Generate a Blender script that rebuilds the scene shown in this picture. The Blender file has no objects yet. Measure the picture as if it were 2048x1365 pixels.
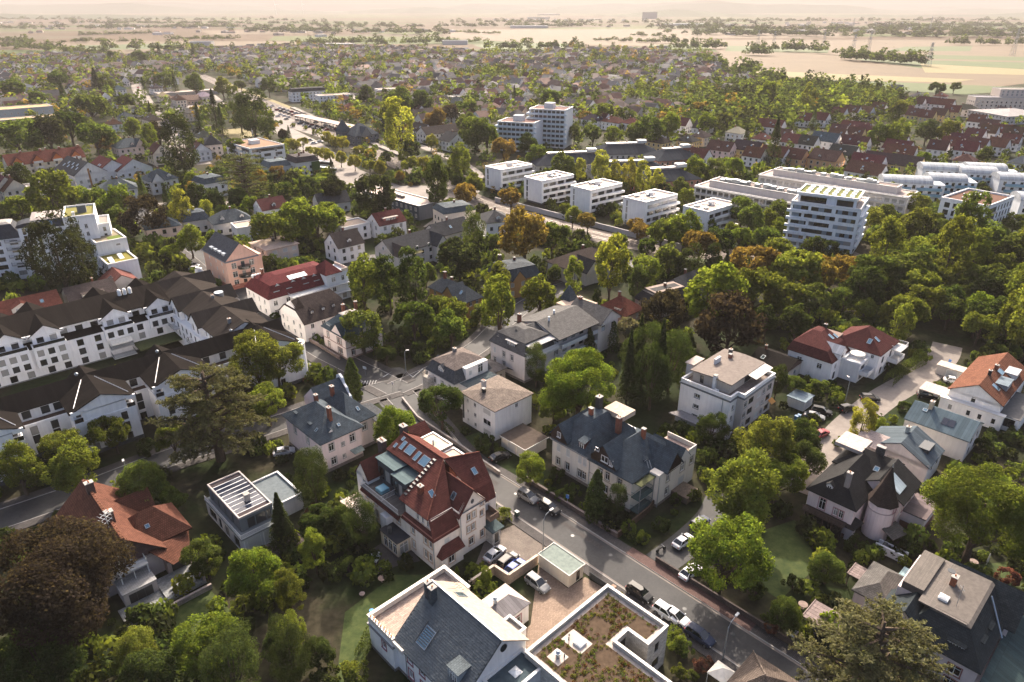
# Aerial view over a leafy residential town towards a hazy plain, late-afternoon sun ahead of the viewer.
import bpy, math, random, zlib
import numpy as np
from mathutils import Matrix, Vector
R = math.radians
sc = bpy.context.scene
COL = sc.collection

# ------------------------------------------------------------------ camera, sky, sun, exposure
CAM_H, FOC, HOR = 82.0, 1400.0, 14.0
PITCH = math.atan((682.5 - HOR) / FOC)
cam = bpy.data.cameras.new('camera'); camo = bpy.data.objects.new('camera', cam); COL.objects.link(camo)
camo.location = (0, 0, CAM_H); camo.rotation_euler = (R(90) - PITCH, 0, 0)
cam.sensor_width = 36; cam.lens = FOC / 2048 * 36; cam.clip_start = 1; cam.clip_end = 60000
sc.camera = camo
SUN_EL, SUN_AZ = 33.0, 5.0            # degrees; azimuth clockwise from +Y (the way the camera looks)
w = bpy.data.worlds.new('World'); sc.world = w; w.use_nodes = True
nt = w.node_tree; bg = nt.nodes['Background']
sky = nt.nodes.new('ShaderNodeTexSky'); sky.sky_type = 'NISHITA'; sky.sun_disc = False
sky.sun_elevation = R(SUN_EL); sky.sun_rotation = R(SUN_AZ); sky.altitude = 150
sky.air_density = 0.6; sky.dust_density = 8.0; sky.ozone_density = 0.5
nt.links.new(sky.outputs[0], bg.inputs[0]); bg.inputs[1].default_value = 0.15
sl = bpy.data.lights.new('sun', 'SUN'); so = bpy.data.objects.new('sun', sl); COL.objects.link(so)
sl.energy = 3.5; sl.angle = R(0.6); sl.color = (1.0, .86, .71)
d = Vector((math.sin(R(SUN_AZ)) * math.cos(R(SUN_EL)), math.cos(R(SUN_AZ)) * math.cos(R(SUN_EL)), math.sin(R(SUN_EL))))
so.rotation_euler = d.to_track_quat('Z', 'Y').to_euler()
so.location = (0, 0, 200)
sc.view_settings.view_transform = 'Standard'; sc.view_settings.look = 'None'
sc.view_settings.exposure = 1.5; sc.view_settings.gamma = 1.0
sc.render.engine = 'CYCLES'
sc.cycles.use_denoising = True
sc.cycles.max_bounces = 6; sc.cycles.diffuse_bounces = 3; sc.cycles.glossy_bounces = 2
sc.cycles.transmission_bounces = 3; sc.cycles.transparent_max_bounces = 6; sc.cycles.volume_bounces = 0
sc.cycles.caustics_reflective = False; sc.cycles.caustics_refractive = False
sc.cycles.sample_clamp_indirect = 6.0

# ------------------------------------------------------------------ survey: a point read off the picture, on the level z
_c, _s = math.cos(PITCH), math.sin(PITCH)
def G(px, py, z=0.0):
    x = (px - 1024) / FOC; y = (682.5 - py) / FOC
    dz = -_s + y * _c
    t = (z - CAM_H) / dz
    return (x * t, (_c + y * _s) * t)

# ------------------------------------------------------------------ materials
MATS = {}
def newmat(name):
    m = bpy.data.materials.new(name); m.use_nodes = True
    MATS[name] = m
    t = m.node_tree
    return m, t, t.nodes['Principled BSDF']
def N(t, kind, **kw):
    n = t.nodes.new(kind)
    for k, v in kw.items(): setattr(n, k, v)
    return n
def setin(n, **kw):
    for k, v in kw.items(): n.inputs[k.replace('_', ' ')].default_value = v
def noise(t, scale, detail=3, rough=.55, coord=None, dim='3D'):
    n = N(t, 'ShaderNodeTexNoise'); n.inputs['Scale'].default_value = scale
    n.inputs['Detail'].default_value = detail; n.inputs['Roughness'].default_value = rough
    if coord is not None: t.links.new(coord, n.inputs['Vector'])
    return n.outputs['Fac']
def rng(t, fac, a, b, c, d):
    m = N(t, 'ShaderNodeMapRange'); t.links.new(fac, m.inputs[0])
    for i, v in enumerate((a, b, c, d)): m.inputs[i + 1].default_value = v
    return m.outputs[0]
def mix(t, fac, a, b, mode='MIX'):
    m = N(t, 'ShaderNodeMix', data_type='RGBA', blend_type=mode)
    if isinstance(fac, (int, float)): m.inputs[0].default_value = fac
    else: t.links.new(fac, m.inputs[0])
    for i, v in ((6, a), (7, b)):
        if isinstance(v, tuple): m.inputs[i].default_value = (*v[:3], 1)
        else: t.links.new(v, m.inputs[i])
    return m.outputs[2]
def scaled(t, col, fac):
    m = N(t, 'ShaderNodeVectorMath', operation='SCALE'); t.links.new(col, m.inputs[0])
    if isinstance(fac, (int, float)): m.inputs['Scale'].default_value = fac
    else: t.links.new(fac, m.inputs['Scale'])
    return m.outputs[0]
def objcol(t): return N(t, 'ShaderNodeObjectInfo').outputs['Color']
def geo(t): return N(t, 'ShaderNodeNewGeometry').outputs['Position']
def uv(t): return N(t, 'ShaderNodeTexCoord').outputs['UV']
def bump(t, p, h, dist=.05, strength=.6):
    b = N(t, 'ShaderNodeBump'); b.inputs['Distance'].default_value = dist; b.inputs['Strength'].default_value = strength
    t.links.new(h, b.inputs['Height']); t.links.new(b.outputs[0], p.inputs['Normal'])
def brick(t, coord, bw, bh, mortar=.02, off=.5):
    n = N(t, 'ShaderNodeTexBrick'); n.offset = off
    t.links.new(coord, n.inputs['Vector'])
    n.inputs['Color1'].default_value = (1, 1, 1, 1); n.inputs['Color2'].default_value = (.72, .72, .72, 1); n.inputs['Mortar'].default_value = (.35, .35, .35, 1)
    n.inputs['Scale'].default_value = 1; n.inputs['Mortar Size'].default_value = mortar
    n.inputs['Brick Width'].default_value = bw; n.inputs['Row Height'].default_value = bh
    n.inputs['Mortar Smooth'].default_value = .3
    return n
def simple(name, col, rough=.7, metal=0., var=.15, scale=2., spec=.3, bumpd=0.):
    m, t, p = newmat(name); p.inputs['Roughness'].default_value = rough; p.inputs['Metallic'].default_value = metal
    p.inputs['Specular IOR Level'].default_value = spec
    f = noise(t, scale, 4, .6, geo(t))
    rgb = N(t, 'ShaderNodeRGB'); rgb.outputs[0].default_value = (*col, 1)
    t.links.new(scaled(t, rgb.outputs[0], rng(t, f, .25, .75, 1 - var, 1 + var)), p.inputs['Base Color'])
    if bumpd: bump(t, p, f, bumpd)
    return m
def tinted(name, rough, var, scale, spec=.3, pattern=None, bd=.03, streak=False, metal=0.):
    """colour comes from the object; a pattern in metres along the face gives joints and relief"""
    m, t, p = newmat(name); p.inputs['Roughness'].default_value = rough; p.inputs['Specular IOR Level'].default_value = spec
    p.inputs['Metallic'].default_value = metal
    c = objcol(t); g = geo(t)
    f = noise(t, scale, 5, .65, g)
    c = scaled(t, c, rng(t, f, .25, .75, 1 - var, 1 + var))
    if streak:                                    # rain streaks and soot, running down the face
        mp = N(t, 'ShaderNodeMapping'); t.links.new(uv(t), mp.inputs[0]); mp.inputs['Scale'].default_value = (1.6, .14, 1)
        c = scaled(t, c, rng(t, noise(t, 1.0, 4, .6, mp.outputs[0]), .35, .75, 1.02, .86))
    if pattern:
        b = brick(t, uv(t), *pattern)
        c = mix(t, 1.0, c, b.outputs['Color'], 'MULTIPLY')
        bump(t, p, b.outputs['Color'], bd, .8)
    else:
        bump(t, p, noise(t, 9., 3, .6, g), .015, .4)
    t.links.new(c, p.inputs['Base Color'])
    return m
tinted('plaster', .9, .06, .5, .05, streak=True)
tinted('tile', .9, .30, .9, .03, (.30, .36, .03, .5), .05)
tinted('slate', .75, .30, .8, .04, (.42, .30, .02, .5), .025)
tinted('seam_metal', .75, .14, .6, 0., (.55, 40., .012, 0.), .03)
tinted('gravel', .95, .25, 1.6, .03)
tinted('stone', .85, .22, 1.8, .2, (.6, .3, .015, .5), .02)
tinted('brickwork', .85, .2, 1.2, .2, (.26, .085, .012, .5), .01)
tinted('paint', .45, .03, .5, .4)
tinted('wood', .7, .25, 2., .2, (3.0, .14, .012, .3), .01)
simple('white_frame', (.72, .72, .70), .45, 0, .04)
simple('dark_frame', (.045, .05, .055), .45)
simple('shutter', (.48, .48, .46), .6, 0, .06)
simple('zinc', (.30, .33, .35), .4, .6, .12)
simple('rail_metal', (.30, .31, .32), .4, .5)
simple('pot', (.42, .16, .07), .8)
simple('bark', (.075, .055, .04), .95, 0, .35, 5., .1, .04)
simple('rubber', (.015, .015, .015), .8)
simple('rim', (.4, .4, .42), .3, .9)
simple('lamp_red', (.35, .01, .01), .3)
simple('lamp_white', (.75, .75, .72), .2)
simple('soil', (.065, .045, .03), .95, 0, .35, 1.5, .05, .05)
simple('solar', (.012, .016, .03), .12, 0, .1, 1., .6)
simple('sky_tint_glass', (.17, .27, .32), .1, .85, .05); simple('canvas', (.62, .58, .50), .85)  # skylight panes: the blue of the reflected sky is put into the base colour

def glassmat(name, blind):
    m, t, p = newmat(name)
    r = N(t, 'ShaderNodeObjectInfo').outputs['Random']
    a = rng(t, r, 0, 1, .010, .05)
    cc = N(t, 'ShaderNodeCombineColor'); 
    for i in range(3): t.links.new(a, cc.inputs[i])
    gt = N(t, 'ShaderNodeMath', operation='GREATER_THAN'); t.links.new(r, gt.inputs[0]); gt.inputs[1].default_value = 1 - blind
    # a net curtain behind some panes, hanging in the upper part
    t.links.new(mix(t, gt.outputs[0], cc.outputs[0], (.30, .29, .27)), p.inputs['Base Color'])
    p.inputs['Roughness'].default_value = .06; p.inputs['Specular IOR Level'].default_value = .8
    bump(t, p, noise(t, .7, 2, .5, geo(t)), .02, .12)
    return m
glassmat('glass', .22)
def car_paint():
    m, t, p = newmat('car_paint'); t.links.new(objcol(t), p.inputs['Base Color'])
    p.inputs['Roughness'].default_value = .42; p.inputs['Specular IOR Level'].default_value = .2; p.inputs['Coat Weight'].default_value = .08; p.inputs['Coat Roughness'].default_value = .06
car_paint()
simple('car_glass', (.012, .014, .016), .05, 0, .05, 1., .8)

def leafmat(name, trans=.45, tint=False):
    """foliage: the tree's own colour, varied from clump to clump, thin enough to glow against the sun"""
    m, t, p = newmat(name); t.nodes.remove(p)
    out = [n for n in t.nodes if n.type == 'OUTPUT_MATERIAL'][0]
    c = N(t, 'ShaderNodeAttribute', attribute_name='tint').outputs['Color'] if tint else objcol(t)
    tc = geo(t) if tint else N(t, 'ShaderNodeTexCoord').outputs['Object']
    at = N(t, 'ShaderNodeAttribute', attribute_name='tone')
    big = noise(t, .2 if tint else 5.0, 2, .5, tc)
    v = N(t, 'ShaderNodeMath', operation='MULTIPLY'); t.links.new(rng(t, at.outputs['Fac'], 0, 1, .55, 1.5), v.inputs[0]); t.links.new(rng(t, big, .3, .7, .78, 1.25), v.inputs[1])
    c1 = scaled(t, c, v.outputs[0])
    hs = N(t, 'ShaderNodeHueSaturation'); t.links.new(c1, hs.inputs['Color']); t.links.new(rng(t, big, .3, .7, .485, .515), hs.inputs['Hue'])
    df = N(t, 'ShaderNodeBsdfDiffuse'); t.links.new(scaled(t, hs.outputs[0], .62), df.inputs[0])
    tr = N(t, 'ShaderNodeBsdfTranslucent')
    yel = mix(t, 1.0, hs.outputs[0], (1.22, 1.2, .60), 'MULTIPLY')
    t.links.new(yel, tr.inputs[0])
    ms = N(t, 'ShaderNodeMixShader'); ms.inputs[0].default_value = trans
    t.links.new(df.outputs[0], ms.inputs[1]); t.links.new(tr.outputs[0], ms.inputs[2])
    t.links.new(ms.outputs[0], out.inputs['Surface'])
    return m
leafmat('leaf'); leafmat('needle', .3); leafmat('leaf_mass', .42, True)

# ------------------------------------------------------------------ mesh building
class MB:
    def __init__(s): s.v = []; s.f = []; s.m = []; s.k = 0
    def mat(s, k): s.k = k; return s
    def poly(s, *pts):
        n = len(s.v); s.v.extend(pts); s.f.append(tuple(range(n, n + len(pts)))); s.m.append(s.k); return s
    def box(s, x0, y0, z0, x1, y1, z1):
        n = len(s.v)
        s.v += [(x0, y0, z0), (x1, y0, z0), (x1, y1, z0), (x0, y1, z0), (x0, y0, z1), (x1, y0, z1), (x1, y1, z1), (x0, y1, z1)]
        s.f += [(n, n+3, n+2, n+1), (n+4, n+5, n+6, n+7), (n, n+1, n+5, n+4), (n+1, n+2, n+6, n+5), (n+2, n+3, n+7, n+6), (n+3, n, n+4, n+7)]
        s.m += [s.k] * 6; return s
    def prism(s, pts, z0, z1):
        n = len(s.v); c = len(pts)
        s.v += [(x, y, z0) for x, y in pts] + [(x, y, z1) for x, y in pts]
        s.f += [tuple(range(n + c - 1, n - 1, -1)), tuple(range(n + c, n + 2 * c))] + [(n+i, n+(i+1) % c, n+c+(i+1) % c, n+c+i) for i in range(c)]
        s.m += [s.k] * (c + 2); return s
    def cyl(s, x, y, z0, z1, r0, r1=None, n=10):
        r1 = r0 if r1 is None else r1; b = len(s.v)
        for z, r in ((z0, r0), (z1, r1)):
            s.v += [(x + r * math.cos(i * 2 * math.pi / n), y + r * math.sin(i * 2 * math.pi / n), z) for i in range(n)]
        s.f += [(b+i, b+(i+1) % n, b+n+(i+1) % n, b+n+i) for i in range(n)] + [tuple(range(b+n, b+2*n)), tuple(range(b+n-1, b-1, -1))]
        s.m += [s.k] * (n + 2); return s
    def tube(s, pts, r, n=6):
        b0 = len(s.v); pts = [Vector(p) for p in pts]
        rs = r if isinstance(r, (list, tuple)) else [r] * len(pts)
        for i, p in enumerate(pts):
            d = (pts[min(i+1, len(pts)-1)] - pts[max(i-1, 0)]).normalized()
            a = Vector((0, 0, 1)) if abs(d.z) < .9 else Vector((1, 0, 0))
            u = d.cross(a).normalized(); w_ = d.cross(u)
            for j in range(n):
                th = 2 * math.pi * j / n; q = p + (u * math.cos(th) + w_ * math.sin(th)) * rs[i]; s.v.append(tuple(q))
        for i in range(len(pts) - 1):
            for j in range(n):
                a = b0 + i*n; s.f.append((a+j, a+(j+1) % n, a+n+(j+1) % n, a+n+j)); s.m.append(s.k)
        s.f += [tuple(b0+j for j in range(n)), tuple(b0+(len(pts)-1)*n+j for j in range(n))]; s.m += [s.k]*2
        return s
    def slab(s, faces, t):
        """top faces given as point lists; adds an underside t lower and the edge between"""
        cnt = {}
        for f in faces:
            f = [tuple(round(c, 4) for c in p) for p in f]
            s.poly(*f); s.poly(*[(p[0], p[1], p[2] - t) for p in reversed(f)])
            for i in range(len(f)):
                a, b = f[i], f[(i+1) % len(f)]
                if a == b: continue
                k = (min(a, b), max(a, b)); cnt[k] = cnt.get(k, 0) + 1
        for (a, b), c in cnt.items():
            if c == 1: s.poly(a, b, (b[0], b[1], b[2]-t), (a[0], a[1], a[2]-t))
        return s
    def mesh(s, name, mats):
        me = bpy.data.meshes.new(name); me.from_pydata(s.v, [], s.f)
        for mm in mats: me.materials.append(MATS[mm])
        if len(mats) > 1: me.polygons.foreach_set('material_index', s.m)
        V = s.v; out = []
        for f in s.f:
            a, b, c = V[f[0]], V[f[1]], V[f[2]]
            ux, uy, uz = b[0]-a[0], b[1]-a[1], b[2]-a[2]; wx, wy, wz = c[0]-a[0], c[1]-a[1], c[2]-a[2]
            nx, ny, nz = uy*wz-uz*wy, uz*wx-ux*wz, ux*wy-uy*wx
            L = math.hypot(nx, ny)
            if L < 1e-3 * (abs(nz) + 1e-9):
                for i in f: out += V[i][:2]
            else:
                tx, ty = -ny/L, nx/L; k = math.sqrt(L*L + nz*nz); q = -nz/k; sx, sy, sz = q*nx/L, q*ny/L, L/k
                for i in f:
                    v = V[i]; out += (v[0]*tx + v[1]*ty, v[0]*sx + v[1]*sy + v[2]*sz)
        out = np.array(out)
        l = me.uv_layers.new(name='m'); l.data.foreach_set('uv', out.astype(np.float32).ravel())
        return me
    def build(s, name, mats, parent=None, loc=(0, 0, 0), rz=0., col=None):
        if isinstance(mats, str): mats = [mats]
        return link(name, s.mesh(name, mats), parent, loc, rz, col)
def link(name, me, parent=None, loc=(0, 0, 0), rz=0., col=None):
    o = bpy.data.objects.new(name, me); COL.objects.link(o); o.parent = parent
    o.location = loc; o.rotation_euler = (0, 0, rz)
    if col is not None: o.color = (*col, 1)
    return o
def tag(o, label=None, cat=None, group=None, kind=None):
    for k, v in (('label', label), ('category', cat), ('group', group), ('kind', kind)):
        if v: o[k] = v
    return o
def empty(name, loc, rz=0.):
    o = bpy.data.objects.new(name, None); COL.objects.link(o); o.location = loc; o.rotation_euler = (0, 0, rz); o.empty_display_size = .5
    return o
# ------------------------------------------------------------------ houses
_wm = {}
def win_mesh(style, w, h, single):
    k = (style, round(w, 2), round(h, 2), single)
    if k in _wm: return _wm[k]
    b = MB(); W = w / 2; dark = style in 'dD'
    if style in 'sS':                                     # stone surround and sill
        b.mat(0); t = .16
        b.box(-W - t, -.05, -.02, -W, .02, h + t); b.box(W, -.05, -.02, W + t, .02, h + t)
        b.box(-W, -.05, h, W, .02, h + t); b.box(-W - t - .04, -.12, -.14, W + t + .04, .02, -.02)
    elif style in 'wp':
        b.mat(0).box(-W - .05, -.09, -.07, W + .05, .05, 0)
    b.mat(1); fr = .07 if not dark else .05
    b.box(-W, .08, 0, -W + fr, .16, h); b.box(W - fr, .08, 0, W, .16, h)
    b.box(-W + fr, .08, 0, W - fr, .16, fr); b.box(-W + fr, .08, h - fr, W - fr, .16, h)
    if style in 'swS':
        b.box(-.035, .085, fr, .035, .155, h - fr)
        if h > 1.3: b.box(-W + fr, .087, h * .70, -.035, .153, h * .70 + .06); b.box(.035, .087, h * .70, W - fr, .153, h * .70 + .06)
    elif style in 'd' and w > 1.5:
        n = int(w / 1.1)
        for i in range(1, n): x = -W + w * i / n; b.box(x - .03, .085, fr, x + .03, .155, h - fr)
    if style in 'b':
        b.mat(1)
    pan = MB()
    tgt = b.mat(2) if single else pan
    if style == 'b':
        n = max(3, int(h / .16))
        for i in range(n):
            z = fr + (h - 2 * fr) * i / n; tgt.box(-W + fr, .09 + .0, z + .012, W - fr, .125, z + (h - 2 * fr) / n)
    else: tgt.box(-W + fr, .115, fr, W - fr, .125, h - fr)
    mats = ['paint', 'dark_frame' if dark else 'white_frame'] + (['shutter' if style == 'b' else 'glass'] if single else [])
    r = (b.mesh('window', mats), None if single else pan.mesh('pane', ['shutter' if style == 'b' else 'glass']))
    _wm[k] = r
    return r
_sk = {}
def rowf(xs, z, w, h, st='w'): return [(x, z, w, h, st) for x in xs]
def spread(a, b, n): return [a + (b - a) * (i + .5) / n for i in range(n)]
ALLH = []
class House:
    def __init__(s, name, label, cat, A, ang=44., wall=(.6, .58, .54), roofc=(.1, .1, .1), roofm='slate', trim=None, near=True, group=None, short=None, sha=0):
        s.e = empty(name, (A[0], A[1], 0), R(ang)); tag(s.e, label, cat, group); s.A = A; s.ang = ang
        s.wallc = wall; s.roofc = roofc; s.roofm = roofm; s.trim = trim or tuple(c * .8 for c in wall); s.near = near
        s.rnd = random.Random(zlib.crc32(label.encode())); s.short = short; s.bb = []; s.tops = {}
        ALLH.append(s)
    # face frames: p along the face, d inward from it, z up
    def fr(s, face, x0, y0, x1, y1):
        if face == 'R': return lambda p, d, z: (x0 + p, y0 + d, z)
        if face == 'L': return lambda p, d, z: (x0 + d, y0 + p, z)
        if face == 'F': return lambda p, d, z: (x1 - d, y0 + p, z)
        return lambda p, d, z: (x0 + p, y1 - d, z)
    ROT = {'R': 0., 'L': R(-90), 'F': R(90), 'B': R(180)}
    def window(s, pos, face, w, h, st, parent=None):
        fm, pm = win_mesh(st, w, h, not s.near)
        o = link('window', fm, parent or s.e, pos, s.ROT[face], s.trim)
        if pm: link('pane', pm, o)
        return o
    def block(s, x0, y0, x1, y1, z0, z1, ops={}, col=None, mat='plaster', name='wall', faces='RLFB', base=None):
        b = MB(); s.bb.append((x0, y0, x1, y1)); s.tops[(x0, y0, x1, y1)] = z1
        for face in faces:
            f = s.fr(face, x0, y0, x1, y1); Ln = (x1 - x0) if face in 'RB' else (y1 - y0)
            op = [o for o in ops.get(face, []) if o[0] - o[2] / 2 > .02 and o[0] + o[2] / 2 < Ln - .02]
            us = sorted({0., Ln} | {round(o[0] - o[2]/2, 3) for o in op} | {round(o[0] + o[2]/2, 3) for o in op})
            zs = sorted({z0, z1} | {round(o[1], 3) for o in op} | {round(o[1] + o[3], 3) for o in op})
            rects = [(o[0] - o[2]/2, o[0] + o[2]/2, o[1], o[1] + o[3]) for o in op]
            for j in range(len(zs) - 1):
                zc = (zs[j] + zs[j+1]) / 2; run = None
                for i in range(len(us) - 1):
                    uc = (us[i] + us[i+1]) / 2
                    hole = any(a < uc < b_ and c < zc < d_ for a, b_, c, d_ in rects)
                    if not hole and run is None: run = us[i]
                    if hole and run is not None: b.poly(f(run, 0, zs[j]), f(us[i], 0, zs[j]), f(us[i], 0, zs[j+1]), f(run, 0, zs[j+1])); run = None
                if run is not None: b.poly(f(run, 0, zs[j]), f(Ln, 0, zs[j]), f(Ln, 0, zs[j+1]), f(run, 0, zs[j+1]))
            for a, b_, c, d_ in rects:
                q = .17
                b.poly(f(a, 0, c), f(b_, 0, c), f(b_, q, c), f(a, q, c)); b.poly(f(a, 0, d_), f(b_, 0, d_), f(b_, q, d_), f(a, q, d_))
                b.poly(f(a, 0, c), f(a, q, c), f(a, q, d_), f(a, 0, d_)); b.poly(f(b_, 0, c), f(b_, q, c), f(b_, q, d_), f(b_, 0, d_))
            for o in op: s.window(f(o[0], 0, o[1]), face, o[2], o[3], o[4] if len(o) > 4 else 'w')
        b.poly((x0, y0, z1 - .01), (x1, y0, z1 - .01), (x1, y1, z1 - .01), (x0, y1, z1 - .01))
        o = b.build(name, mat, s.e, col=col or s.wallc)
        if base:
            h, c = base; m = MB(); t = .05
            m.prism([(x0 - t, y0 - t), (x1 + t, y0 - t), (x1 + t, y1 + t), (x0 - t, y1 + t)], z0 - .02, z0 + h)
            m.build('plinth', 'stone', s.e, col=c)
        return o
    def band(s, x0, y0, x1, y1, z, h=.25, t=.12, col=None, name='cornice', mat='paint'):
        b = MB()
        b.box(x0 - t, y0 - t, z, x1 + t, y0, z + h).box(x0 - t, y1, z, x1 + t, y1 + t, z + h).box(x0 - t, y0, z, x0, y1, z + h).box(x1, y0, z, x1 + t, y1, z + h)
        return b.build(name, mat, s.e, col=col or s.trim)
    def rings(s, rs, gab='', t=.2, col=None, mat=None, name='roof', wallx=None, gcol=None, gmat='plaster', gops=None):
        """a roof as a stack of rectangles (x0, x1, y0, y1, z); gab: ends left open as gables ('x', 'y', or one end 'x0', 'x1', 'y0', 'y1')"""
        g = {'x': ('x0', 'x1'), 'y': ('y0', 'y1')}.get(gab, (gab,) if gab else ())
        if gab and ',' in gab: g = tuple(gab.split(','))
        fs = []
        for a, b in zip(rs, rs[1:]):
            A = [(a[0], a[2], a[4]), (a[1], a[2], a[4]), (a[1], a[3], a[4]), (a[0], a[3], a[4])]
            B = [(b[0], b[2], b[4]), (b[1], b[2], b[4]), (b[1], b[3], b[4]), (b[0], b[3], b[4])]
            for i, sd in enumerate(('y0', 'x1', 'y1', 'x0')):
                if sd in g: continue
                q = [A[i], A[(i+1) % 4], B[(i+1) % 4], B[i]]
                q = [p for k, p in enumerate(q) if k == 0 or math.dist(p, q[k-1]) > 1e-3]
                if len(q) > 2 and math.dist(q[0], q[-1]) < 1e-3: q.pop()
                if len(q) > 2: fs.append(q)
        l = rs[-1]
        if l[1] - l[0] > .05 and l[3] - l[2] > .05: fs.append([(l[0], l[2], l[4]), (l[1], l[2], l[4]), (l[1], l[3], l[4]), (l[0], l[3], l[4])])
        o = MB().slab(fs, t).build(name, mat or s.roofm, s.e, col=col or s.roofc)
        if g and wallx is not None:                       # gable walls under the open ends, set back by the overhang
            for sd in g:
                pl = []
                for r in rs: pl.append((r[2] if sd[0] == 'x' else r[0], r[4] - t - .02))
                for r in reversed(rs): pl.append((r[3] if sd[0] == 'x' else r[1], r[4] - t - .02))
                lo, hi = (wallx[2], wallx[3]) if sd[0] == 'x' else (wallx[0], wallx[1])
                pos = {'x0': wallx[0], 'x1': wallx[1], 'y0': wallx[2], 'y1': wallx[3]}[sd]
                pl2 = []; n = len(pl)
                for i in range(n):                        # clip to the wall's width
                    a_, b_ = pl[i], pl[(i+1) % n]
                    pts = [a_, b_]
                    for lim in (lo, hi):
                        if (a_[0] - lim) * (b_[0] - lim) < 0:
                            tt = (lim - a_[0]) / (b_[0] - a_[0]); pts.append((lim, a_[1] + (b_[1] - a_[1]) * tt))
                    pts.sort(key=lambda p: (p[0] - a_[0]) ** 2 + (p[1] - a_[1]) ** 2)
                    for p in pts:
                        if lo - 1e-6 <= p[0] <= hi + 1e-6 and (not pl2 or math.dist(pl2[-1], p) > 1e-4): pl2.append(p)
                if len(pl2) > 2:
                    zb = min(p[1] for p in pl2) - .3
                    lft = [p for p in pl2]; lft = [(lo, zb)] + [p for p in lft] + [(hi, zb)]
                    m = MB()
                    for th in (0, .25):
                        off = th if sd[1] == '0' else -th
                        m.poly(*[((pos + off, p[0], p[1]) if sd[0] == 'x' else (p[0], pos + off, p[1])) for p in lft])
                    m.build('gable', gmat, s.e, col=gcol or s.wallc)
        return o
    def gable(s, x0, y0, x1, y1, ze, zr, axis='x', oe=.4, og=.25, t=.2, **kw):
        if axis == 'x':
            ym = kw.pop('mid', (y0 + y1) / 2); k = (zr - ze) / (ym - y0); zz = ze - oe * k
            k2 = (y1 - ym); oe2 = oe
            rs = [(x0 - og, x1 + og, y0 - oe, y1 + oe2, zz + t), (x0 - og, x1 + og, ym, ym, zr + t)]; g = 'x'
        else:
            xm = kw.pop('mid', (x0 + x1) / 2); k = (zr - ze) / (xm - x0); zz = ze - oe * k
            rs = [(x0 - oe, x1 + oe, y0 - og, y1 + og, zz + t), (xm, xm, y0 - og, y1 + og, zr + t)]; g = 'y'
        s.rings(rs, g if 'gab' not in kw else kw.pop('gab'), t, wallx=(x0, x1, y0, y1), **kw); s.rs = rs; return rs
    def hip(s, x0, y0, x1, y1, ze, zr, inset=None, oe=.45, t=.2, axis=None, top=0., **kw):
        w, h = x1 - x0, y1 - y0; axis = axis or ('x' if w >= h else 'y')
        if axis == 'x': i = h / 2 if inset is None else inset; l = (x0 + i, x1 - i, (y0 + y1) / 2 - top, (y0 + y1) / 2 + top, zr + t)
        else: i = w / 2 if inset is None else inset; l = ((x0 + x1) / 2 - top, (x0 + x1) / 2 + top, y0 + i, y1 - i, zr + t)
        k = (zr - ze) / (min(w, h) / 2)
        rs = [(x0 - oe, x1 + oe, y0 - oe, y1 + oe, ze - oe * k * .6 + t), l]
        s.rings(rs, '', t, **kw); s.rs = rs; return rs
    def mansard(s, x0, y0, x1, y1, ze, zm, zt, m=1.1, mt=None, oe=.35, t=.18, topm=None, topc=None, **kw):
        w, h = x1 - x0, y1 - y0; mt = mt if mt is not None else min(w, h) / 2 - 1.2
        rs = [(x0 - oe, x1 + oe, y0 - oe, y1 + oe, ze + t), (x0 + m, x1 - m, y0 + m, y1 - m, zm + t)]
        s.rings(rs, '', t, **kw)
        r2 = [(x0 + m - .15, x1 - m + .15, y0 + m - .15, y1 - m + .15, zm + t + .06), (x0 + mt, x1 - mt, y0 + mt, y1 - mt, zt + t)]
        s.rings(r2, '', t * .8, mat=topm, col=topc, name='roof_top'); s.rs = rs; s.rs2 = r2; return rs
    def flat(s, x0, y0, x1, y1, z, par=.45, pt=.28, deckm='gravel', deckc=(.22, .2, .18), copec=None, parc=None, name='roof'):
        z = max(z, s.tops.get((x0, y0, x1, y1), z))
        b = MB(); b.box(x0 + pt, y0 + pt, z - .1, x1 - pt, y1 - pt, z + .02); b.build(name, deckm, s.e, col=deckc)
        if par > 0:
            b = MB()
            for (a, c, d_, e_) in ((x0, y0, x1, y0 + pt), (x0, y1 - pt, x1, y1), (x0, y0 + pt, x0 + pt, y1 - pt), (x1 - pt, y0 + pt, x1, y1 - pt)): b.box(a, c, z - .3, d_, e_, z + par)
            b.build('parapet', 'plaster', s.e, col=parc or s.wallc)
            b = MB(); o = .05
            for (a, c, d_, e_) in ((x0 - o, y0 - o, x1 + o, y0 + pt + o), (x0 - o, y1 - pt - o, x1 + o, y1 + o), (x0 - o, y0 + pt + o, x0 + pt + o, y1 - pt - o), (x1 - pt - o, y0 + pt + o, x1 + o, y1 - pt - o)): b.box(a, c, z + par + .003, d_, e_, z + par + .07)
            b.build('coping', 'paint', s.e, col=copec or (.55, .54, .52))
    def slope(s, face, rs, i=0):
        a, b = rs[i], rs[i+1]
        if face == 'R': e = lambda p, q: (a[0] + p, a[2] + (b[2]-a[2])*q, a[4] + (b[4]-a[4])*q); n = Vector((0, b[2]-a[2], b[4]-a[4]))
        elif face == 'B': e = lambda p, q: (a[0] + p, a[3] + (b[3]-a[3])*q, a[4] + (b[4]-a[4])*q); n = Vector((0, b[3]-a[3], b[4]-a[4]))
        elif face == 'L': e = lambda p, q: (a[0] + (b[0]-a[0])*q, a[2] + p, a[4] + (b[4]-a[4])*q); n = Vector((b[0]-a[0], 0, b[4]-a[4]))
        else: e = lambda p, q: (a[1] + (b[1]-a[1])*q, a[2] + p, a[4] + (b[4]-a[4])*q); n = Vector((b[1]-a[1], 0, b[4]-a[4]))
        return e, n.normalized()
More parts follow.
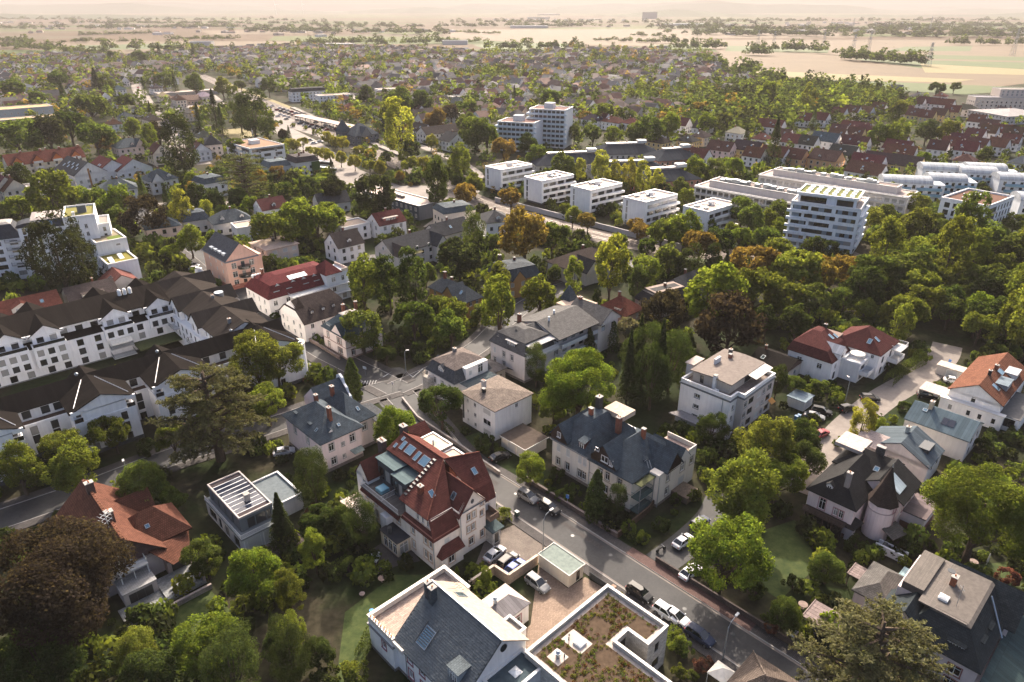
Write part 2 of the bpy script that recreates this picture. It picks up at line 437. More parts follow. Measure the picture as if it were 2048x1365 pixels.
    def skylight(s, face, p, q, w=.9, h=1.3, rs=None, i=0, kind='sky'):
        """p metres along the eave line, q up the slope (0 to 1)"""
        e, up = s.slope(face, rs or s.rs, i)
        pos = Vector(e(p, q)); ax = {'R': Vector((1, 0, 0)), 'B': Vector((-1, 0, 0)), 'L': Vector((0, -1, 0)), 'F': Vector((0, 1, 0))}[face]
        nz = ax.cross(up); M = Matrix((ax, up, nz)).transposed().to_4x4(); M.translation = pos
        k = (kind, round(w, 2), round(h, 2))
        if k not in _sk:
            b = MB(); W, Hh = w/2, h/2
            if kind == 'sky':
                b.box(-W, -Hh, 0, -W+.09, Hh, .10).box(W-.09, -Hh, 0, W, Hh, .10).box(-W+.09, -Hh, 0, W-.09, -Hh+.09, .10).box(-W+.09, Hh-.09, 0, W-.09, Hh, .10)
                _sk[k] = (b.mesh('skylight', ['zinc']), MB().box(-W+.09, -Hh+.09, .02, W-.09, Hh-.09, .06).mesh('pane', ['sky_tint_glass']))
            else:
                b.box(-W, -Hh, .06, W, Hh, .10); _sk[k] = (b.mesh('solar_panel', ['solar']), None)
        fm, pm = _sk[k]
        o = link('skylight' if kind == 'sky' else 'solar_panel', fm, s.e); o.matrix_local = M
        if pm: link('pane', pm, o)
        return o
    def chimney(s, x, y, z0, z1, w=.6, l=.9, col=(.28, .10, .06), mat='brickwork', cap=True, pots=1):
        b = MB().box(x-w/2, y-l/2, z0, x+w/2, y+l/2, z1); o = b.build('chimney', mat, s.e, col=col)
        if cap:
            MB().box(x-w/2-.08, y-l/2-.08, z1+.003, x+w/2+.08, y+l/2+.08, z1+.13).build('cap', 'stone', o, col=(.38, .36, .33))
        for i in range(pots):
            MB().cyl(x, y + (i - (pots-1)/2) * .4, z1+.13, z1+.4, .11, .09, 8).build('flue', 'pot', o)
        return o
    def dormer(s, face, p, d, z0, w, h, depth, kind='gable', ext=None, col=None, rcol=None, rmat=None, win=(.7, .35), st='w', n=1, rise=None, wmat='plaster'):
        x0, y0, x1, y1 = ext; f = s.fr(face, x0, y0, x1, y1); W = w/2
        fpt = lambda a, dd, z: f(p + a, d + dd, z)
        b = MB()
        b.poly(fpt(-W, 0, z0), fpt(W, 0, z0), fpt(W, 0, z0+h), fpt(-W, 0, z0+h))
        rise = rise if rise is not None else (w * .42 if kind in ('gable', 'hip') else .35)
        if kind == 'gable': b.poly(fpt(-W, 0, z0+h), fpt(W, 0, z0+h), fpt(0, 0, z0+h+rise-.03))
        for sg in (-1, 1): b.poly(fpt(sg*W, 0, z0), fpt(sg*W, depth, z0), fpt(sg*W, depth, z0+h+(rise if kind == 'shed' else 0)), fpt(sg*W, 0, z0+h))
        o = b.build('dormer', wmat, s.e, col=col or s.wallc)
        e = .14; m = MB(); fs = []
        if kind == 'gable': fs = [[fpt(-W-e, -e, z0+h-e*.8), fpt(0, -e, z0+h+rise), fpt(0, depth, z0+h+rise), fpt(-W-e, depth, z0+h-e*.8)], [fpt(W+e, -e, z0+h-e*.8), fpt(0, -e, z0+h+rise), fpt(0, depth, z0+h+rise), fpt(W+e, depth, z0+h-e*.8)]]
        elif kind == 'hip': fs = [[fpt(-W-e, -e, z0+h), fpt(0, W*.9, z0+h+rise), fpt(0, depth, z0+h+rise), fpt(-W-e, depth, z0+h)], [fpt(W+e, -e, z0+h), fpt(0, W*.9, z0+h+rise), fpt(0, depth, z0+h+rise), fpt(W+e, depth, z0+h)], [fpt(-W-e, -e, z0+h), fpt(W+e, -e, z0+h), fpt(0, W*.9, z0+h+rise)]]
        elif kind == 'shed': fs = [[fpt(-W-e, -e*1.5, z0+h), fpt(W+e, -e*1.5, z0+h), fpt(W+e, depth, z0+h+rise), fpt(-W-e, depth, z0+h+rise)]]
        else: fs = [[fpt(-W-e, -e, z0+h+.05), fpt(W+e, -e, z0+h+.05), fpt(W+e, depth, z0+h+.05), fpt(-W-e, depth, z0+h+.05)]]
        m.slab([[tuple(c + (0, 0, .1)[i] for i, c in enumerate(pt)) for pt in fc] for fc in fs], .09)
        m.build('dormer_roof', rmat or s.roofm, o, col=rcol or s.roofc)
        wx, wm = win; ww = w * wx / n; wh = h - wm
        fm, pm = win_mesh(st if st != 's' else 'w', round(ww * .94, 1), round(wh, 1), True)
        for i in range(n):
            link('window', fm, o, fpt((i - (n-1)/2) * ww, -.135, z0 + wm * .6), s.ROT[face], s.trim)
        return o
    def balcony(s, face, p, z, w, depth, ext, rail='bars', col=None, railc=None, h=.95, inset=0.):
        x0, y0, x1, y1 = ext; f = s.fr(face, x0, y0, x1, y1); W = w/2
        a = f(p - W, -depth, z - .18); c = f(p + W, inset - .01, z)
        lo = [min(a[i], c[i]) for i in range(3)]; hi = [max(a[i], c[i]) for i in range(3)]
        o = MB().box(*lo, *hi).build('balcony', 'plaster', s.e, col=col or (.55, .54, .52))
        b = MB()
        def rb(p0, d0, p1, d1, za, zb, th=.03):
            q0, q1 = f(p0, d0, za), f(p1, d1, zb); l = [min(q0[i], q1[i]) - (th if i < 2 else 0) for i in range(3)]; g = [max(q0[i], q1[i]) + (th if i < 2 else 0) for i in range(3)]; b.box(*l, *g)
        dd = -depth + .06; segs = [(p-W+.06, dd, p+W-.06, dd), (p-W+.06, dd, p-W+.06, -.02), (p+W-.06, dd, p+W-.06, -.02)]
        for (p0, d0, p1, d1) in segs:
            if rail == 'solid': rb(p0, d0, p1, d1, z, z + h, .06)
            elif rail == 'glass': rb(p0, d0, p1, d1, z + .1, z + h - .05, .008); rb(p0, d0, p1, d1, z + h - .05, z + h, .025)
            else:
                rb(p0, d0, p1, d1, z + h - .06, z + h, .025); rb(p0, d0, p1, d1, z + .08, z + .13, .02)
                L = math.dist((p0, d0), (p1, d1)); n = max(2, int(L / .22))
                for i in range(n + 1):
                    u = i / n; rb(p0 + (p1-p0)*u, d0 + (d1-d0)*u, p0 + (p1-p0)*u, d0 + (d1-d0)*u, z + .13, z + h - .06, .012)
        b.build('railing', {'solid': 'plaster', 'glass': 'car_glass', 'bars': 'paint'}[rail], o, col=railc or (.5, .5, .5))
        return o
    def pipe(s, face, p, z0, z1, ext, r=.06):
        f = s.fr(face, *ext); x, y, z = f(p, -.09, z0)
        MB().cyl(x, y, z0, z1, r, r, 6).build('downpipe', 'zinc', s.e)
    def part(s, name, mb, mats, col=None, parent=None): return mb.build(name, mats, parent or s.e, col=col)
    def awning(s, face, p, z, w, depth, ext, col=(.6, .3, .06), drop=.5):
        f = s.fr(face, *ext); W = w/2
        MB().slab([[f(p-W, 0, z), f(p+W, 0, z), f(p+W, -depth, z-drop), f(p-W, -depth, z-drop)]], .05).build('awning', 'paint', s.e, col=col)
    def railrun(s, pts, z, h=.95, col=(.6, .6, .6), name='railing', gap=.25, mat='paint', parent=None):
        b = MB()
        for (a, c) in zip(pts, pts[1:]):
            L = math.dist(a, c); n = max(1, int(L / gap))
            b.tube([(*a, z + h), (*c, z + h)], .035, 4); b.tube([(*a, z + .1), (*c, z + .1)], .025, 4)
            for i in range(n + 1):
                u = i / n; x, y = a[0] + (c[0]-a[0])*u, a[1] + (c[1]-a[1])*u; b.box(x-.015, y-.015, z, x+.015, y+.015, z+h)
        return b.build(name, mat, parent or s.e, col=col)
def vent(h, x, y, z, r=.22, hh=.9):
    b = MB().cyl(x, y, z, z+hh*.7, r*.8, r*.8, 8).cyl(x, y, z+hh*.55, z+hh*.75, r*1.25, r*1.25, 8).cyl(x, y, z+hh*.75, z+hh, r*1.1, r*.2, 8)
    return b.build('roof_vent', 'zinc', h.e)
def dome(h, x, y, z, w=1.1):
    o = MB().box(x-w/2, y-w/2, z, x+w/2, y+w/2, z+.35).build('roof_light', 'white_frame', h.e)
    q = w/2-.08; MB().slab([[(x-q, y-q, z+.40), (x+q, y-q, z+.40), (x, y, z+.72)], [(x+q, y-q, z+.40), (x+q, y+q, z+.40), (x, y, z+.72)], [(x+q, y+q, z+.40), (x-q, y+q, z+.40), (x, y, z+.72)], [(x-q, y+q, z+.40), (x-q, y-q, z+.40), (x, y, z+.72)]], .03).build('dome', 'lamp_white', o)
    return o
# ------------------------------------------------------------------ near houses (x runs to the upper right, y to the upper left; 'R' and 'L' are the faces in view)
WHITE = (.76, .74, .72); CREAM = (.62, .55, .46); PALEPINK = (.74, .63, .62)
SLATE = (.058, .075, .09); SLATE2 = (.05, .055, .062); RED = (.125, .046, .038); ORANGE = (.125, .055, .038); BLACKR = (.016, .014, .013); GREYR = (.13, .125, .12); BROWNR = (.062, .05, .044)
def ext(h): return None

# pink villa with blue slate roofs
h = House('villa', 'pink two-storey villa with blue slate hipped roof and brick chimneys beside the junction', 'villa', (-36.30, 111.78), 44, PALEPINK, SLATE, trim=(.36, .35, .34), short='the pink villa')
h.block(0, 0, 8.7, 14.2, 0, 7.2, {'R': rowf([2.0, 6.7], 4.4, 1.05, 1.7, 's') + rowf([2.2, 6.7], 1.2, 1.05, 1.6, 's')[:1] + [(4.5, 4.4, .5, .8, 's'), (4.5, 1.6, .5, .8, 's')],
        'L': rowf([5.5], 4.4, 1.05, 1.7, 's') + rowf([5.5], 1.2, 1.05, 1.7, 's') + rowf([10.5], 4.4, 1.05, 1.7, 's')}, base=(.7, (.26, .22, .2)))
h.band(0, 0, 8.7, 14.2, 6.75, .3, .25, (.5, .46, .45))
h.hip(0, 0, 8.7, 14.2, 7.2, 10.6, inset=5.2, oe=.55)
r1 = h.rs
h.dormer('L', 5.8, 1.0, 7.6, 1.0, .8, 2.4, 'shed', (0, 0, 8.7, 14.2)); h.dormer('L', 11.4, 1.0, 7.6, 1.0, .8, 2.4, 'shed', (0, 0, 8.7, 14.2))
h.dormer('R', 2.7, .8, 7.6, .8, .7, 2.0, 'gable', (0, 0, 8.7, 14.2), col=(.7, .68, .66))
h.skylight('R', 5.4, .35, .6, .7, r1); h.skylight('L', 3.6, .3, .6, .8, r1)
h.chimney(4.0, 3.0, 8.2, 12.0, .6, .9); h.chimney(5.0, 9.8, 8.5, 11.6, .6, .8)
h.block(8.7, 2.2, 13.2, 14.2, 0, 7.0, {'R': rowf([2.2], 4.2, 1.0, 1.6, 's')}, base=(.7, (.26, .22, .2)))
h.hip(7.2, 2.2, 13.2, 14.2, 7.0, 10.6, inset=5.5, oe=.5); h.skylight('R', 4.2, .4, .6, 1., h.rs)
h.chimney(9.2, 10.7, 8.5, 11.6, .6, .9)
h.block(6.6, 14.2, 13.4, 18.5, 0, 7.0); h.gable(6.6, 11., 13.4, 18.5, 7.0, 10.4, 'x', .3, .0)
b = MB()
pts = [(-.2, 6.2), (.1, 7.4), (.9, 7.8), (1.3, 9.0), (2.3, 9.6), (2.7, 10.8), (3.75, 11.4), (4.8, 10.8), (5.2, 9.6), (6.2, 9.0), (6.6, 7.8), (7.4, 7.4), (7.7, 6.2)]
for xx in (13.35, 13.75): b.poly(*[(xx, 11 + p, z) for p, z in pts])
for (p, z), (p2, z2) in zip(pts, pts[1:]): b.poly((13.3, 11 + p, z), (13.3, 11 + p2, z2), (13.8, 11 + p2, z2), (13.8, 11 + p, z))
h.part('curved_gable', b, 'plaster', (.66, .68, .70))
b = MB().box(13.2, 1.5, 0, 16.2, 8.5, .3)                         # timber veranda on the street side
for yy in (1.6, 4.9, 8.4):
    b.box(16.0, yy - .08, .3, 16.15, yy + .08, 5.6)
b.box(13.2, 1.5, 2.9, 16.2, 8.5, 3.05); b.box(16.0, 1.5, 3.05, 16.1, 8.5, 3.9); b.box(13.2, 1.5, 3.05, 16.0, 1.58, 3.9)
h.part('veranda', b, 'wood', (.12, .08, .06)); h.part('veranda_roof', MB().slab([[(12.9, 1.1, 5.9), (16.7, 1.1, 5.5), (16.7, 8.9, 5.5), (12.9, 8.9, 5.9)]], .12), 'slate', SLATE2)
h.part('canopy', MB().slab([[(5.8, 0, 2.75), (8.5, 0, 2.75), (8.3, -1.5, 2.4), (6.0, -1.5, 2.4)]], .1), 'seam_metal', (.25, .30, .28))
h.pipe('L', 4.9, 0, 6.9, (0, 0, 8.7, 14.2))

# big house with red tiled roofs
h = House('villa', 'large cream house with steep red tiled roofs, cross gable and roof terraces', 'house', (-12.26, 85.74), 44, (.76, .68, .59), RED, 'tile', trim=(.50, .36, .25), short='the red-roofed house')
X = (0, 0, 4.6, 20.)
h.block(0, 0, 5.0, 8.0, 0, 6.7, {'L': rowf([1.0, 2.3], 4.2, .85, 1.5, 's') + rowf([1.2, 2.4, 5.6], 1.2, .85, 1.7, 's') + rowf([5.6], 4.2, .85, 1.5, 's')[:1], 'R': rowf([2.6], 3.9, 1.1, 1.4, 'b')})
h.block(5.0, -.3, 10.6, 9.0, 0, 9.0, {'R': [(2.0, 6.4, .8, 1.4, 's'), (3.1, 6.4, .8, 1.4, 's'), (1.9, 4.0, .8, 1.4, 's'), (2.9, 4.0, .8, 1.4, 's'), (2.4, 1.2, 1.0, 1.6, 's'), (4.8, 5.8, .7, 1.2, 's'), (4.8, 8.0, .6, .9, 's'), (4.8, 1.4, .8, 1.5, 's')]})
h.block(10.6, 1.2, 14.4, 20.0, 0, 7.2, {'R': [(1.8, 4.4, 1.2, 1.6, 'b'), (1.8, 1.2, 1.2, 1.6, 's')]})
h.block(0, 8.0, 10.6, 20.3, 0, 6.7, {'L': rowf([1.6, 4.4, 8.4, 11.0], 3.9, .9, 1.6, 's') + rowf([6.2, 8.4, 11.0], 1.0, .9, 1.8, 's')})
h.block(.5, 1.2, 5.0, 8.0, 6.7, 9.2, {'L': rowf([.9, 2.2, 3.6], 7.3, .75, 1.3, 'w')})
h.band(0, -.05, 5.0, 8.0, 6.5, .2, .2, (.30, .12, .09))
def rf(*fs, t=.18, n='roof', c=RED, m='tile', hh=None): return (hh or h).part(n, MB().slab([list(f) for f in fs], t), m, c)
# main roof: ridge along y at x 8.2
rf([(.1, 1.6, 9.3), (.1, 9.2, 9.3), (4.7, 9.2, 12.03), (4.7, 19.0, 12.03), (8.2, 18.6, 14.1), (8.2, 7.2, 14.1)], [(.1, 1.6, 9.3), (5.0, 1.6, 9.3), (8.2, 7.2, 14.1)], [(4.7, 19.0, 12.03), (8.2, 18.6, 14.1), (14.9, 20.3, 9.4), (8.2, 20.3, 10.4)], [(8.2, 7.2, 14.1), (8.2, 18.6, 14.1), (11.6, 18.6, 11.6), (11.6, 7.2, 11.6)])
# cross gable to the front right, and the right wing with its bell-cast foot
rf([(7.8, -.75, 12.3), (4.6, -.75, 8.3), (4.6, 3.0, 8.3), (7.8, 7.4, 12.3)], [(7.8, -.75, 12.3), (7.8, 7.4, 12.3), (11.0, 6.0, 8.3), (11.0, -.75, 8.3)])
rf([(8.2, 7.2, 14.1), (14.7, 5.6, 13.2), (14.2, 2.0, 9.4), (9.6, 2.0, 9.6)], [(14.7, 5.6, 13.2), (8.2, 7.2, 14.1), (11.4, 9.4, 11.2), (14.9, 9.2, 11.2)], [(14.2, 2.0, 9.4), (9.6, 2.0, 9.6), (9.8, .6, 7.3), (13.8, .6, 7.1)])
rf([(14.7, 5.6, 13.2), (14.9, 9.2, 11.2), (14.9, 2.2, 7.4), (14.2, 2.0, 9.4)], [(14.2, 2.0, 9.4), (14.9, 2.2, 7.4), (13.8, .6, 7.1)], c=RED)
# apron over the lower corner and the bay's own roof
rf([(-.45, -.4, 6.35), (-.45, 8.2, 6.35), (.45, 8.2, 7.1), (.45, 1.3, 7.1)], [(-.45, -.4, 6.35), (5.0, -.4, 6.35), (4.9, 1.25, 9.3), (.2, 1.4, 9.35)], t=.14)
h.block(.6, -1.0, 5.0, -.02, 0, 3.0, {'R': [(2.0, .9, 1.2, 1.7, 's')]})
rf([(.3, -1.35, 2.9), (5.2, -1.35, 2.9), (5.0, -.02, 4.3), (1.5, -.02, 4.3)], [(.3, -1.35, 2.9), (1.5, -.02, 4.3), (.3, -.02, 2.9)], t=.14)
g_ = MB()
for yy in (-.3, -.05): g_.poly((5.0, yy, 8.6), (10.6, yy, 8.6), (10.6, yy, 9.0), (7.8, yy, 12.1), (5.0, yy, 9.0))
h.part('gable', g_, 'plaster', (.76, .68, .59)); h.part('string_course', MB().box(5.0, -.42, 8.55, 10.6, -.3, 8.72), 'paint', (.08, .10, .13))
b = MB(); 
for i in range(16):
    a0, a1 = i*math.pi/8, (i+1)*math.pi/8
    b.poly((7.8+.20*math.cos(a0), -.36, 9.9+.3*math.sin(a0)), (7.8+.20*math.cos(a1), -.36, 9.9+.3*math.sin(a1)), (7.8+.34*math.cos(a1), -.36, 9.9+.45*math.sin(a1)), (7.8+.34*math.cos(a0), -.36, 9.9+.45*math.sin(a0)))
    b.poly((7.8, -.33, 9.9), (7.8+.20*math.cos(a0), -.33, 9.9+.3*math.sin(a0)), (7.8+.20*math.cos(a1), -.33, 9.9+.3*math.sin(a1)))
h.part('oval_window', b, 'dark_frame')
b = MB()                                                         # ridge caps
for a_, c_ in (((8.2, 7.2, 14.18), (8.2, 18.6, 14.18)), ((7.8, -.75, 12.38), (7.8, 7.0, 12.38)), ((8.2, 7.2, 14.18), (14.7, 5.6, 13.28)), ((.1, 1.6, 9.38), (8.2, 7.2, 14.18))): b.tube([a_, c_], .12, 6)
h.part('ridge_cap', b, 'tile', (.19, .075, .055))
MR = [(.1, 14, 1.6, 20.3, 9.3), (8.2, 8.2, 7.2, 18.6, 14.1)]
for p, qd, ww, hh in ((8.6, .78, 1.9, 1.8), (10.6, .78, .9, 1.8), (12.8, .8, 1.9, 1.7), (14.8, .8, .9, 1.7), (16.2, .72, .6, .9), (15.8, .9, .6, .8)): h.skylight('L', p, qd, ww, hh, MR)
h.skylight('R', 3.0, .45, .9, 1.2, MR); h.skylight('R', 11.9, .55, .9, 1.3, [(.1, 14, .9, 9, 9.0), (.1, 14, 6.4, 9, 13.5)]); 
CG = [(4.6, 11, -.75, 7, 8.3), (7.8, 7.8, -.75, 7, 12.3)]; h.skylight('L', 3.2, .5, .9, 1.3, CG)
h.chimney(2.6, 6.4, 8.8, 12.0, .7, .9, (.27, .09, .055)); h.chimney(5.2, 21.0, 7.0, 12.6, 1.0, 1.4, (.10, .08, .075), 'brickwork', pots=3); h.chimney(9.0, 19.6, 10, 14.6, 1.0, 1.2, (.10, .08, .075), pots=2)
st = MB()
for i in range(11): st.box(.95 + i*.62, 8.3, 9.85 + i*.367, 1.35 + i*.62, 9.0, 10.05 + i*.367)
h.part('roof_steps', st, 'dark_frame')
# flat roofed dark dormers and terraces on the left slope
for (x0, y0, x1, y1, zz) in ((2.0, 9.5, 6.6, 13.4, 10.9), (2.6, 13.4, 6.6, 18.8, 11.3)):
    h.block(x0, y0, x1, y1, 6.7, zz, {'L': rowf(spread(0, y1 - y0, 3), 7.3, (y1 - y0)/3 - .25, 2.5, 'd')}, col=(.07, .075, .08), name='dormer_wall')
    h.part('dormer_roof', MB().slab([[(x0 - .35, y0 - .15, zz + .2), (x1 + .3, y0 - .15, zz + .2), (x1 + .3, y1 + .12, zz + .2), (x0 - .35, y1 + .12, zz + .2)]], .18), 'seam_metal', (.10, .135, .14))
h.part('terrace', MB().box(-.9, 8.2, 6.72, 3.0, 19.4, 6.85), 'wood', (.10, .09, .085))
h.railrun([(-.8, 8.4), (-.8, 19.3)], 6.85, 1.0, (.62, .62, .62)); h.railrun([(-.8, 13.2), (2.4, 13.2)], 6.85, 1.0, (.62, .62, .62))
rf([(-.4, 8.2, 6.55), (-.4, 19.6, 6.55), (-1.0, 19.6, 5.9), (-1.0, 8.2, 5.9)], t=.12)
h.block(.2, 18.6, 4.6, 22.2, 0, 8.0, {'L': [(1.2, 6.2, 1.0, 2.0, 'd'), (1.2, 2.6, 1.1, 2.0, 'w')]}, col=WHITE); h.gable(.2, 18.6, 4.6, 22.2, 8.0, 10.6, 'x', .25, .15)
h.part('hot_tub', MB().box(.2, 14.6, 6.86, 1.9, 16.4, 7.5).mat(1).box(.35, 14.75, 7.51, 1.75, 16.25, 7.52), ['wood', 'paint'], (.20, .42, .50))
# garden extension with its own roof terrace
h.block(-2.6, 6.6, -.02, 11.4, 0, 3.0, {'R': [(1.3, .3, 1.7, 2.2, 'w')], 'L': rowf([.9, 2.2, 3.5], .3, 1.1, 2.2, 'w')}, col=(.62, .52, .38))
h.part('extension_roof', MB().box(-2.75, 6.45, 3.02, -.02, 11.55, 3.14), 'gravel', (.045, .045, .05))
h.block(-1.3, 11.4, -.02, 13.2, 0, 4.6, {}, col=WHITE)
b = MB(); b.cyl(-1.9, 9.6, 3.14, 4.2, .35, .35, 10); h.part('chair_stack', b, 'dark_frame')
h.block(-3.4, 16.4, -.02, 22.5, 0, 3.0, {'L': rowf([1.5, 4.2], .5, 1.4, 2.0, 'd')}, col=(.5, .47, .42)); h.part('terrace_floor', MB().box(-3.5, 16.3, 3.02, -.02, 22.6, 3.1), 'paint', (.5, .40, .33)); h.railrun([(-.1, 16.4), (-3.4, 16.4), (-3.4, 22.5)], 3.1, 1.0, (.6, .58, .52))
# flat roofed rear boxes behind the ridge
h.block(11.0, 13.2, 14.9, 18.8, 7.0, 10.9, {}, col=(.5, .42, .36)); h.flat(11.0, 13.2, 14.9, 18.8, 10.9, .12, .2, deckc=(.46, .38, .30)); vent(h, 12.6, 15.8, 10.95)
h.block(11.0, 9.4, 14.9, 12.9, 7.0, 10.4, {}, col=(.3, .12, .09)); h.flat(11.0, 9.4, 14.9, 12.9, 10.4, .12, .2, deckc=(.46, .38, .30))
rf([(11.5, 19.6, 10.4), (15.2, 19.6, 10.4), (15.2, 21.6, 12.2), (11.0, 21.6, 12.4)], n='roof'); h.block(11.4, 19.4, 15.0, 22., 0, 10.3)
# entrance porch and balcony on the right
h.block(10.62, -2.0, 12.4, 1.19, 0, 3.0, {'R': [(.9, .1, .9, 2.1, 'd')]}, col=(.55, .52, .46), mat='stone')
h.part('porch_roof', MB().slab([[(10.2, 1.0, 3.4), (10.2, -2.5, 3.1), (12.9, -2.5, 3.1), (12.9, 1.0, 3.4)]], .14), 'slate', (.06, .085, .09))
h.part('balcony', MB().box(10.65, -1.4, 4.6, 12.6, 1.15, 4.75).box(10.65, -1.4, 4.75, 12.6, -1.3, 5.7).box(12.5, -1.3, 4.75, 12.6, 1.15, 5.7), 'wood', (.17, .11, .08))
h.pipe('L', .15, 0, 6.4, (0, 0, 5, 8)); h.pipe('R', 5.2, 0, 8.2, (0, -.3, 5, 8))

# slate house at the bottom of the picture
h = House('villa', 'white house with large grey slate roof, roof terraces and twin slate chimneys', 'house', (-13.98, 65.72), 44, (.72, .71, .70), (.085, .095, .10), 'slate', trim=(.25, .09, .11), short='the grey slate house')
h.block(0, -15, 11.2, 2.2, 0, 6.0, {'L': rowf([3.4, 7.6, 11.6, 14.2], 3.6, 1.0, 1.6, 's') + rowf([3.4, 7.6, 11.6, 14.2], .8, 1.0, 1.6, 's')}, base=(.5, (.2, .19, .18)))
sl_ = [[(-.5, -11.4, 5.55), (-.5, 2.4, 5.55), (6.7, 2.6, 11.2), (6.65, -11.4, 11.2)]]
h.part('roof', MB().slab(sl_, .2), 'slate', (.085, .095, .10))
RS = [(-.5, 13, -11.4, 2.4, 5.55), (6.7, 6.7, -11.4, 2.6, 11.2)]
sb = MB(); rr = random.Random(2); up = Vector((7.2, 0, 5.65)).normalized()      # overlapping slates, row by row
for j in range(28):
    for i in range(33):
        y0 = -11.3 + i*.42 + (j % 2)*.21
        if y0 > 2.1: continue
        a = .06 + rr.uniform(0, .025); q0 = Vector((-.5, 0, 5.57)) + up*(.02 + j*.322); q1 = q0 + up*.40; n_ = Vector((-up.z, 0, up.x)); lo, hi = q0 + n_*a, q1 + n_*.012
        sb.slab([[(lo.x, y0, lo.z), (lo.x, y0 + .405, lo.z), (hi.x, y0 + .405, hi.z), (hi.x, y0, hi.z)]], .02)
sb.build('slates', 'gravel', h.e, col=(.085, .098, .106))['kind'] = 'stuff'
h.part('roof_rear', MB().slab([[(6.75, -11.4, 11.22), (6.75, 2.6, 11.22), (11.6, 2.6, 7.5), (11.6, -11.4, 7.5)]], .2), 'gravel', (.30, .25, .20))
h.part('ridge', MB().tube([(6.7, -11.5, 11.3), (6.7, 2.6, 11.3)], .14, 6), 'zinc')
b = MB()
for yy in (-11.0, -10.8): b.poly((0, yy, 5.9), (11.2, yy, 5.9), (11.2, yy, 7.6), (6.7, yy, 10.95))
h.part('gable', b, 'plaster', (.60, .60, .60))
b = MB().cyl(0, 0, 0, .12, .55, .55, 20); o = b.build('round_window', 'glass', h.e); o.matrix_local = Matrix.Translation((7.3, -11.0, 9.2)) @ Matrix.Rotation(R(90), 4, 'X')
h.block(-.6, 2.2, 13.0, 8.0, 0, 5.2, {'L': rowf([2.2], 2.6, .9, 1.3, 's'), 'R': []}, base=(.5, (.2, .19, .18)))
h.band(-.6, 2.2, 13.0, 8.0, 4.4, .22, .2, (.16, .16, .17))
h.part('terrace_floor', MB().box(-.3, 2.5, 5.2, 12.7, 7.7, 5.23), 'stone', (.36, .28, .23))
par = MB(); 
for a_ in ((-.6, 2.2, -.3, 8.0), (12.7, 2.2, 13.0, 8.0), (-.3, 7.7, 12.7, 8.0)): par.box(a_[0], a_[1], 5.2, a_[2], a_[3], 6.1)
par.box(-.75, -.2, 5.3, -.45, 2.2, 6.0)
h.part('parapet', par, 'plaster', (.60, .55, .49)); h.part('coping', MB().box(-.7, 2.1, 6.103, -.2, 8.1, 6.17).box(-.2, 7.6, 6.103, 13.1, 8.1, 6.17).box(12.6, 2.1, 6.103, 13.1, 7.6, 6.17), 'paint', (.62, .56, .48))
for i in range(9): 
    o = MB().cyl(-.45 + (i % 2)*.1, 2.6 + i*.6, 6.17, 6.42, .10, .14, 8); h.part('flower_pot', o, 'pot')
h.chimney(5.3, 1.6, 8.5, 12.6, .8, .7, (.07, .085, .095), 'slate', pots=1); h.chimney(5.2, .5, 8.5, 12.5, .9, .8, (.07, .085, .095), 'slate', pots=1)
h.skylight('L', 9.6, .36, 1.9, 2.6, RS)
for yy in (-.75, -2.95): h.part('roof_rail', MB().tube([(1.0, yy, 6.98), (3.4, yy, 8.85)], .07, 5), 'dark_frame')
h.dormer('L', 6.4, 1.0, 6.4, 2.0, 1.9, 2.6, 'flat', (0, -15, 12.6, 2.2), col=(.22, .25, .27), rcol=(.10, .12, .13), n=2, wmat='paint')
h.part('snow_guard', MB().tube([(7.2, 2.2, 11.05), (8.6, 2.2, 10.25)], .04, 4).tube([(7.2, .2, 11.05), (9.6, .2, 9.65)], .04, 4), 'rail_metal')
sn = MB()
for i in range(14): sn.tube([(9.2 + (i % 2)*.5, 2.1 - i*.22, 9.9 - (i % 2)*.3), (9.5 + (i % 2)*.5, 1.95 - i*.22, 10.15 - (i % 2)*.3), (9.7 + (i % 2)*.5, 2.1 - i*.22, 9.65 - (i % 2)*.3)], .03, 4)
h.part('snow_hooks', sn, 'rail_metal'); h.skylight('F', 10.6, .55, 1.1, 2.0, [(6.7, 11.6, -11.4, 2.6, 7.5), (6.7, 6.75, -11.4, 2.6, 11.2)])
h.block(12.6, -4.2, 18.8, .6, 0, 3.4, {'R': [(3.8, 1.0, 1.5, 1.5, 's')]})
h.part('annex_roof', MB().slab([[(12.4, -4.4, 3.5), (19.0, -4.4, 3.5), (17.2, -1.6, 4.4), (12.4, -1.6, 4.4)]], .12), 'seam_metal', (.17, .16, .165)); h.part('annex_roof', MB().slab([[(12.4, -1.6, 4.42), (17.2, -1.6, 4.42), (18.9, .9, 3.6), (12.4, .9, 3.6)], [(17.2, -1.6, 4.42), (19.0, -4.4, 3.52), (18.9, .9, 3.6)]], .12), 'gravel', (.36, .31, .28))
vent(h, 14.6, -1.5, 4.4, .35, 1.2)
h.block(10.6, -8.6, 13.8, -5.4, 0, 5.4, {}); h.flat(10.6, -8.6, 13.8, -5.4, 5.1, .35, .25, deckc=(.22, .19, .17))
h.block(3.6, -15.0, 10.6, -11.0, 0, 6.2, {}, name='wing_wall'); h.flat(3.6, -15.0, 10.6, -11.0, 5.9, .35, .3, 'gravel', (.055, .075, .085)); dome(h, 7.6, -12.9, 5.95, 1.3)
h.pipe('L', 15.1, 0, 5.6, (0, -15, 12.6, 2.2))

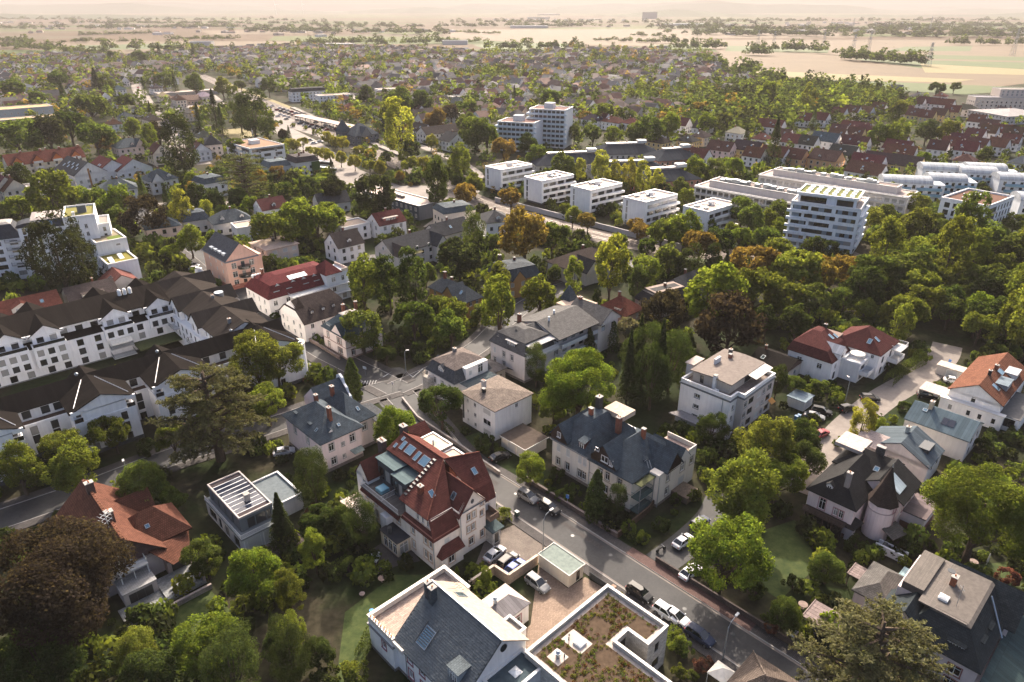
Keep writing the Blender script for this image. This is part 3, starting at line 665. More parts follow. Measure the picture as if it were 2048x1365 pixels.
# green roofed block beside it
h = House('apartment_block', 'modern block with planted flat roof, pale stone cladding and recessed corner terrace', 'building', (17.78, 65.11), 44, (.50, .47, .42), (.2, .2, .2), trim=(.3, .3, .3), short='the green-roofed block')
Lx0, Lx1, Ly0, Ly1 = -12.4, 4.4, -6.0, 10.4
h.block(-.1, .0, 4.4, 3.3, 0, 6.5, {'R': [(2.2, 4.2, 1.0, 1.7, 'd'), (2.2, 1.2, 1.6, 1.6, 'd')], 'F': [(1.6, 4, 1, 1.6, 'd')]}, mat='stone')
h.block(-12.4, 3.3, 4.4, 10.4, 0, 6.5, {'R': [(11.2, 3.9, 1.6, 2.3, 'd'), (13.1, 3.9, 1.4, 2.3, 'd')]}, mat='stone')
h.block(-12.4, -6.0, -2.6, 3.3, 0, 6.5, {'F': [(3, 4, 1.4, 1.6, 'd'), (7.5, 3.9, 1.8, 2.3, 'd')]}, mat='stone')
h.part('terrace_floor', MB().box(-2.6, 0, 3.4, -.1, 3.3, 3.55), 'wood', (.10, .09, .08)); h.part('terrace_rail', MB().box(-2.6, .02, 3.55, -.1, .07, 4.5), 'rail_metal')
h.block(-2.6, .35, -.1, 3.3, 0, 3.4, {'R': [(1.2, .8, 1.2, 1.6, 'd')]})
# parapet: one continuous coping around the L-shaped roof
out = [(-12.4, -6.0), (-2.6, -6.0), (-2.6, 3.3), (-.1, 3.3), (-.1, 0), (4.4, 0), (4.4, 10.4), (-12.4, 10.4)]
def offs(pl, d):
    n = len(pl); r = []
    for i in range(n):
        (x0, y0), (x1, y1), (x2, y2) = pl[i-1], pl[i], pl[(i+1) % n]
        a = math.atan2(y1-y0, x1-x0); b_ = math.atan2(y2-y1, x2-x1)
        n1 = (-math.sin(a), math.cos(a)); n2 = (-math.sin(b_), math.cos(b_)); k = 1 + n1[0]*n2[0] + n1[1]*n2[1]
        r.append((x1 + d*(n1[0]+n2[0])/k, y1 + d*(n1[1]+n2[1])/k))
    return r
def ringpoly(b, a_, c_, z0, z1):
    n = len(a_)
    for i in range(n):
        j = (i+1) % n; A0, A1, B0, B1 = a_[i], a_[j], c_[i], c_[j]
        b.poly((*A0, z1), (*A1, z1), (*B1, z1), (*B0, z1)); b.poly((*A0, z0), (*A1, z0), (*A1, z1), (*A0, z1)); b.poly((*B0, z0), (*B1, z0), (*B1, z1), (*B0, z1))
    return b
h.part('parapet', ringpoly(MB(), out, offs(out, .32), 6.3, 7.2), 'stone', (.50, .47, .42)); h.part('coping', ringpoly(MB(), offs(out, -.04), offs(out, .36), 7.203, 7.27), 'paint', (.46, .43, .39))
ins = offs(out, .41); 
h.part('gravel_strip', ringpoly(MB(), ins, offs(out, 1.0), 6.5, 6.62), 'gravel', (.36, .31, .27))
g2 = offs(out, 1.0); h.part('roof_soil', MB().prism(g2, 6.5, 6.66), 'soil')
def inside(pl, x, y):
    c = False
    for i in range(len(pl)):
        (x0, y0), (x1, y1) = pl[i-1], pl[i]
        if (y0 > y) != (y1 > y) and x < (x1-x0)*(y-y0)/(y1-y0)+x0: c = not c
    return c
vent(h, -9.6, 7.2, 6.65, .35, 1.1); h.part('vent_bed', MB().box(-10.6, 6.2, 6.665, -8.6, 8.2, 6.69), 'gravel', (.40, .35, .31)); dome(h, -6.0, 6.6, 6.68, 1.3); h.part('roof_light_bed', MB().box(-7.2, 5.4, 6.665, -4.8, 8.8, 6.685), 'gravel', (.40, .35, .31))
for q_ in ((-6.2, 8.3), (-6.6, 8.0), (-9.0, 6.6)): h.part('flue', MB().cyl(*q_, 6.68, 7.3, .09, .09, 7), 'dark_frame')
GREENROOF = (h, g2)

# garage, walls
h = House('garage', 'small beige street garage with flat green-grey roof', 'garage', (8.85, 82.17), 44, (.60, .53, .42), (.1, .1, .1), short='the beige garage')
h.block(0, 0, 3.4, 6.4, 0, 2.45, {'R': [(2.2, .02, .9, 2.0, 'd')]}); h.part('roof', MB().box(-.12, -.12, 2.45, 3.52, 6.52, 2.6), 'gravel', (.17, .20, .18)); h.part('roof_edge', MB().box(-.2, -.2, 2.5, -.12, 6.6, 2.72).box(3.52, -.2, 2.5, 3.6, 6.6, 2.72).box(-.12, -.2, 2.5, 3.52, -.12, 2.72).box(-.12, 6.52, 2.5, 3.52, 6.6, 2.72), 'paint', (.45, .42, .37))

# double villa with slate roofs across the street
h = House('double_villa', 'long cream double villa with steep slate roofs, dormer gables and red chimneys', 'villa', (21.07, 100.31), 44, (.68, .62, .54), SLATE, 'slate', trim=(.36, .31, .25), short='the slate double villa')
SH = lambda xs, z: rowf(xs, z, 1.0, 1.8, 'b')
h.block(0, 0, 14.2, 9.6, 0, 6.9, {'L': rowf([2.6, 5.4, 7.0], 4.2, .95, 1.7, 's') + rowf([2.6, 5.6, 7.2], 1.2, .95, 1.7, 's'), 'R': []}, base=(.6, (.3, .24, .2)))
h.block(.2, 9.6, 13.6, 19.2, 0, 6.9, {'L': [(1.4, 4.2, .95, 1.8, 'b'), (2.6, 4.2, .95, 1.8, 'b'), (5.6, 4.2, 1.0, 1.8, 'b'), (8.0, 4.2, 1.0, 1.8, 'b')] + rowf([1.4, 2.5, 5.6, 8.0], 1.2, .95, 1.7, 's')}, base=(.6, (.3, .24, .2)))
h.block(4.6, -2.5, 14.0, -.02, 0, 6.9, {'R': [(3.0, 4.2, .95, 1.7, 's'), (3.0, 1.2, .95, 1.7, 's'), (7.6, 4.2, 1.4, 1.7, 's'), (7.6, 1.1, 1.9, 1.9, 'b')]}, base=(.6, (.3, .24, .2)))
h.band(0, 0, 14.2, 9.6, 3.7, .14, .06); h.band(0, 0, 14.2, 19.2, 6.55, .28, .3, (.2, .2, .2))
h.hip(0, 0, 14.2, 9.4, 6.9, 11.2, inset=5.5, oe=.5, axis='x'); q1 = h.rs
h.hip(.2, 9.8, 13.6, 19.2, 6.9, 11.4, inset=4.6, oe=.45, axis='x', top=1.3); 
h.gable(-.15, 3.6, 8, 9.3, 8.0, 11.3, 'x', .4, .4, gcol=(.05, .032, .026), gmat='wood'); h.block(-.15, 3.6, 4, 9.3, 6.95, 8.1, {}, col=(.05, .032, .026), mat='wood')
for pw, zz, ww, hh, n_ in ((6.1, 7.7, 1.6, 1.2, 2), (7.9, 9.3, .9, .6, 1), (4.6, 7.6, .8, 1.2, 1)):
    fm, pm = win_mesh('w', ww, hh, True); link('window', fm, h.e, (-.31, pw, zz + .2), R(-90), (.6, .6, .6))
h.gable(-.1, 15.2, 8, 19.4, 8.0, 10.7, 'x', .35, .4, gcol=(.05, .032, .026), gmat='wood'); h.block(-.1, 15.2, 4, 19.4, 6.95, 8.1, {}, col=(.05, .032, .026), mat='wood')
fm, pm = win_mesh('w', .9, 1.1, True); link('window', fm, h.e, (-.26, 17.3, 7.9), R(-90), (.6, .6, .6))
h.dormer('L', 12.2, .6, 7.1, 1.5, 1.7, 3.0, 'shed', (0, 0, 14, 19), col=(.12, .05, .045), st='w', wmat='slate', rise=.6)
h.gable(6.6, -2.9, 10.8, 5.0, 7.4, 10.2, 'y', .5, .3, gcol=(.05, .032, .026), gmat='slate'); h.block(6.6, -2.4, 10.8, 0, 6.9, 7.6, {}, col=(.065, .05, .045), mat='slate')
fm, pm = win_mesh('w', .9, 1.1, True); link('window', fm, h.e, (8.9, -2.62, 7.9), 0, (.6, .6, .6))
h.gable(10.8, -2.6, 14.2, 4.5, 6.9, 8.9, 'y', .3, .0)
h.dormer('R', 5.2, 1.2, 7.4, 1.0, 1.0, 2.0, 'hip', (0, -.2, 14, 9), col=(.065, .05, .045), wmat='slate')
h.skylight('L', 5.0, .75, .8, 1.3, [(0, 0, -.5, 9.9, 6.7), (5.5, 5.5, 0, 9, 11.2)])
h.chimney(7.9, 3.8, 9, 12.4, .6, .7, (.34, .11, .06), pots=0); h.chimney(7.8, 9.4, 9, 12.4, .9, .9, (.24, .09, .06), pots=2); h.chimney(5.8, 14.6, 9.5, 13.0, .6, .8, (.34, .11, .06), pots=0); h.chimney(8.9, 15.2, 10, 14.0, 1.1, 1.0, (.05, .05, .05), 'slate', pots=1)
h.part('roof_terrace', MB().box(9.5, 9.6, 10.6, 13.2, 14.4, 11.65), 'gravel', (.42, .34, .27))
h.part('terrace_wall', MB().box(14.2, -2.4, 6.9, 16.6, -2.2, 7.9).box(16.4, -2.2, 6.9, 16.6, 4, 7.9), 'plaster', (.58, .53, .46)); h.block(14.2, -2.4, 16.6, 4.0, 0, 6.9, {'R': [(1.2, 4.2, 1.2, 1.7, 's')]})
h.part('terrace_floor', MB().box(14.2, -2.2, 6.9, 16.4, 4, 6.95), 'stone', (.4, .3, .25))
for zz in (.6, 3.4):
    h.balcony('R', 2.3, zz, 4.4, 1.7, (0, 0, 14.2, 9.6), 'bars', (.10, .14, .13), (.10, .15, .14), 1.0)
h.part('balcony_roof', MB().box(.2, -1.9, 6.35, 4.6, -.02, 6.5), 'gravel', (.07, .075, .04)); h.part('balcony_post', MB().box(.3, -1.75, 0, .42, -1.63, 6.35).box(4.3, -1.75, 0, 4.42, -1.63, 6.35), 'rail_metal')
h.part('roof_ladder', MB().tube([(4.7, -.4, 6.7), (5.1, .7, 8.2)], .05, 4).tube([(5.3, -.5, 6.7), (5.7, .6, 8.2)], .05, 4), 'rail_metal')
h.part('terrace', MB().box(9.2, -6.0, 0, 13.2, -2.5, 1.3), 'stone', (.16, .12, .09)); h.pipe('L', 9.6, 0, 6.6, (0, 0, 14, 19)); h.pipe('R', 4.7, 0, 6.6, (0, -2.5, 14, 9))

# white three-storey block with brown roof, and garages
h = House('apartment_block', 'white three-storey block with shallow brown hipped roof beside the junction', 'building', (-3.52, 123.21), 43, (.80, .79, .77), (.20, .165, .14), 'tile', trim=(.6, .6, .6), short='the white three-storey block')
h.block(0, 0, 10.6, 10.6, 0, 7.2, {'L': [(8.8, 5.6, .7, .8, 'w'), (8.8, 3.0, .7, .8, 'w'), (8.8, .8, .7, .8, 'w'), (6.4, 5.4, .8, 1.0, 'w'), (6.4, 2.9, .8, 1.0, 'w'), (6.4, .5, .8, 1.0, 'w'), (2.6, 5.2, 2.4, 1.3, 'b'), (2.6, 2.7, 2.4, 1.3, 'w'), (2.6, .3, 2.4, 1.2, 'b')], 'R': [(6.2, 5.6, .8, 1.0, 'w')]})
h.hip(0, 0, 10.6, 10.6, 7.2, 8.3, inset=4.6, oe=.35, top=.6)
h.part('stair_glazing', MB().box(-.06, 10.0, 1.0, .0, 10.5, 6.8), 'dark_frame'); h.chimney(4.0, 8.0, 7.6, 9.6, .7, .9, (.5, .46, .42), 'plaster', pots=2); h.chimney(2.6, 6.4, 7.5, 8.9, .6, .7, (.05, .05, .05), 'slate', pots=0)
for zz in (.6, 3.0, 5.5): h.balcony('F', 5.5, zz, 8.5, 1.3, (0, 0, 10.6, 10.6), 'solid', (.55, .5, .45), (.48, .38, .3))
h = House('garage', 'row of garages with wide dark flat roof below the white block', 'garage', (2.20, 116.73), 44, (.62, .57, .49), short='the garage row')
h.block(0, -.6, 6.2, 6.3, 0, 2.4, {'L': rowf([1.4, 4.0], .02, 2.2, 2.0, 'b')}); h.part('roof', MB().box(-.3, -.9, 2.42, 6.5, 6.6, 2.65), 'gravel', (.075, .06, .05)); h.part('roof_edge', MB().box(-.36, -.96, 2.5, -.3, 6.66, 2.72).box(-.3, -.96, 2.5, 6.56, -.9, 2.72), 'paint', (.5, .48, .45))

# mansard villa
h = House('villa', 'white mansard villa with ornate dormer and rear roof terrace at the junction', 'villa', (-12.73, 136.0), 44, (.74, .70, .66), (.085, .09, .095), 'slate', trim=(.45, .43, .4), short='the mansard villa')
h.block(0, 0, 10.5, 9.6, 0, 6.5, {'L': rowf([1.8, 4.4, 7.2], 3.9, .9, 1.6, 's') + rowf([1.8, 4.4, 7.2], 1.0, .9, 1.6, 's'), 'R': rowf([2.4, 5, 8], 1.0, .9, 1.6, 's')}, base=(.6, (.3, .25, .22)))
h.band(0, 0, 10.5, 9.6, 6.3, .25, .3, (.4, .4, .4)); h.mansard(0, 0, 10.5, 9.6, 6.55, 9.0, 10.6, .9, 4.2, topm='tile', topc=(.17, .14, .125))
h.dormer('L', 5.0, .2, 6.7, 1.9, 1.9, 2.4, 'gable', (0, 0, 10.5, 9.6), col=(.6, .56, .5), n=2); h.dormer('B', 3.0, .2, 6.7, 1.8, 1.8, 2, 'gable', (0, 0, 10.5, 9.6))
h.block(3.0, -.4, 9.6, 4.0, 6.5, 9.3, {'R': [(4.4, 6.9, 1.5, 2.0, 'w'), (1.4, 7.2, .9, 1.2, 'b')]}); h.block(1.0, -3.2, 10.0, -.02, 0, 6.3, {'R': rowf([2.5, 6], 3.6, 1.2, 1.6, 'w')}); h.part('terrace_floor', MB().box(1.1, -3.1, 6.3, 9.9, -.4, 6.36), 'gravel', (.075, .095, .10)); h.railrun([(1.1, -.1), (1.1, -3.1), (9.9, -3.1), (9.9, -.1)], 6.36, 1.0, (.08, .09, .1))
h.chimney(5.2, 6.0, 9.5, 11.4, .6, .8, (.2, .2, .2)); h.part('corner_bay', MB().prism([(-1.2, 8.2), (-.2, 7.4), (.0, 9.6), (-.2, 10.6), (-1.2, 10.2)], 0, 5.0), 'stone', (.5, .46, .4)); h.railrun([(0, 7.4), (-1.2, 8.2), (-1.2, 10.2), (0, 10.7)], 5.0, .9, (.5, .42, .32))
h.block(10.6, 2.0, 17.4, 7.6, 0, 3.5, {'R': [(3.4, .3, 4.5, 2.0, 'd')]}, col=(.5, .44, .36)); h.hip(10.6, 2.0, 17.4, 7.6, 3.5, 4.6, inset=2.4, oe=.4, col=(.15, .135, .125))
h.part('porch_roof', MB().slab([[(17.4, 2.5, 3.3), (19.4, 1.2, 2.4), (19.4, 5.2, 2.4), (17.4, 6.4, 3.3)]], .1), 'slate', (.03, .03, .03))

# large grey roofed apartment house
h = House('apartment_house', 'large pale apartment house with grey slate roofs, long balconies and roof terrace', 'building', (3.02, 148.08), 44, (.70, .63, .58), (.10, .097, .095), 'slate', trim=(.40, .35, .31), short='the grey-roofed apartment house')
h.block(0, 0, 10.0, 12.0, 0, 7.2, {'L': rowf([4.4, 7.2], 4.5, .9, 1.5, 's') + rowf([7.2, 10.6], 1.8, .9, 1.5, 's') + [(10.6, 4.5, .9, 1.5, 'b')], 'R': [(6, 4.4, 2.2, 1.6, 'd')]}, base=(.6, (.3, .25, .22)))
h.mansard(0, 0, 10.5, 12.0, 7.2, 9.6, 11.2, 1.2, 4.4)
h.dormer('L', 5.0, .3, 7.5, 3.6, 1.7, 3.0, 'flat', (0, 0, 10, 12), col=(.09, .09, .09), n=3, rcol=(.5, .47, .44), rmat='gravel', wmat='slate'); h.dormer('L', 10, .6, 7.5, 1.2, 1.3, 2, 'gable', (0, 0, 10, 12), col=(.5, .46, .4))
h.block(1.6, .3, 9.4, 3.6, 7.2, 9.2, {'R': [(2, 7.5, 2.6, 1.6, 'd'), (5.6, 7.5, 2.6, 1.6, 'd')]}, col=(.5, .5, .5)); h.part('terrace_roof', MB().slab([[(1.2, -1.0, 9.2), (9.6, -1.0, 9.2), (9.6, 4, 9.7), (1.2, 4, 9.7)]], .12), 'seam_metal', (.45, .44, .43)); h.part('terrace', MB().box(.0, -2.0, 6.6, 10.0, -.02, 7.2), 'plaster', (.55, .54, .53)); h.railrun([(.1, 0), (.1, -1.9), (9.9, -1.9), (9.9, 0)], 7.2, .9, (.62, .64, .66), gap=.14)
h.block(10.0, 0.5, 29.0, 12.5, 0, 9.0, {'R': rowf(spread(0, 19, 6), 6.2, 1.6, 2.0, 'd') + rowf(spread(0, 19, 6), 3.4, 1.6, 2.0, 'd') + rowf(spread(0, 19, 6), .6, 1.6, 2.0, 'd')})
h.gable(10.0, -1.6, 24.6, 13.0, 9.0, 11.3, 'x', .6, .3, mid=5.8)
h.gable(3.5, 3.0, 12, 9.5, 9.3, 11.0, 'x', .4, .2)
for zz in (3.0, 6.0): h.balcony('R', 10.2, zz, 18.0, 2.2, (10, .5, 29, 12), 'solid', (.55, .55, .56), (.52, .55, .57))
h.gable(25.0, -2.6, 33.0, 9.0, 8.6, 11.4, 'y', .5, .3); h.block(25.0, -1.8, 33.0, 9.0, 0, 8.6, {'R': rowf([2, 6], 5.8, 1.4, 1.8, 'd')})
h.part('roof_flat', MB().box(26, 6, 8.7, 34, 14, 9.4), 'gravel', (.42, .33, .26)); h.rings([(29, 32.6, 11.8, 15.4, 9.5), (30.6, 31, 13.4, 13.8, 13.2)], '', .12, mat='slate', col=SLATE, name='spire')
for (cx_, cy_) in ((13, 4.5), (17, 6.5)): h.part('flue', MB().cyl(cx_, cy_, 9.5, 12.2, .25, .25, 8), 'white_frame')
h.chimney(9, 11, 9.5, 12, .7, .9); h.chimney(29, 8, 9, 12, .7, .9)

# black and white modern house
h = House('house', 'dark flat-roofed modern house with solar strips and white balustrade terrace', 'house', (-44.23, 89.32), 44, (.50, .52, .53), (.02, .02, .025), trim=(.5, .5, .5), short='the dark modern house')
h.block(0, 0, 7.4, 14.6, 0, 3.1, {'L': [(2.4, .2, 2.2, 2.2, 'd'), (6.2, .2, 1.6, 2.2, 'd'), (9.0, .2, 1.2, 2.2, 'd'), (12, .4, 3.0, 2.0, 'd')], 'R': [(2.0, .1, 2.4, 2.4, 'b'), (4.8, .1, 2.6, 2.4, 'b')]}, col=(.52, .52, .52))
h.part('terrace', MB().box(-.15, -.15, 3.1, 7.5, 14.7, 3.32), 'paint', (.14, .155, .16)); h.railrun([(-.05, 14.5), (-.05, -.05), (7.3, -.05)], 3.32, .85, (.66, .66, .66), gap=.14)
h.block(.8, 1.7, 6.6, 14.2, 3.3, 6.0, {'L': rowf([3.0, 5.8, 8.6, 11], 3.5, .5, 1.9, 'd'), 'R': [(1.9, 3.4, 1.3, 2.0, 'd'), (3.6, 3.4, 1.8, 2.0, 'd'), (5.0, 3.4, .8, 2.0, 'd')]}, col=(.13, .145, .155))
h.part('roof', MB().box(1.0, 1.9, 6.0, 6.4, 14.0, 6.06), 'gravel', (.05, .04, .042)); h.part('parapet', MB().box(.75, 1.65, 5.9, 1.0, 14.25, 6.3).box(6.4, 1.65, 5.9, 6.65, 14.25, 6.3).box(1.0, 1.65, 5.9, 6.4, 1.9, 6.3).box(1.0, 14.0, 5.9, 6.4, 14.25, 6.3), 'paint', (.34, .30, .28))
for i in range(9): h.part('roof_seam', MB().box(1.05, 3.1 + i*1.2, 6.065, 6.35, 3.22 + i*1.2, 6.11), 'lamp_white')
for i in range(8): h.part('solar_panel', MB().box(1.05, 3.3 + i*1.2, 6.07, 6.3, 4.2 + i*1.2, 6.12), 'solar')
h.chimney(4.0, 5.4, 6.0, 7.4, .8, .8, (.46, .40, .35), 'plaster', pots=0)
h.block(7.4, 4.2, 13.2, 13.4, 0, 3.0, {}, col=(.5, .5, .5)); h.flat(7.4, 4.2, 13.2, 13.4, 2.9, .3, .25, deckc=(.12, .14, .15), copec=(.45, .45, .46))
h.part('patio', MB().box(-1.0, -4.6, 0, 9, -.15, .12), 'stone', (.14, .11, .10)); h.part('sunshade_post', MB().box(.1, -.6, .12, .2, -.5, 3.1).box(3.4, -.6, .12, 3.5, -.5, 3.1).box(6.9, -.6, .12, 7.0, -.5, 3.1), 'white_frame')

# old tiled villa, lower left
h = House('villa', 'old villa with sweeping orange tiled roofs, dark gable and terrace in the lower garden', 'villa', (-53.2, 84.7), 44, (.45, .37, .36), ORANGE, 'tile', trim=(.5, .5, .48), short='the orange-tiled villa')
h.block(-10.6, 2.8, -1.0, 22.4, 0, 4.4, {'R': [(6.9, .6, 1.0, 1.4, 'd'), (4.2, 1.6, .01, .01, 'w')], 'L': rowf([4, 9, 14], 1.2, 1.2, 1.6, 's')}, col=(.52, .45, .43))
h.gable(-10.6, 2.8, -.6, 22.6, 4.6, 9.2, 'y', .5, .5, mid=-5.5, gcol=(.10, .06, .065), gmat='wood')
for pw, zz, ww, hh in ((4.6, 5.0, 1.9, 1.6), (2.6, 5.0, 1.0, 1.5), (5.2, 7.4, .6, .6)):
    fm, pm = win_mesh('w', ww, hh, True); link('window', fm, h.e, (-10.6 + pw, 2.63, zz), 0, (.6, .6, .6))
h.part('balcony', MB().box(-7.6, 1.0, 4.1, -3.4, 2.75, 4.25), 'plaster', (.55, .55, .55)); h.railrun([(-7.5, 2.7), (-7.5, 1.1), (-3.5, 1.1), (-3.5, 2.7)], 4.25, .9, (.6, .62, .62), gap=.16); h.part('balcony_post', MB().box(-7.5, 1.05, 0, -7.35, 1.2, 4.1).box(-3.65, 1.05, 0, -3.5, 1.2, 4.1).box(-5.6, 1.05, 2.2, -5.5, 1.2, 4.1), 'white_frame')
h.block(-8.2, -1.2, -3.4, 2.78, 0, 2.4, {'R': [(2.4, .05, 3.4, 1.9, 'd')]}, col=(.5, .44, .42)); h.part('terrace_floor', MB().box(-8.3, -1.3, 2.4, -3.3, 2.75, 2.5), 'stone', (.3, .3, .3))
h.block(-4.0, 5.4, 4.0, 12.4, 0, 4.6, {'R': [(6.2, 2.4, .7, 1.0, 'w')]}, col=(.52, .45, .38)); h.hip(-4.6, 5.0, 4.0, 12.6, 4.6, 8.2, inset=3.2, oe=.7, axis='x', col=(.11, .048, .034)); h.skylight('R', 4.2, .55, .7, .7, h.rs)
h.part('porch_roof', MB().slab([[(-3.0, 5.4, 4.4), (4.4, 5.6, 3.6), (2.6, .6, 2.6), (-.4, -.4, 2.9), (-2.6, 2.4, 5.0)]], .15), 'tile', (.125, .055, .038)); h.block(-1.0, 1.0, 2.4, 5.4, 0, 2.5, {'R': [(1.6, .3, 2.0, 1.9, 'd')]}, col=(.45, .36, .34))
h.part('terrace', MB().box(-3.3, -4.6, 0, 2.6, .9, .6), 'stone', (.26, .27, .27)); h.part('terrace_wall', MB().box(2.2, -4.6, .6, 2.6, .4, 1.5).box(-9.6, -6.4, 0, 2.8, -6.0, .9), 'stone', (.36, .3, .28)); h.part('paving', MB().box(-9.4, -6.0, 0, -3.4, -1.2, .25), 'stone', (.22, .23, .23))
h.chimney(-5.4, 8.4, 7.5, 11.0, 1.1, .9, (.13, .09, .075), pots=2); h.chimney(-5.4, 18.6, 7.5, 11.0, 1.2, .9, (.13, .09, .075), pots=2)
h.block(-2, 14.5, 2.2, 18.5, 0, 4.4, {}); h.gable(-4, 14.5, 2.2, 18.5, 4.4, 7.0, 'x', .3, .2, col=(.11, .048, .034))
an = MB()
for k, zz in enumerate((10.2, 11.0, 11.7)):
    an.tube([(-7.0, 6.6, zz), (-5.2, 7.8, zz)], .035, 4)
    for i in range(4): an.tube([(-6.8 + i*.5, 6.2 + i*.33, zz), (-7.2 + i*.5, 7.3 + i*.33, zz)], .03, 4)
an.tube([(-6.1, 7.2, 7.5), (-6.1, 7.2, 12.2)], .05, 5); h.part('aerial', an, 'white_frame')
rc = MB()
for i in range(48): rc.box(-5.72, 2.4 + i*.42, 9.3, -5.28, 2.72 + i*.42, 9.52 + .04*(i % 2))
h.part('ridge_cap', rc, 'tile', (.19, .085, .055))
# villa with the round stair turret
h = House('villa', 'pale pink villa with round stair turret, black pointed spire and timber balcony', 'villa', (57.19, 93.28), 44, (.72, .62, .61), (.022, .022, .023), 'slate', trim=(.42, .24, .24), short='the turret villa')
h.block(0, 0, 14.6, 7.8, 0, 6.4, {'L': [(5.2, 3.4, 1.1, 2.2, 's'), (1.9, 3.4, .75, 1.5, 's'), (2.8, 3.4, .75, 1.5, 's'), (5, .6, 1.0, 1.6, 's')]}, base=(.7, (.25, .14, .11)))
h.block(7.2, -4.8, 15.2, -.02, 0, 6.4, {'R': rowf([2.0, 5.2, 7.8], 3.7, .9, 1.7, 's') + rowf([2.0, 5.2, 7.8], .9, .9, 1.7, 's')}, base=(.7, (.25, .14, .11)))
h.hip(0, 0, 14.6, 7.8, 6.4, 9.8, inset=3.0, oe=.45); h.dormer('L', 4.9, .8, 7.1, 1.1, 1.1, 2.4, 'gable', (0, 0, 14.6, 7.8), col=(.5, .5, .5))
h.gable(7.2, -4.9, 15.4, 3.5, 6.4, 9.0, 'x', .45, .3); h.hip(9.5, -1.2, 17.6, 7.8, 7.3, 9.8, inset=3.4, oe=.3)
h.part('roof_glazing', MB().slab([[(8.2, -1.6, 8.7), (11.4, -1.6, 8.9), (11.4, -4.0, 7.3), (8.2, -4.0, 7.2)]], .12), 'seam_metal', (.42, .50, .54)); h.part('roof_deck', MB().box(12, 4.4, 9.2, 17, 9.2, 9.9), 'gravel', (.40, .34, .30))
b = MB().cyl(5.0, -2.6, 0, 7.2, 2.1, 2.1, 20); h.part('turret', b, 'plaster', (.72, .62, .61)); h.part('turret_band', MB().cyl(5.0, -2.6, 5.4, 5.58, 2.18, 2.18, 20), 'paint', (.35, .28, .28))
b = MB(); n = 8; 
prof = [(2.5, 6.9), (2.0, 7.9), (.95, 10.8), (.1, 13.6)]
for i in range(n):
    a0, a1 = i*2*math.pi/n, (i+1)*2*math.pi/n
    for (r0, z0), (r1, z1) in zip(prof, prof[1:]): b.poly(*[(5.0 + r*math.cos(a), -2.6 + r*math.sin(a), z) for r, a, z in ((r0, a0, z0), (r0, a1, z0), (r1, a1, z1), (r1, a0, z1))])
h.part('spire', b, 'slate', (.045, .034, .03)); h.part('finial', MB().cyl(5.0, -2.6, 13.7, 14.4, .12, .03, 6), 'zinc')
for an_, zz, ww, hh in ((-100, 5.8, .6, .9), (-60, 5.8, .6, .9), (-75, 2.6, .8, 1.7)):
    fm, pm = win_mesh('s', ww, hh, True); a_ = R(an_); link('window', fm, h.e, (5.0 + 2.12*math.cos(a_), -2.6 + 2.12*math.sin(a_), zz), a_ + R(90), (.42, .24, .24))
h.part('balcony', MB().box(-1.9, .6, 2.9, -.02, 7.7, 3.1), 'wood', (.06, .04, .035)); b = MB()
for i in range(13): b.box(-1.9, .7 + i*.57, 3.1, -1.82, .8 + i*.57, 3.95)
b.box(-1.92, .6, 3.9, -1.8, 7.7, 4.02).box(-1.92, .6, 3.3, -1.8, 7.7, 3.36); h.part('balcony_rail', b, 'wood', (.07, .045, .035))
b = MB()
for i in range(5): b.box(-1.9, .7 + i*1.6, 0, -1.7, .9 + i*1.6, 2.9)
h.part('loggia', b, 'wood', (.06, .04, .035)); h.part('loggia_glazing', MB().box(-1.6, .7, .2, -1.5, 7.4, 2.6), 'car_glass')
h.part('lean_to_roof', MB().slab([[(-.6, -.8, 2.6), (-.6, .7, 2.6), (1.4, .3, 4.0), (1.2, -1.6, 3.8)]], .12), 'slate', (.04, .035, .035)); h.block(-.4, -.6, 1.2, .5, 0, 2.6, {}, col=(.6, .52, .51))
h.block(9.6, -8.4, 16.0, -4.82, 1.6, 3.5, {}); h.block(9.62, -8.38, 15.98, -4.84, 0, 1.6, {}, col=(.28, .12, .09), mat='brickwork', name='base_wall'); h.part('extension_roof', MB().box(9.4, -8.6, 3.5, 16.2, -4.82, 3.75), 'seam_metal', (.16, .13, .13))
h.part('porch_roof', MB().slab([[(3.0, -4.0, 2.9), (6.8, -4.8, 2.9), (6.0, -7.4, 2.3), (2.2, -6.2, 2.3)]], .1), 'slate', (.12, .11, .10)); h.part('stair_wall', MB().box(.6, -8.8, 0, .9, -4.2, 1.5).box(2.4, -8.8, 0, 2.7, -4.2, 1.1), 'plaster', (.55, .57, .6))
st = MB()
for i in range(6): st.box(.9, -8.6 + i*.6, 0, 2.4, -8.0 + i*.6, .2 + i*.2)
h.part('steps', st, 'stone', (.12, .12, .12)); h.chimney(1.9, 2.6, 6.8, 11.4, .6, .8, (.26, .23, .21), 'plaster', pots=1); h.chimney(14.0, 2.0, 8.5, 11.2, .7, 1.4, (.07, .07, .07), 'slate', pots=0)
h.skylight('L', 2.6, .4, .9, 1.0)

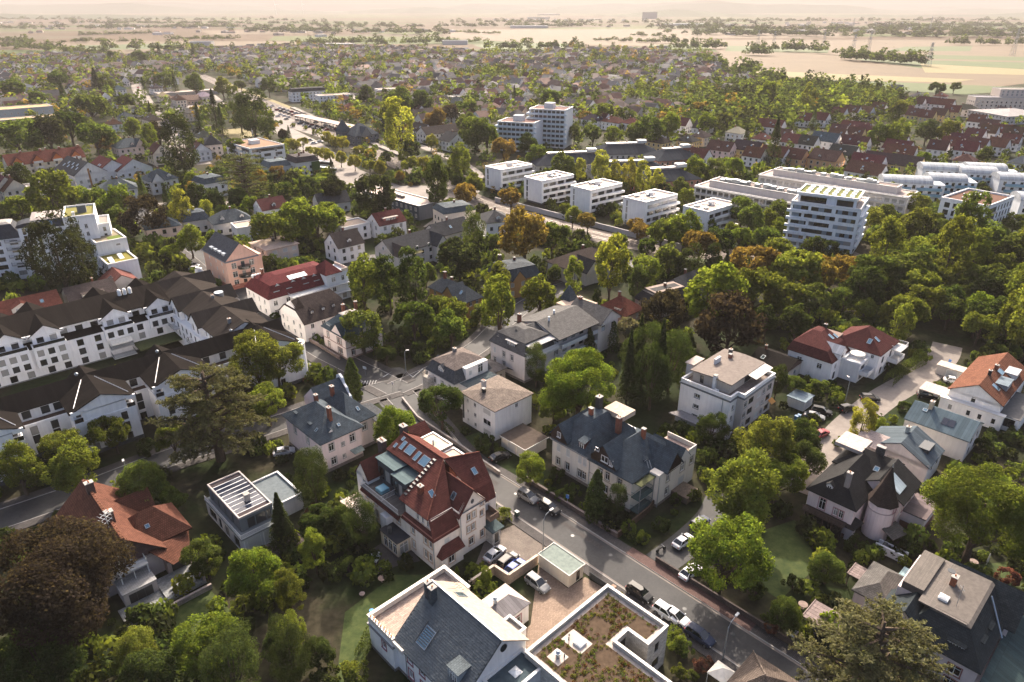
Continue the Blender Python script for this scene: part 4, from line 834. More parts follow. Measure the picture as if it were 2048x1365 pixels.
# mansard house, lower right
h = House('house', 'pale pink house with dark slate mansard roof and brown flat roof deck', 'house', (59.42, 62.31), 44, (.58, .50, .49), (.03, .038, .042), 'slate', trim=(.22, .09, .08), short='the mansard house')
h.block(0, 0, 16.5, 9.8, 0, 5.5, {'L': [(2.4, 3.0, 1.5, 1.5, 's'), (5.2, 3.0, .8, 1.3, 's'), (2.4, .7, 1.4, 1.5, 's')]}, base=(.5, (.25, .2, .18)))
h.mansard(0, 0, 16.5, 9.8, 5.5, 9.0, 9.3, 2.6, 2.9, topm='gravel', topc=(.11, .098, .088))
h.part('roof_deck', MB().box(2.5, 3.0, 9.2, 13.6, 8.9, 9.45), 'wood', (.125, .108, .095)); h.part('roof_deck_upper', MB().box(4.4, 8.9, 8.6, 13.2, 11.6, 9.8), 'wood', (.11, .095, .082)); h.block(4.4, 9.8, 13.2, 12.0, 0, 8.6, {})
h.gable(-.2, 6.4, 6.0, 12.6, 6.0, 9.0, 'x', .3, .3); h.block(.0, 6.4, 3, 12.6, 0, 6.0, {'L': [(2.4, 3.6, 1.0, 1.3, 's'), (2.4, 1, 1.0, 1.5, 's')]})
h.dormer('L', 3.2, .8, 6.0, 2.0, 1.3, 2.6, 'shed', (0, 0, 16, 9.8), col=(.5, .5, .5), n=2, rise=.7, wmat='paint')
for p in (4.2, 7.4): h.dormer('R', p, .8, 6.0, 1.6, 1.2, 2.4, 'shed', (0, 0, 16, 9.8), col=(.09, .09, .09), rise=.7, wmat='slate')
h.gable(10.5, -1.2, 17.5, 8, 6.2, 9.6, 'y', .5, .4); h.block(10.5, -.8, 17.5, 8, 0, 6.2, {})
h.part('lower_roof', MB().slab([[(-.5, -.5, 4.3), (17, -.5, 4.3), (17, -4.6, 2.9), (.5, -4.6, 2.9)]], .16), 'seam_metal', (.05, .075, .075)); h.block(1.0, -4.0, 16.6, -.02, 0, 2.6, {})
h.block(6, 12.6, 13.8, 17.4, 0, 2.8, {'L': [(2.4, .1, 1.6, 1.9, 'b')]}); h.hip(6, 12.6, 13.8, 17.4, 2.8, 4.2, inset=2.2, oe=.4, col=(.10, .095, .09)); h.part('metal_roof', MB().slab([[(12.5, 14, 3.2), (16.5, 14, 2.8), (16.5, 10, 2.8), (12.5, 10, 3.2)]], .1), 'seam_metal', (.22, .30, .32))
h.chimney(9.0, 6.6, 9.3, 10.9, .9, .7, (.30, .11, .06), pots=1); h.part('dish', MB().cyl(9.6, 7.3, 11.0, 11.1, .45, .5, 14), 'dark_frame'); dome(h, 5.2, 6.6, 9.45, 1.2); h.part('aerial', MB().tube([(5.0, 5.0, 9.4), (5.0, 5.0, 13.2)], .035, 4).tube([(4.6, 4.6, 12.6), (5.5, 5.4, 12.6)], .025, 4).tube([(4.7, 5.3, 12.2), (5.4, 4.7, 12.2)], .025, 4), 'rail_metal')
b = MB().tube([(8.4, -.6, 5.4), (10.6, 2.2, 9.4)], .13, 5); h.part('valley_flashing', b, 'zinc')

# white block with penthouse
h = House('apartment_block', 'white four-storey block with penthouse terrace and orange awning', 'building', (45.25, 125.57), 45, (.80, .79, .78), (.3, .25, .2), trim=(.17, .19, .20), short='the white penthouse block')
h.block(0, 0, 3.0, 11.9, 0, 8.0, {'L': rowf([7.6], 5.9, 1.1, .8, 's') + rowf([7.6], 3.3, 1.1, .8, 's') + rowf([7.6], .8, 1.1, .8, 's'), 'R': rowf([1.6], 5.4, .9, 1.2, 'w') + rowf([1.6], 2.8, .9, 1.2, 'w') + rowf([1.6], .3, .9, 1.2, 'w')})
h.block(3.0, -1.6, 16.6, 11.9, 0, 8.0, {'R': [(x, z, w_, 1.5, s_) for z in (.5, 3.1, 5.7) for x, w_, s_ in ((1.0, 1.3, 'w'), (3.4, 2.2, 'd'), (7.0, 2.0, 'b'), (9.2, 1.2, 'w'), (11.6, 2.0, 'd'))]}, col=(.52, .47, .44))
h.band(0, 0, 3.0, 11.9, 7.9, .35, .18, (.12, .13, .14)); h.band(3.0, -1.6, 16.6, 11.9, 7.9, .35, .18, (.12, .13, .14))
h.part('terrace_floor', MB().box(.1, .1, 8.25, 3.1, 11.8, 8.3).box(3.1, -1.5, 8.25, 16.5, 11.8, 8.3), 'stone', (.22, .18, .16))
pp = [(0, 0), (3.0, 0), (3.0, -1.6), (16.6, -1.6), (16.6, 11.9), (0, 11.9)]
h.part('parapet', ringpoly(MB(), pp, offs(pp, .3), 8.253, 9.1), 'plaster', (.68, .68, .67)); h.part('coping', ringpoly(MB(), offs(pp, -.05), offs(pp, .35), 9.103, 9.16), 'paint', (.6, .6, .6))
h.block(2.2, 1.6, 15.4, 10.4, 8.3, 10.6, {'L': [(6.6, 8.4, .9, 1.9, 'd')], 'R': [(8, 8.4, 3, 1.9, 'd'), (11.5, 8.4, 2, 1.9, 'd')]}, col=(.42, .38, .33)); h.part('roof', MB().slab([[(1.7, 1.0, 10.9), (16.4, 1.0, 10.9), (16.4, 6, 11.2), (1.7, 6, 11.2)], [(1.7, 6, 11.2), (16.4, 6, 11.2), (16.4, 11, 10.9), (1.7, 11, 10.9)]], .25), 'gravel', (.175, .15, .132))
h.chimney(2.0, 5.0, 8.3, 11.6, .8, .7, (.66, .66, .65), 'plaster', pots=0); h.chimney(8.5, 8.4, 11, 12.3, 2.2, .5, (.6, .6, .6), 'plaster', False, 0); h.chimney(12.5, 7.5, 11, 12.0, .7, .7, (.3, .13, .09), pots=0); h.chimney(14.4, 8.5, 11, 12.2, .7, .7, (.16, .15, .14))
h.part('awning', MB().slab([[(8.6, -1.0, 10.4), (16.2, -1.0, 10.4), (16.2, 1.0, 10.8), (8.6, 1.0, 10.8)]], .08), 'canvas'); h.awning('R', 13.0, 2.9, 1.9, 1.0, (3.0, -1.6, 16.6, 11.9), (.62, .26, .03), .7)
h.part('canopy', MB().slab([[(-2.8, -1.5, 1.4), (0, -1.5, 1.4), (0, 11, 1.4), (-2.8, 12.4, 1.4)]], .2), 'gravel', (.34, .31, .30)); h.part('canopy_wall', MB().box(-2.6, -1.3, 0, -.1, 10.8, 1.2), 'plaster', (.4, .38, .36)); h.pipe('L', 1.6, 0, 8, (0, 0, 3, 12))
h.part('air_unit', MB().box(.8, 3.4, 8.3, 1.2, 4.3, 9.1), 'white_frame'); h.part('stair_box', MB().box(4.5, 11.9, 0, 8.5, 13.5, 10.6), 'plaster', (.6, .58, .56)); h.part('stair_box_roof', MB().box(4.2, 11.6, 10.6, 8.8, 13.8, 10.8), 'gravel', (.40, .34, .3))

# dark bungalow, small garage
h = House('bungalow', 'low house with black tiled roof behind the white penthouse block', 'house', (64.92, 147.78), 44, (.58, .53, .47), BLACKR, 'tile', near=False, short='the black-roofed bungalow')
h.block(0, -.6, 9.6, 9.0, 0, 3.0, {'R': [(5, 1.0, 1.2, 1.2, 'w')]}); h.gable(0, -.6, 9.6, 9.0, 3.0, 4.9, 'y', .4, .3, gcol=(.14, .08, .06), gmat='wood'); h.skylight('L', 7.5, .5); h.chimney(5, 7.5, 4, 6, .5, .5)
h = House('garage', 'small white garage with grey flat roof beside the parked cars', 'garage', (64.75, 135.52), 44, (.62, .60, .56), near=False, short='the small white garage')
h.block(0, -.8, 4.3, 3.2, 0, 2.3, {'R': [(2, .02, 2.4, 2.0, 'b')]}); h.part('roof', MB().box(-.2, -1, 2.3, 4.5, 3.4, 2.5), 'seam_metal', (.2, .25, .28))

# twin white house with red hipped roofs
h = House('apartment_house', 'white stepped house with two dark red hipped roofs and flowered balconies', 'building', (81.84, 152.94), 44, (.80, .79, .78), (.095, .034, .032), 'tile', near=False, trim=(.5, .5, .5), short='the red-roofed twin house')
h.block(-7.6, 0.2, 2.5, 11.2, 0, 5.4, {'R': [(2.2, 3.2, 1.4, 1.5, 'w'), (2.2, .5, 1.4, 2.0, 'd'), (7.2, 3.2, 1.6, 1.9, 'd'), (7.2, .4, 1.6, 2.0, 'd')], 'L': [(3, 3, 1.2, 1.4, 'w'), (8, 3, 1.2, 1.4, 'w')]})
h.rings([(-8.0, 3.0, .2, 11.6, 5.6), (-6.6, 2.6, 2.4, 11.0, 7.6), (-1.5, 1.5, 6.6, 8.6, 9.8)], '', .18); h.skylight('R', 6.4, .5, 1.0, 1.6, [(-6.6, 2.6, 2.4, 11, 7.6), (-1.5, 1.5, 6.6, 8.6, 9.8)]); h.skylight('R', 8.2, .4, .9, 1.4, [(-6.6, 2.6, 2.4, 11, 7.6), (-1.5, 1.5, 6.6, 8.6, 9.8)])
h.gable(-4.8, -.2, -1.4, 6, 7.0, 8.4, 'y', .2, .1, col=(.5, .5, .5), mat='seam_metal'); h.block(-4.8, -.1, -1.4, 5, 5.4, 7.1, {'R': [(1.6, 5.6, 1.4, 1.4, 'd')]})
h.block(2.5, -6.6, 14.0, 4.5, 0, 6.6, {'L': rowf([1.6], 5.2, .7, .9, 'w') + rowf([3.2], 2.8, .8, .7, 'w') + rowf([3.4], .8, .8, .7, 'w'), 'R': rowf([3, 8], 3.4, 1.4, 1.8, 'd') + rowf([3, 8], .5, 1.4, 1.9, 'd')})
h.hip(2.5, -6.6, 14.0, 4.8, 6.6, 10.4, inset=5.0, oe=.4); h.skylight('L', 4.0, .45, 1.0, 1.5); h.skylight('R', 4.4, .5, 1.0, 1.5)
h.block(-2.5, -4.2, 2.48, 4.0, 0, 4.6, {'R': [(2.4, 2.9, 2.2, 1.4, 'd'), (2.4, .3, 2.2, 2.0, 'd')]}, col=(.66, .66, .66)); h.part('planter', ringpoly(MB(), [(-2.8, -4.5), (2.48, -4.5), (2.48, .2), (-2.8, .2)], offs([(-2.8, -4.5), (2.48, -4.5), (2.48, .2), (-2.8, .2)], .5), 4.6, 5.3), 'plaster', (.66, .66, .66))
h.balcony('R', 8.6, 3.0, 5, 2.4, (2.5, -6.6, 14, 4), 'solid', railc=(.62, .62, .62)); h.balcony('R', 9.5, 5.9, 5, 2.4, (2.5, -6.6, 14, 4), 'bars', railc=(.6, .6, .6)); h.balcony('R', 2.6, 2.2, 4, 2, (-2.5, -4.2, 2.5, 4), 'solid', railc=(.62, .62, .62))
h.part('parasol', MB().cyl(0, -2.4, 6.5, 7.0, 1.7, .1, 12).cyl(0, -2.4, 4.6, 6.6, .04, .04, 5), 'canvas'); h.chimney(1.8, 7, 8.5, 10.6, .6, .6, (.05, .05, .05), 'slate'); h.part('roof_flat', MB().box(1.8, 3.5, 6.6, 5, 8.5, 8.2), 'gravel', (.20, .15, .13))

# terracotta roofed white house, right edge
h = House('house', 'white gabled house with bright terracotta roof and flat-roofed base storey', 'house', (104.5, 128.23), 44, (.78, .75, .71), (.17, .075, .048), 'tile', near=False, trim=(.5, .5, .5), short='the terracotta-roofed house')
h.block(0, .4, 22.0, 10.4, 0, 5.5, {'L': [(5.2, 4.0, .8, 1.3, 'd')], 'R': rowf([4, 9, 14], 3, 1.4, 1.6, 'd')}); h.gable(0, .4, 22.0, 10.4, 5.5, 8.4, 'x', .4, .3)
h.block(-1.2, -.8, 0, 11.4, 0, 3.4, {'L': rowf([1.6, 4.2, 6.4, 10.0], 1.2, .7, 1.2, 'd')}); h.part('base_roof', MB().box(-1.4, -1, 3.4, .0, 11.6, 3.65), 'plaster', (.66, .62, .58)); h.block(.02, -3.6, 14, .38, 0, 3.2, {'L': [(2, 1, 2.4, 2, 'd')]}); h.part('terrace_floor', MB().box(0, -3.6, 3.2, 14, .38, 3.3), 'gravel', (.1, .1, .1))
h.dormer('R', 8, .8, 5.6, 4.5, 1.8, 3.5, 'flat', (0, .4, 22, 10.4), col=(.2, .22, .24), rcol=(.18, .22, .25), rmat='seam_metal', n=3, wmat='paint'); h.dormer('R', 15, .8, 5.6, 4.0, 1.8, 3.5, 'flat', (0, .4, 22, 10.4), col=(.6, .6, .6), rcol=(.5, .5, .5), rmat='seam_metal', n=3)
h.skylight('R', 4.5, .55, 1.4, 1.8); h.skylight('R', 12, .75, 2.2, 1.4); h.chimney(6.5, 5.2, 7.5, 9.6, .6, .6, (.05, .05, .05), 'slate'); h.chimney(11, 5, 7.5, 9.4, .7, .7)
h = House('house', 'grey standing-seam metal roofed house with rooftop solar panels', 'house', (89.43, 115.86), 44, (.62, .58, .54), (.10, .135, .155), 'seam_metal', near=False, trim=(.4, .42, .45), short='the grey metal-roofed house')
h.block(.2, -.4, 9.3, 11.4, 0, 5.0, {'R': rowf([2.5, 6.5], 3, 1.4, 1.6, 'd') + rowf([2.5, 6.5], .6, 1.4, 1.8, 'd')}); h.gable(.2, -.4, 9.3, 11.4, 5.0, 7.2, 'y', .4, .2)
for i in range(2): h.skylight('L', 4.2 + i*1.2, .5, 1.1, 1.8, kind='pv')
h.skylight('L', 9.6, .7, .9, .8); h.chimney(4.2, 8.3, 6, 8.6, .9, .7, (.42, .36, .27), 'plaster')
h = House('house', 'pale gabled house with dark metal roof, roof cut-out and lean-to beside the yellow-green tree', 'house', (84.2, 112.5), 44, (.60, .57, .54), (.085, .105, .12), 'seam_metal', near=False, trim=(.3, .3, .3), short='the dark metal-roofed house')
h.block(-8.5, 1.0, -.2, 12.4, 0, 4.6, {'L': [(6.5, 2.6, 1.4, 1.3, 'd'), (3.5, .6, 1.2, 1.6, 'd'), (8, 5, .01, .01)], 'R': rowf([3, 6], 2.4, 1.2, 1.6, 'd')}); h.gable(-8.5, 1.0, -.2, 12.4, 4.6, 7.4, 'x', .3, .2, mid=6.4); h.part('roof_cutout', MB().box(-5.5, 2.2, 5.6, -2.0, 4.4, 6.4), 'dark_frame'); h.skylight('R', 6.6, .4, 1.2, 1.4)
h.part('lean_to', MB().slab([[(-11, 9, 5.6), (-6, 9, 6.4), (-6, 14, 6.4), (-11, 14, 5.6)]], .2), 'wood', (.34, .27, .25)); h.block(-10.6, 9.2, -6, 13.8, 0, 5.4, {'L': [(2, 3, 1.5, 1.6, 'd')]}, col=(.5, .47, .44)); h.chimney(-3.5, 7, 6.5, 8.6, .7, .7, (.4, .4, .4), 'zinc')
h = House('carport', 'pale flat carport roof on posts beside the terracotta-roofed house', 'carport', G(1841, 779, 2.4), 44, short='the carport')
h.part('roof', MB().box(0, -5.2, 2.3, 5, .4, 2.5), 'wood', (.42, .36, .33)); [h.part('post', MB().box(a_, c_, 0, a_ + .15, c_ + .2, 2.3), 'wood', (.2, .16, .13)) for a_ in (.1, 4.7) for c_ in (-5, 0)]
h = House('garage', 'small cream garage with flat roof at the bend of the lane', 'garage', G(1902, 738, 2.4), 44, (.6, .54, .47), near=False); h.block(0, -3.4, 3, 3, 0, 2.3, {'L': [(3, .02, 2.4, 2, 'b')]}); h.part('roof', MB().box(-.2, -3.6, 2.3, 3.2, 3.2, 2.5), 'gravel', (.42, .37, .32))
# pavilion and little tent by the street
h = House('pavilion', 'garden pavilion with brown pyramid roof by the street at the bottom edge', 'pavilion', (32.53, 65.65), 44, (.4, .35, .3), (.115, .092, .078), 'tile', short='the pavilion')
h.rings([(-8.2, 1.8, -6.2, 1.4, 2.6), (-3.2, -3.0, -2.6, -2.4, 5.6)], '', .16); h.block(-7.8, -5.8, 1.4, 1.0, 0, 2.6, {})
h.part('ridge_cap', MB().tube([(1.8, 1.4, 2.85), (-3.1, -2.5, 5.85)], .09, 5).tube([(-8.2, 1.4, 2.85), (-3.1, -2.5, 5.85)], .09, 5), 'tile', (.18, .145, .12))
h = House('garden_tent', 'small white garden tent beside the brown pavilion roof', 'tent', (27.9, 65.0), 44, (.6, .6, .6)); h.rings([(-1.4, 1.4, -1.4, 1.4, 2.1), (-.05, .05, -.05, .05, 3.0)], '', .04, mat='canvas', name='canopy'); [h.part('post', MB().cyl(a_, c_, 0, 2.1, .04, .04, 5), 'white_frame') for a_ in (-1.3, 1.3) for c_ in (-1.3, 1.3)]

# ---- long white courtyard complex with black roofs
CW = (.80, .79, .78); CA = (-85.64, 116.85); CANG = 42
h = House('courtyard_building', 'long white courtyard building with black seamed roofs and stepped gables, street wing', 'building', CA, CANG, CW, BLACKR, 'seam_metal', trim=(.22, .25, .27), short='the white courtyard building', near=False)
X0 = -34
h.block(X0, 6.6, 48.4, 15.4, 0, 7.4, {'R': [(x - X0, z, 1.3, 1.9, 'd') for z in (.6, 3.2, 5.2) for x in (-29, -25, -6.2, -2.6, 13.3, 29.5, 33)]}, base=(.9, (.08, .085, .09)))
h.block(X0, 9.0, 48.2, 15.2, 7.4, 10.4, {'R': [(x - X0, 7.9, 1.5, 1.7, 'd') for x in (-28, -6.5, -3.2, -1, 13.4, 29, 32.8)]})
h.gable(X0, 8.8, 48.2, 15.4, 10.4, 12.6, 'x', .5, .3, mid=11.6)
h.part('roof_terrace', MB().box(X0, 6.9, 7.4, 48.2, 9.0, 7.5), 'gravel', (.10, .065, .05)); h.part('terrace_parapet', MB().box(X0, 6.55, 7.3, 48.3, 6.85, 7.75), 'plaster', CW)
def bay(h, x0, x1, y0, ze, n, yb=11.6, base=True):
    w_ = x1 - x0; xm = (x0 + x1)/2
    h.block(x0, y0, x1, 9.0, 0, 7.9, {'R': [(w_*f_, z, 1.2, 1.9, 'd') for z in (.5, 3.0, 5.4) for f_ in n], 'F': [(3, z, 1.2, 1.9, 'd') for z in (.5, 3.0, 5.4)]}, base=(.9, (.08, .085, .09)))
    h.block(x0 + 1.6, y0 + .2, x1 - 1.6, 9.0, 7.9, 9.8, {}); h.block(x0 + .2, y0 + 2.2, x1 - .2, 9.0, 7.9, 10.2, {'R': [(1.0, 8.0, .9, 1.9, 'd'), (w_ - 1.4, 8.0, .9, 1.9, 'd')]})
    h.gable(x0 - .1, y0 + .2, x1 + .1, yb, 10.2, 12.5, 'y', .5, .25)
    
    for xa in (x0 + .05, x1 - 1.6): h.part('terrace_rail', MB().box(xa, y0 + .05, 7.9, xa + 1.55, y0 + .1, 8.8), 'car_glass')
    b = MB()
    for sx in (x0 + .6, x1 - .6): b.tube([(sx, y0 + 1, 10.9), (xm + (sx - xm)*.25, yb - 1.2, 12.2)], .08, 4)
    h.part('roof_gutter', b, 'lamp_white')
    
    for xa in (x0 - .3, x1 - 1.5): h.part('gable_step', MB().box(xa, y0 - .15, 9.7, xa + 1.8, y0 + .3, 10.5), 'paint', (.7, .7, .7))
bay(h, 0, 11.2, .3, 8, (.22, .78)); bay(h, 15.3, 27.0, .5, 8, (.2, .8)); bay(h, -20, -8.4, .8, 8, (.25, .75)); bay(h, 37.5, 48.0, .6, 8, (.2, .5))
b = MB(); 
for i in range(9):
    a0 = R(180 - i*20); b.cyl(43.4 + 4.6*math.cos(a0)*.0, 0, 0, .01, .01, .01, 3) if 0 else None
h.part('corner_drum', MB().cyl(47.6, 3.2, 0, 9.2, 2.6, 2.6, 22), 'plaster', CW); h.part('drum_coping', MB().cyl(47.6, 3.2, 9.2, 9.35, 2.75, 2.75, 22), 'stone', (.5, .44, .38))
for k in range(3):
    fm, pm = win_mesh('d', .8, 1.9, True); link('window', fm, h.e, (47.6 + 2.62*math.cos(R(-20)), 3.2 + 2.62*math.sin(R(-20)), .7 + k*2.6), R(70), (.3, .3, .3))
b = MB()
for i in range(12):
    a0, a1 = R(15*i), R(15*i + 15)
    for yy in (.25, .75): b.poly((40.5, yy, 9.7), (40.5 - 2.9*math.cos(a0), yy, 9.7 + 1.6*math.sin(a0)), (40.5 - 2.9*math.cos(a1), yy, 9.7 + 1.6*math.sin(a1)))
    b.poly(*[(40.5 - 2.9*math.cos(a), yy, 9.7 + 1.6*math.sin(a)) for a, yy in ((a0, .25), (a1, .25), (a1, .75), (a0, .75))])
h.part('round_gable', b, 'plaster', CW)
for xx in (5.6, 21, -14, 42.5):                                  # small gables to the court
    h.gable(xx - 3.2, 11.5, xx + 3.2, 17.0, 10.0, 12.4, 'y', .3, .25)
for xx, yy in ((4, 11.8), (20, 11.8), (36.6, 11.8)): vent(h, xx, yy, 12.5, .3, 1.0)
h = House('courtyard_building', 'long white courtyard building, rear wing with window bays and awning over the court', 'building', (CA[0] + 12.46*math.cos(R(42)) - 42.5*math.sin(R(42)), CA[1] + 12.46*math.sin(R(42)) + 42.5*math.cos(R(42))), CANG, CW, BLACKR, 'seam_metal', trim=(.22, .25, .27), short='the rear court wing', near=False)
X0 = -46
xs_ = [-41, -37.4, -33.4, -29.8, -24, -20.6, -17, -13.4, -9, -5.4, -1.6, 2.4, 6.4, 12.5, 17]
h.block(X0, 3.0, 21.5, 20.5, 0, 7.4, {'R': [(x - X0, z, 1.5, 1.7, 'd') for z in (.4, 2.9, 5.3) for x in xs_ if not (4 < x < 9 and z < 5)]}, base=(.3, (.2, .2, .2)))
h.block(X0, 6.5, 21.3, 20.0, 7.4, 10.4, {'R': [(x - X0, 7.9, 1.7, 1.6, 'd') for x in (-39, -26.5, -22.5, -4, -.5, 3, 13, 16)]})
h.gable(X0, 6.2, 21.5, 21.0, 10.4, 12.8, 'x', .5, .3, mid=15.0)
h.part('roof_terrace', MB().slab([[(X0, 3.1, 7.55), (21.4, 3.1, 7.55), (21.4, 6.5, 8.2), (X0, 6.5, 8.2)]], .1), 'seam_metal', BLACKR)
for xc in (-31.5, -16, -8, 7.6, 18.4):
    h.block(xc - 3.6, 2.2, xc + 3.6, 8.0, 2.6 if xc < 0 else 5.0, 8.0, {'R': rowf([1.3, 3.6, 5.9], 5.5, 1.4, 1.6, 'd') + (rowf([1.3, 3.6, 5.9], 3.0, 1.4, 1.6, 'd') if xc < 0 else [])}); h.block(xc - 3.0, 4.4, xc + 3.0, 9.0, 7.4, 10.4, {'R': rowf([1.6, 4.4], 8.1, 1.5, 1.7, 'd')}); h.gable(xc - 3.4, 4.2, xc + 3.4, 15.0, 10.2, 12.4, 'y', .4, .3); h.part('balcony_rail', MB().box(xc - 3.4, 2.3, 8.0, xc + 3.4, 2.35, 8.8), 'car_glass'); h.gable(xc - 3.4, 15.0, xc + 3.4, 22.5, 10.2, 12.8, 'y', .4, .3)
    
    for xa in (xc - 3.9, xc + 2.5): h.part('gable_step', MB().box(xa, 4.0, 9.9, xa + 1.4, 4.4, 10.6), 'paint', (.7, .7, .7))
h.part('awning', MB().slab([[(4.6, 2.1, 5.0), (9.6, 2.1, 5.0), (9.6, .2, 4.3), (4.6, .2, 4.3)]], .06), 'canvas'); h.balcony('R', 53, 2.9, 5.4, 2.4, (X0, 3, 21, 20), 'bars', railc=(.12, .13, .13)); h.balcony('R', 53, .6, 5.4, 3.0, (X0, 3, 21, 20), 'bars', railc=(.12, .13, .13))
for i in range(3): h.part('roof_cowl', MB().cyl(11.6 + i*1.3, 13.0, 12.0, 13.6, .5, .5, 10).cyl(11.6 + i*1.3, 13.0, 13.6, 14.0, .5, .3, 10), 'white_frame')
h = House('courtyard_building', 'white courtyard building, cross wing with broad black roofs along the side street', 'building', CA, CANG, CW, (.036, .031, .028), 'seam_metal', trim=(.22, .25, .27), near=False, short='the cross court wing')
h.e.location = (CA[0] + 34.4*math.cos(R(42)) - 15.6*math.sin(R(42)), CA[1] + 34.4*math.sin(R(42)) + 15.6*math.cos(R(42)), 0)
h.block(-1.4, 0, 13.6, 50, 0, 7.4, {'L': [(y, z, 1.2, 1.6, 'd') for z in (2.9, 5.2) for y in spread(2, 30, 9)]}); h.block(.2, .1, 13.2, 50, 7.4, 10.2, {'L': [(y, 7.9, 1.0, 1.6, 'd') for y in spread(2, 30, 11)]})
h.gable(.2, -.6, 13.2, 48, 10.2, 12.8, 'y', .5, .3)
for yc in (13, 27, 42): h.gable(-1.0, yc - 3.2, 14.4, yc + 3.2, 10.2, 12.9, 'x', .3, .3); h.block(-.8, yc - 3, 14.2, yc + 3, 7.4, 10.3, {'L': [(1.5, 7.8, 1.2, 1.8, 'd'), (4.5, 7.8, 1.2, 1.8, 'd')]}); h.balcony('L', yc, 5.0, 5, 1.5, (-1.4, 0, 13, 50), 'bars', railc=(.15, .15, .15))
h.part('roof_tank', MB().cyl(10, 24, 10.5, 12.6, 1.2, 1.2, 14), 'zinc'); h.chimney(7, 20, 12, 13.6, .6, .6, (.4, .4, .4), 'zinc', pots=1); h.chimney(4.5, 3, 11.5, 13.2, .7, .7, (.4, .4, .4), 'zinc', pots=1)
b = MB()
for i in range(12):
    a0, a1 = R(15*i), R(15*i + 15)
    for xx in (13.0, 13.5): b.poly((xx, 46, 10), (xx, 46 - 5*math.cos(a0), 10 + 2.6*math.sin(a0)), (xx, 46 - 5*math.cos(a1), 10 + 2.6*math.sin(a1)))
h.part('round_gable', b, 'plaster', (.6, .6, .6))
h.part('court_roof', MB().slab([[(-12, 24, 2.4), (-1.5, 24, 2.4), (-1.5, 33, 2.4), (-12, 33, 2.4)]], .4), 'gravel', (.06, .07, .03))
# two roofs inside the block beyond
h = House('house', 'low house with red-brown tiled roof and wide dormer behind the courtyard building', 'house', (-142.6, 181.8), 42, (.55, .5, .44), (.20, .07, .05), 'tile', near=False, short='the red-brown tiled low house')
h.block(-4, -4, 13, 6, 0, 4.2); h.gable(-4, -4, 13, 6, 4.2, 7.2, 'x', .4, .3); h.dormer('R', 7.5, 0.4, 4.2, 5, 1.7, 3.5, 'gable', (-4, -4, 13, 6), n=2, col=(.6, .55, .48), rise=1.2); h.skylight('R', 13, .5)
h = House('house', 'low house with dark brown roof and pale dormer front next to the red-brown roof', 'house', (-132.4, 193.0), 42, (.6, .54, .45), (.075, .06, .058), 'tile', near=False)
h.block(0, -5, 13, 5, 0, 4.2); h.gable(0, -5, 13, 5, 4.2, 7.0, 'x', .4, .3); h.dormer('R', 6.5, .2, 4.2, 6, 1.2, 3, 'flat', (0, -5, 13, 5), n=3, col=(.6, .54, .45)); h.chimney(8, 1, 6, 8, .5, .7)
h = House('commercial_hall', 'flat pale roofed single-storey hall at the left edge behind the courtyard building', 'building', (-157, 187), 40, (.5, .45, .4), near=False, short='the flat-roofed hall'); h.block(-8, -14, 7, 14, 0, 3.6, {'R': rowf(spread(0, 15, 4), .8, 2, 1.6, 'd')}); h.flat(-8, -14, 7, 14, 3.6, .25, .3, 'seam_metal', (.3, .3, .31))

# maroon roofed building, dark roofed white house, pale villa with blue roof
h = House('apartment_house', 'long white house with maroon mansard roof, corner tower and pale balconies', 'building', (-70.0, 185.6), 44, (.76, .73, .70), (.12, .030, .032), 'tile', near=False, trim=(.5, .5, .5), short='the maroon-roofed house')
h.block(1.0, 1.2, 25, 16, 0, 5.8, {'L': [(y, z, .9, 1.3, 'w') for y in (3, 6.5, 10, 13) for z in (3.6, .8)], 'R': [(x, z, 1.3, 1.5, 'w') for x in (2, 6, 10, 14, 18) for z in (3.4, .6)]})
h.mansard(1.0, 1.2, 25, 16, 5.8, 8.8, 10.2, 1.9, 5.6); q1 = h.rs
for p in (4, 9, 12.5, 16): h.dormer('R', p, 1.6, 7.4, 1.2, 1.2, 2, 'gable', (1, 1.2, 25, 16), col=(.5, .5, .5), rcol=(.30, .36, .38), rmat='seam_metal')
for p in (3, 7, 12.5, 16): h.dormer('R', p, .7, 5.9, 1.6, 1.4, 2, 'shed', (1, 1.2, 25, 16), col=(.5, .5, .5), rcol=(.30, .36, .38), rmat='seam_metal')
for i in range(5): h.skylight('R', 7 + i*1.2, .35, 1.0, 2.0, h.rs2)
h.block(19, -.6, 26.6, 7, 0, 9.0, {'R': [(2.4, 6.4, 1.4, 1.5, 'w'), (2.4, 3.2, 1.2, 2, 'w'), (5.6, 6.2, 1.0, 1.6, 'w'), (5.6, .5, 1.4, 2, 'd')]}, col=(.58, .61, .64)); h.rings([(18.6, 24.4, -1, 7.4, 9.2), (21.4, 21.6, 3.2, 3.4, 12.4)], '', .15); h.part('terrace_wall', MB().box(24.4, -.6, 9.0, 26.6, -.4, 9.9).box(26.4, -.4, 9.0, 26.6, 7, 9.9), 'plaster', (.58, .5, .42))
h.part('balcony', MB().box(7, -1.6, 5.2, 27, 1.2, 5.4).box(7, -1.6, 2.5, 27, -.6, 2.7), 'plaster', (.5, .5, .5)); h.railrun([(7, 1.2), (7, -1.5), (27, -1.5)], 5.4, .95, (.5, .53, .55), gap=.3); h.chimney(5, 12, 9, 11.4, .6, .9); b = MB()
for i in range(4): b.cyl(2.6 + .9*i, 13.6, 8.8, 9.7, .3, .4, 8)
h.part('dishes', b, 'white_frame')
h = House('house', 'white house with steep dark brown half-hipped roof and three dormers', 'house', (-55.6, 170.9), 44, (.78, .74, .70), (.062, .048, .044), 'tile', near=False, trim=(.5, .5, .5), short='the half-hipped dark roof house')
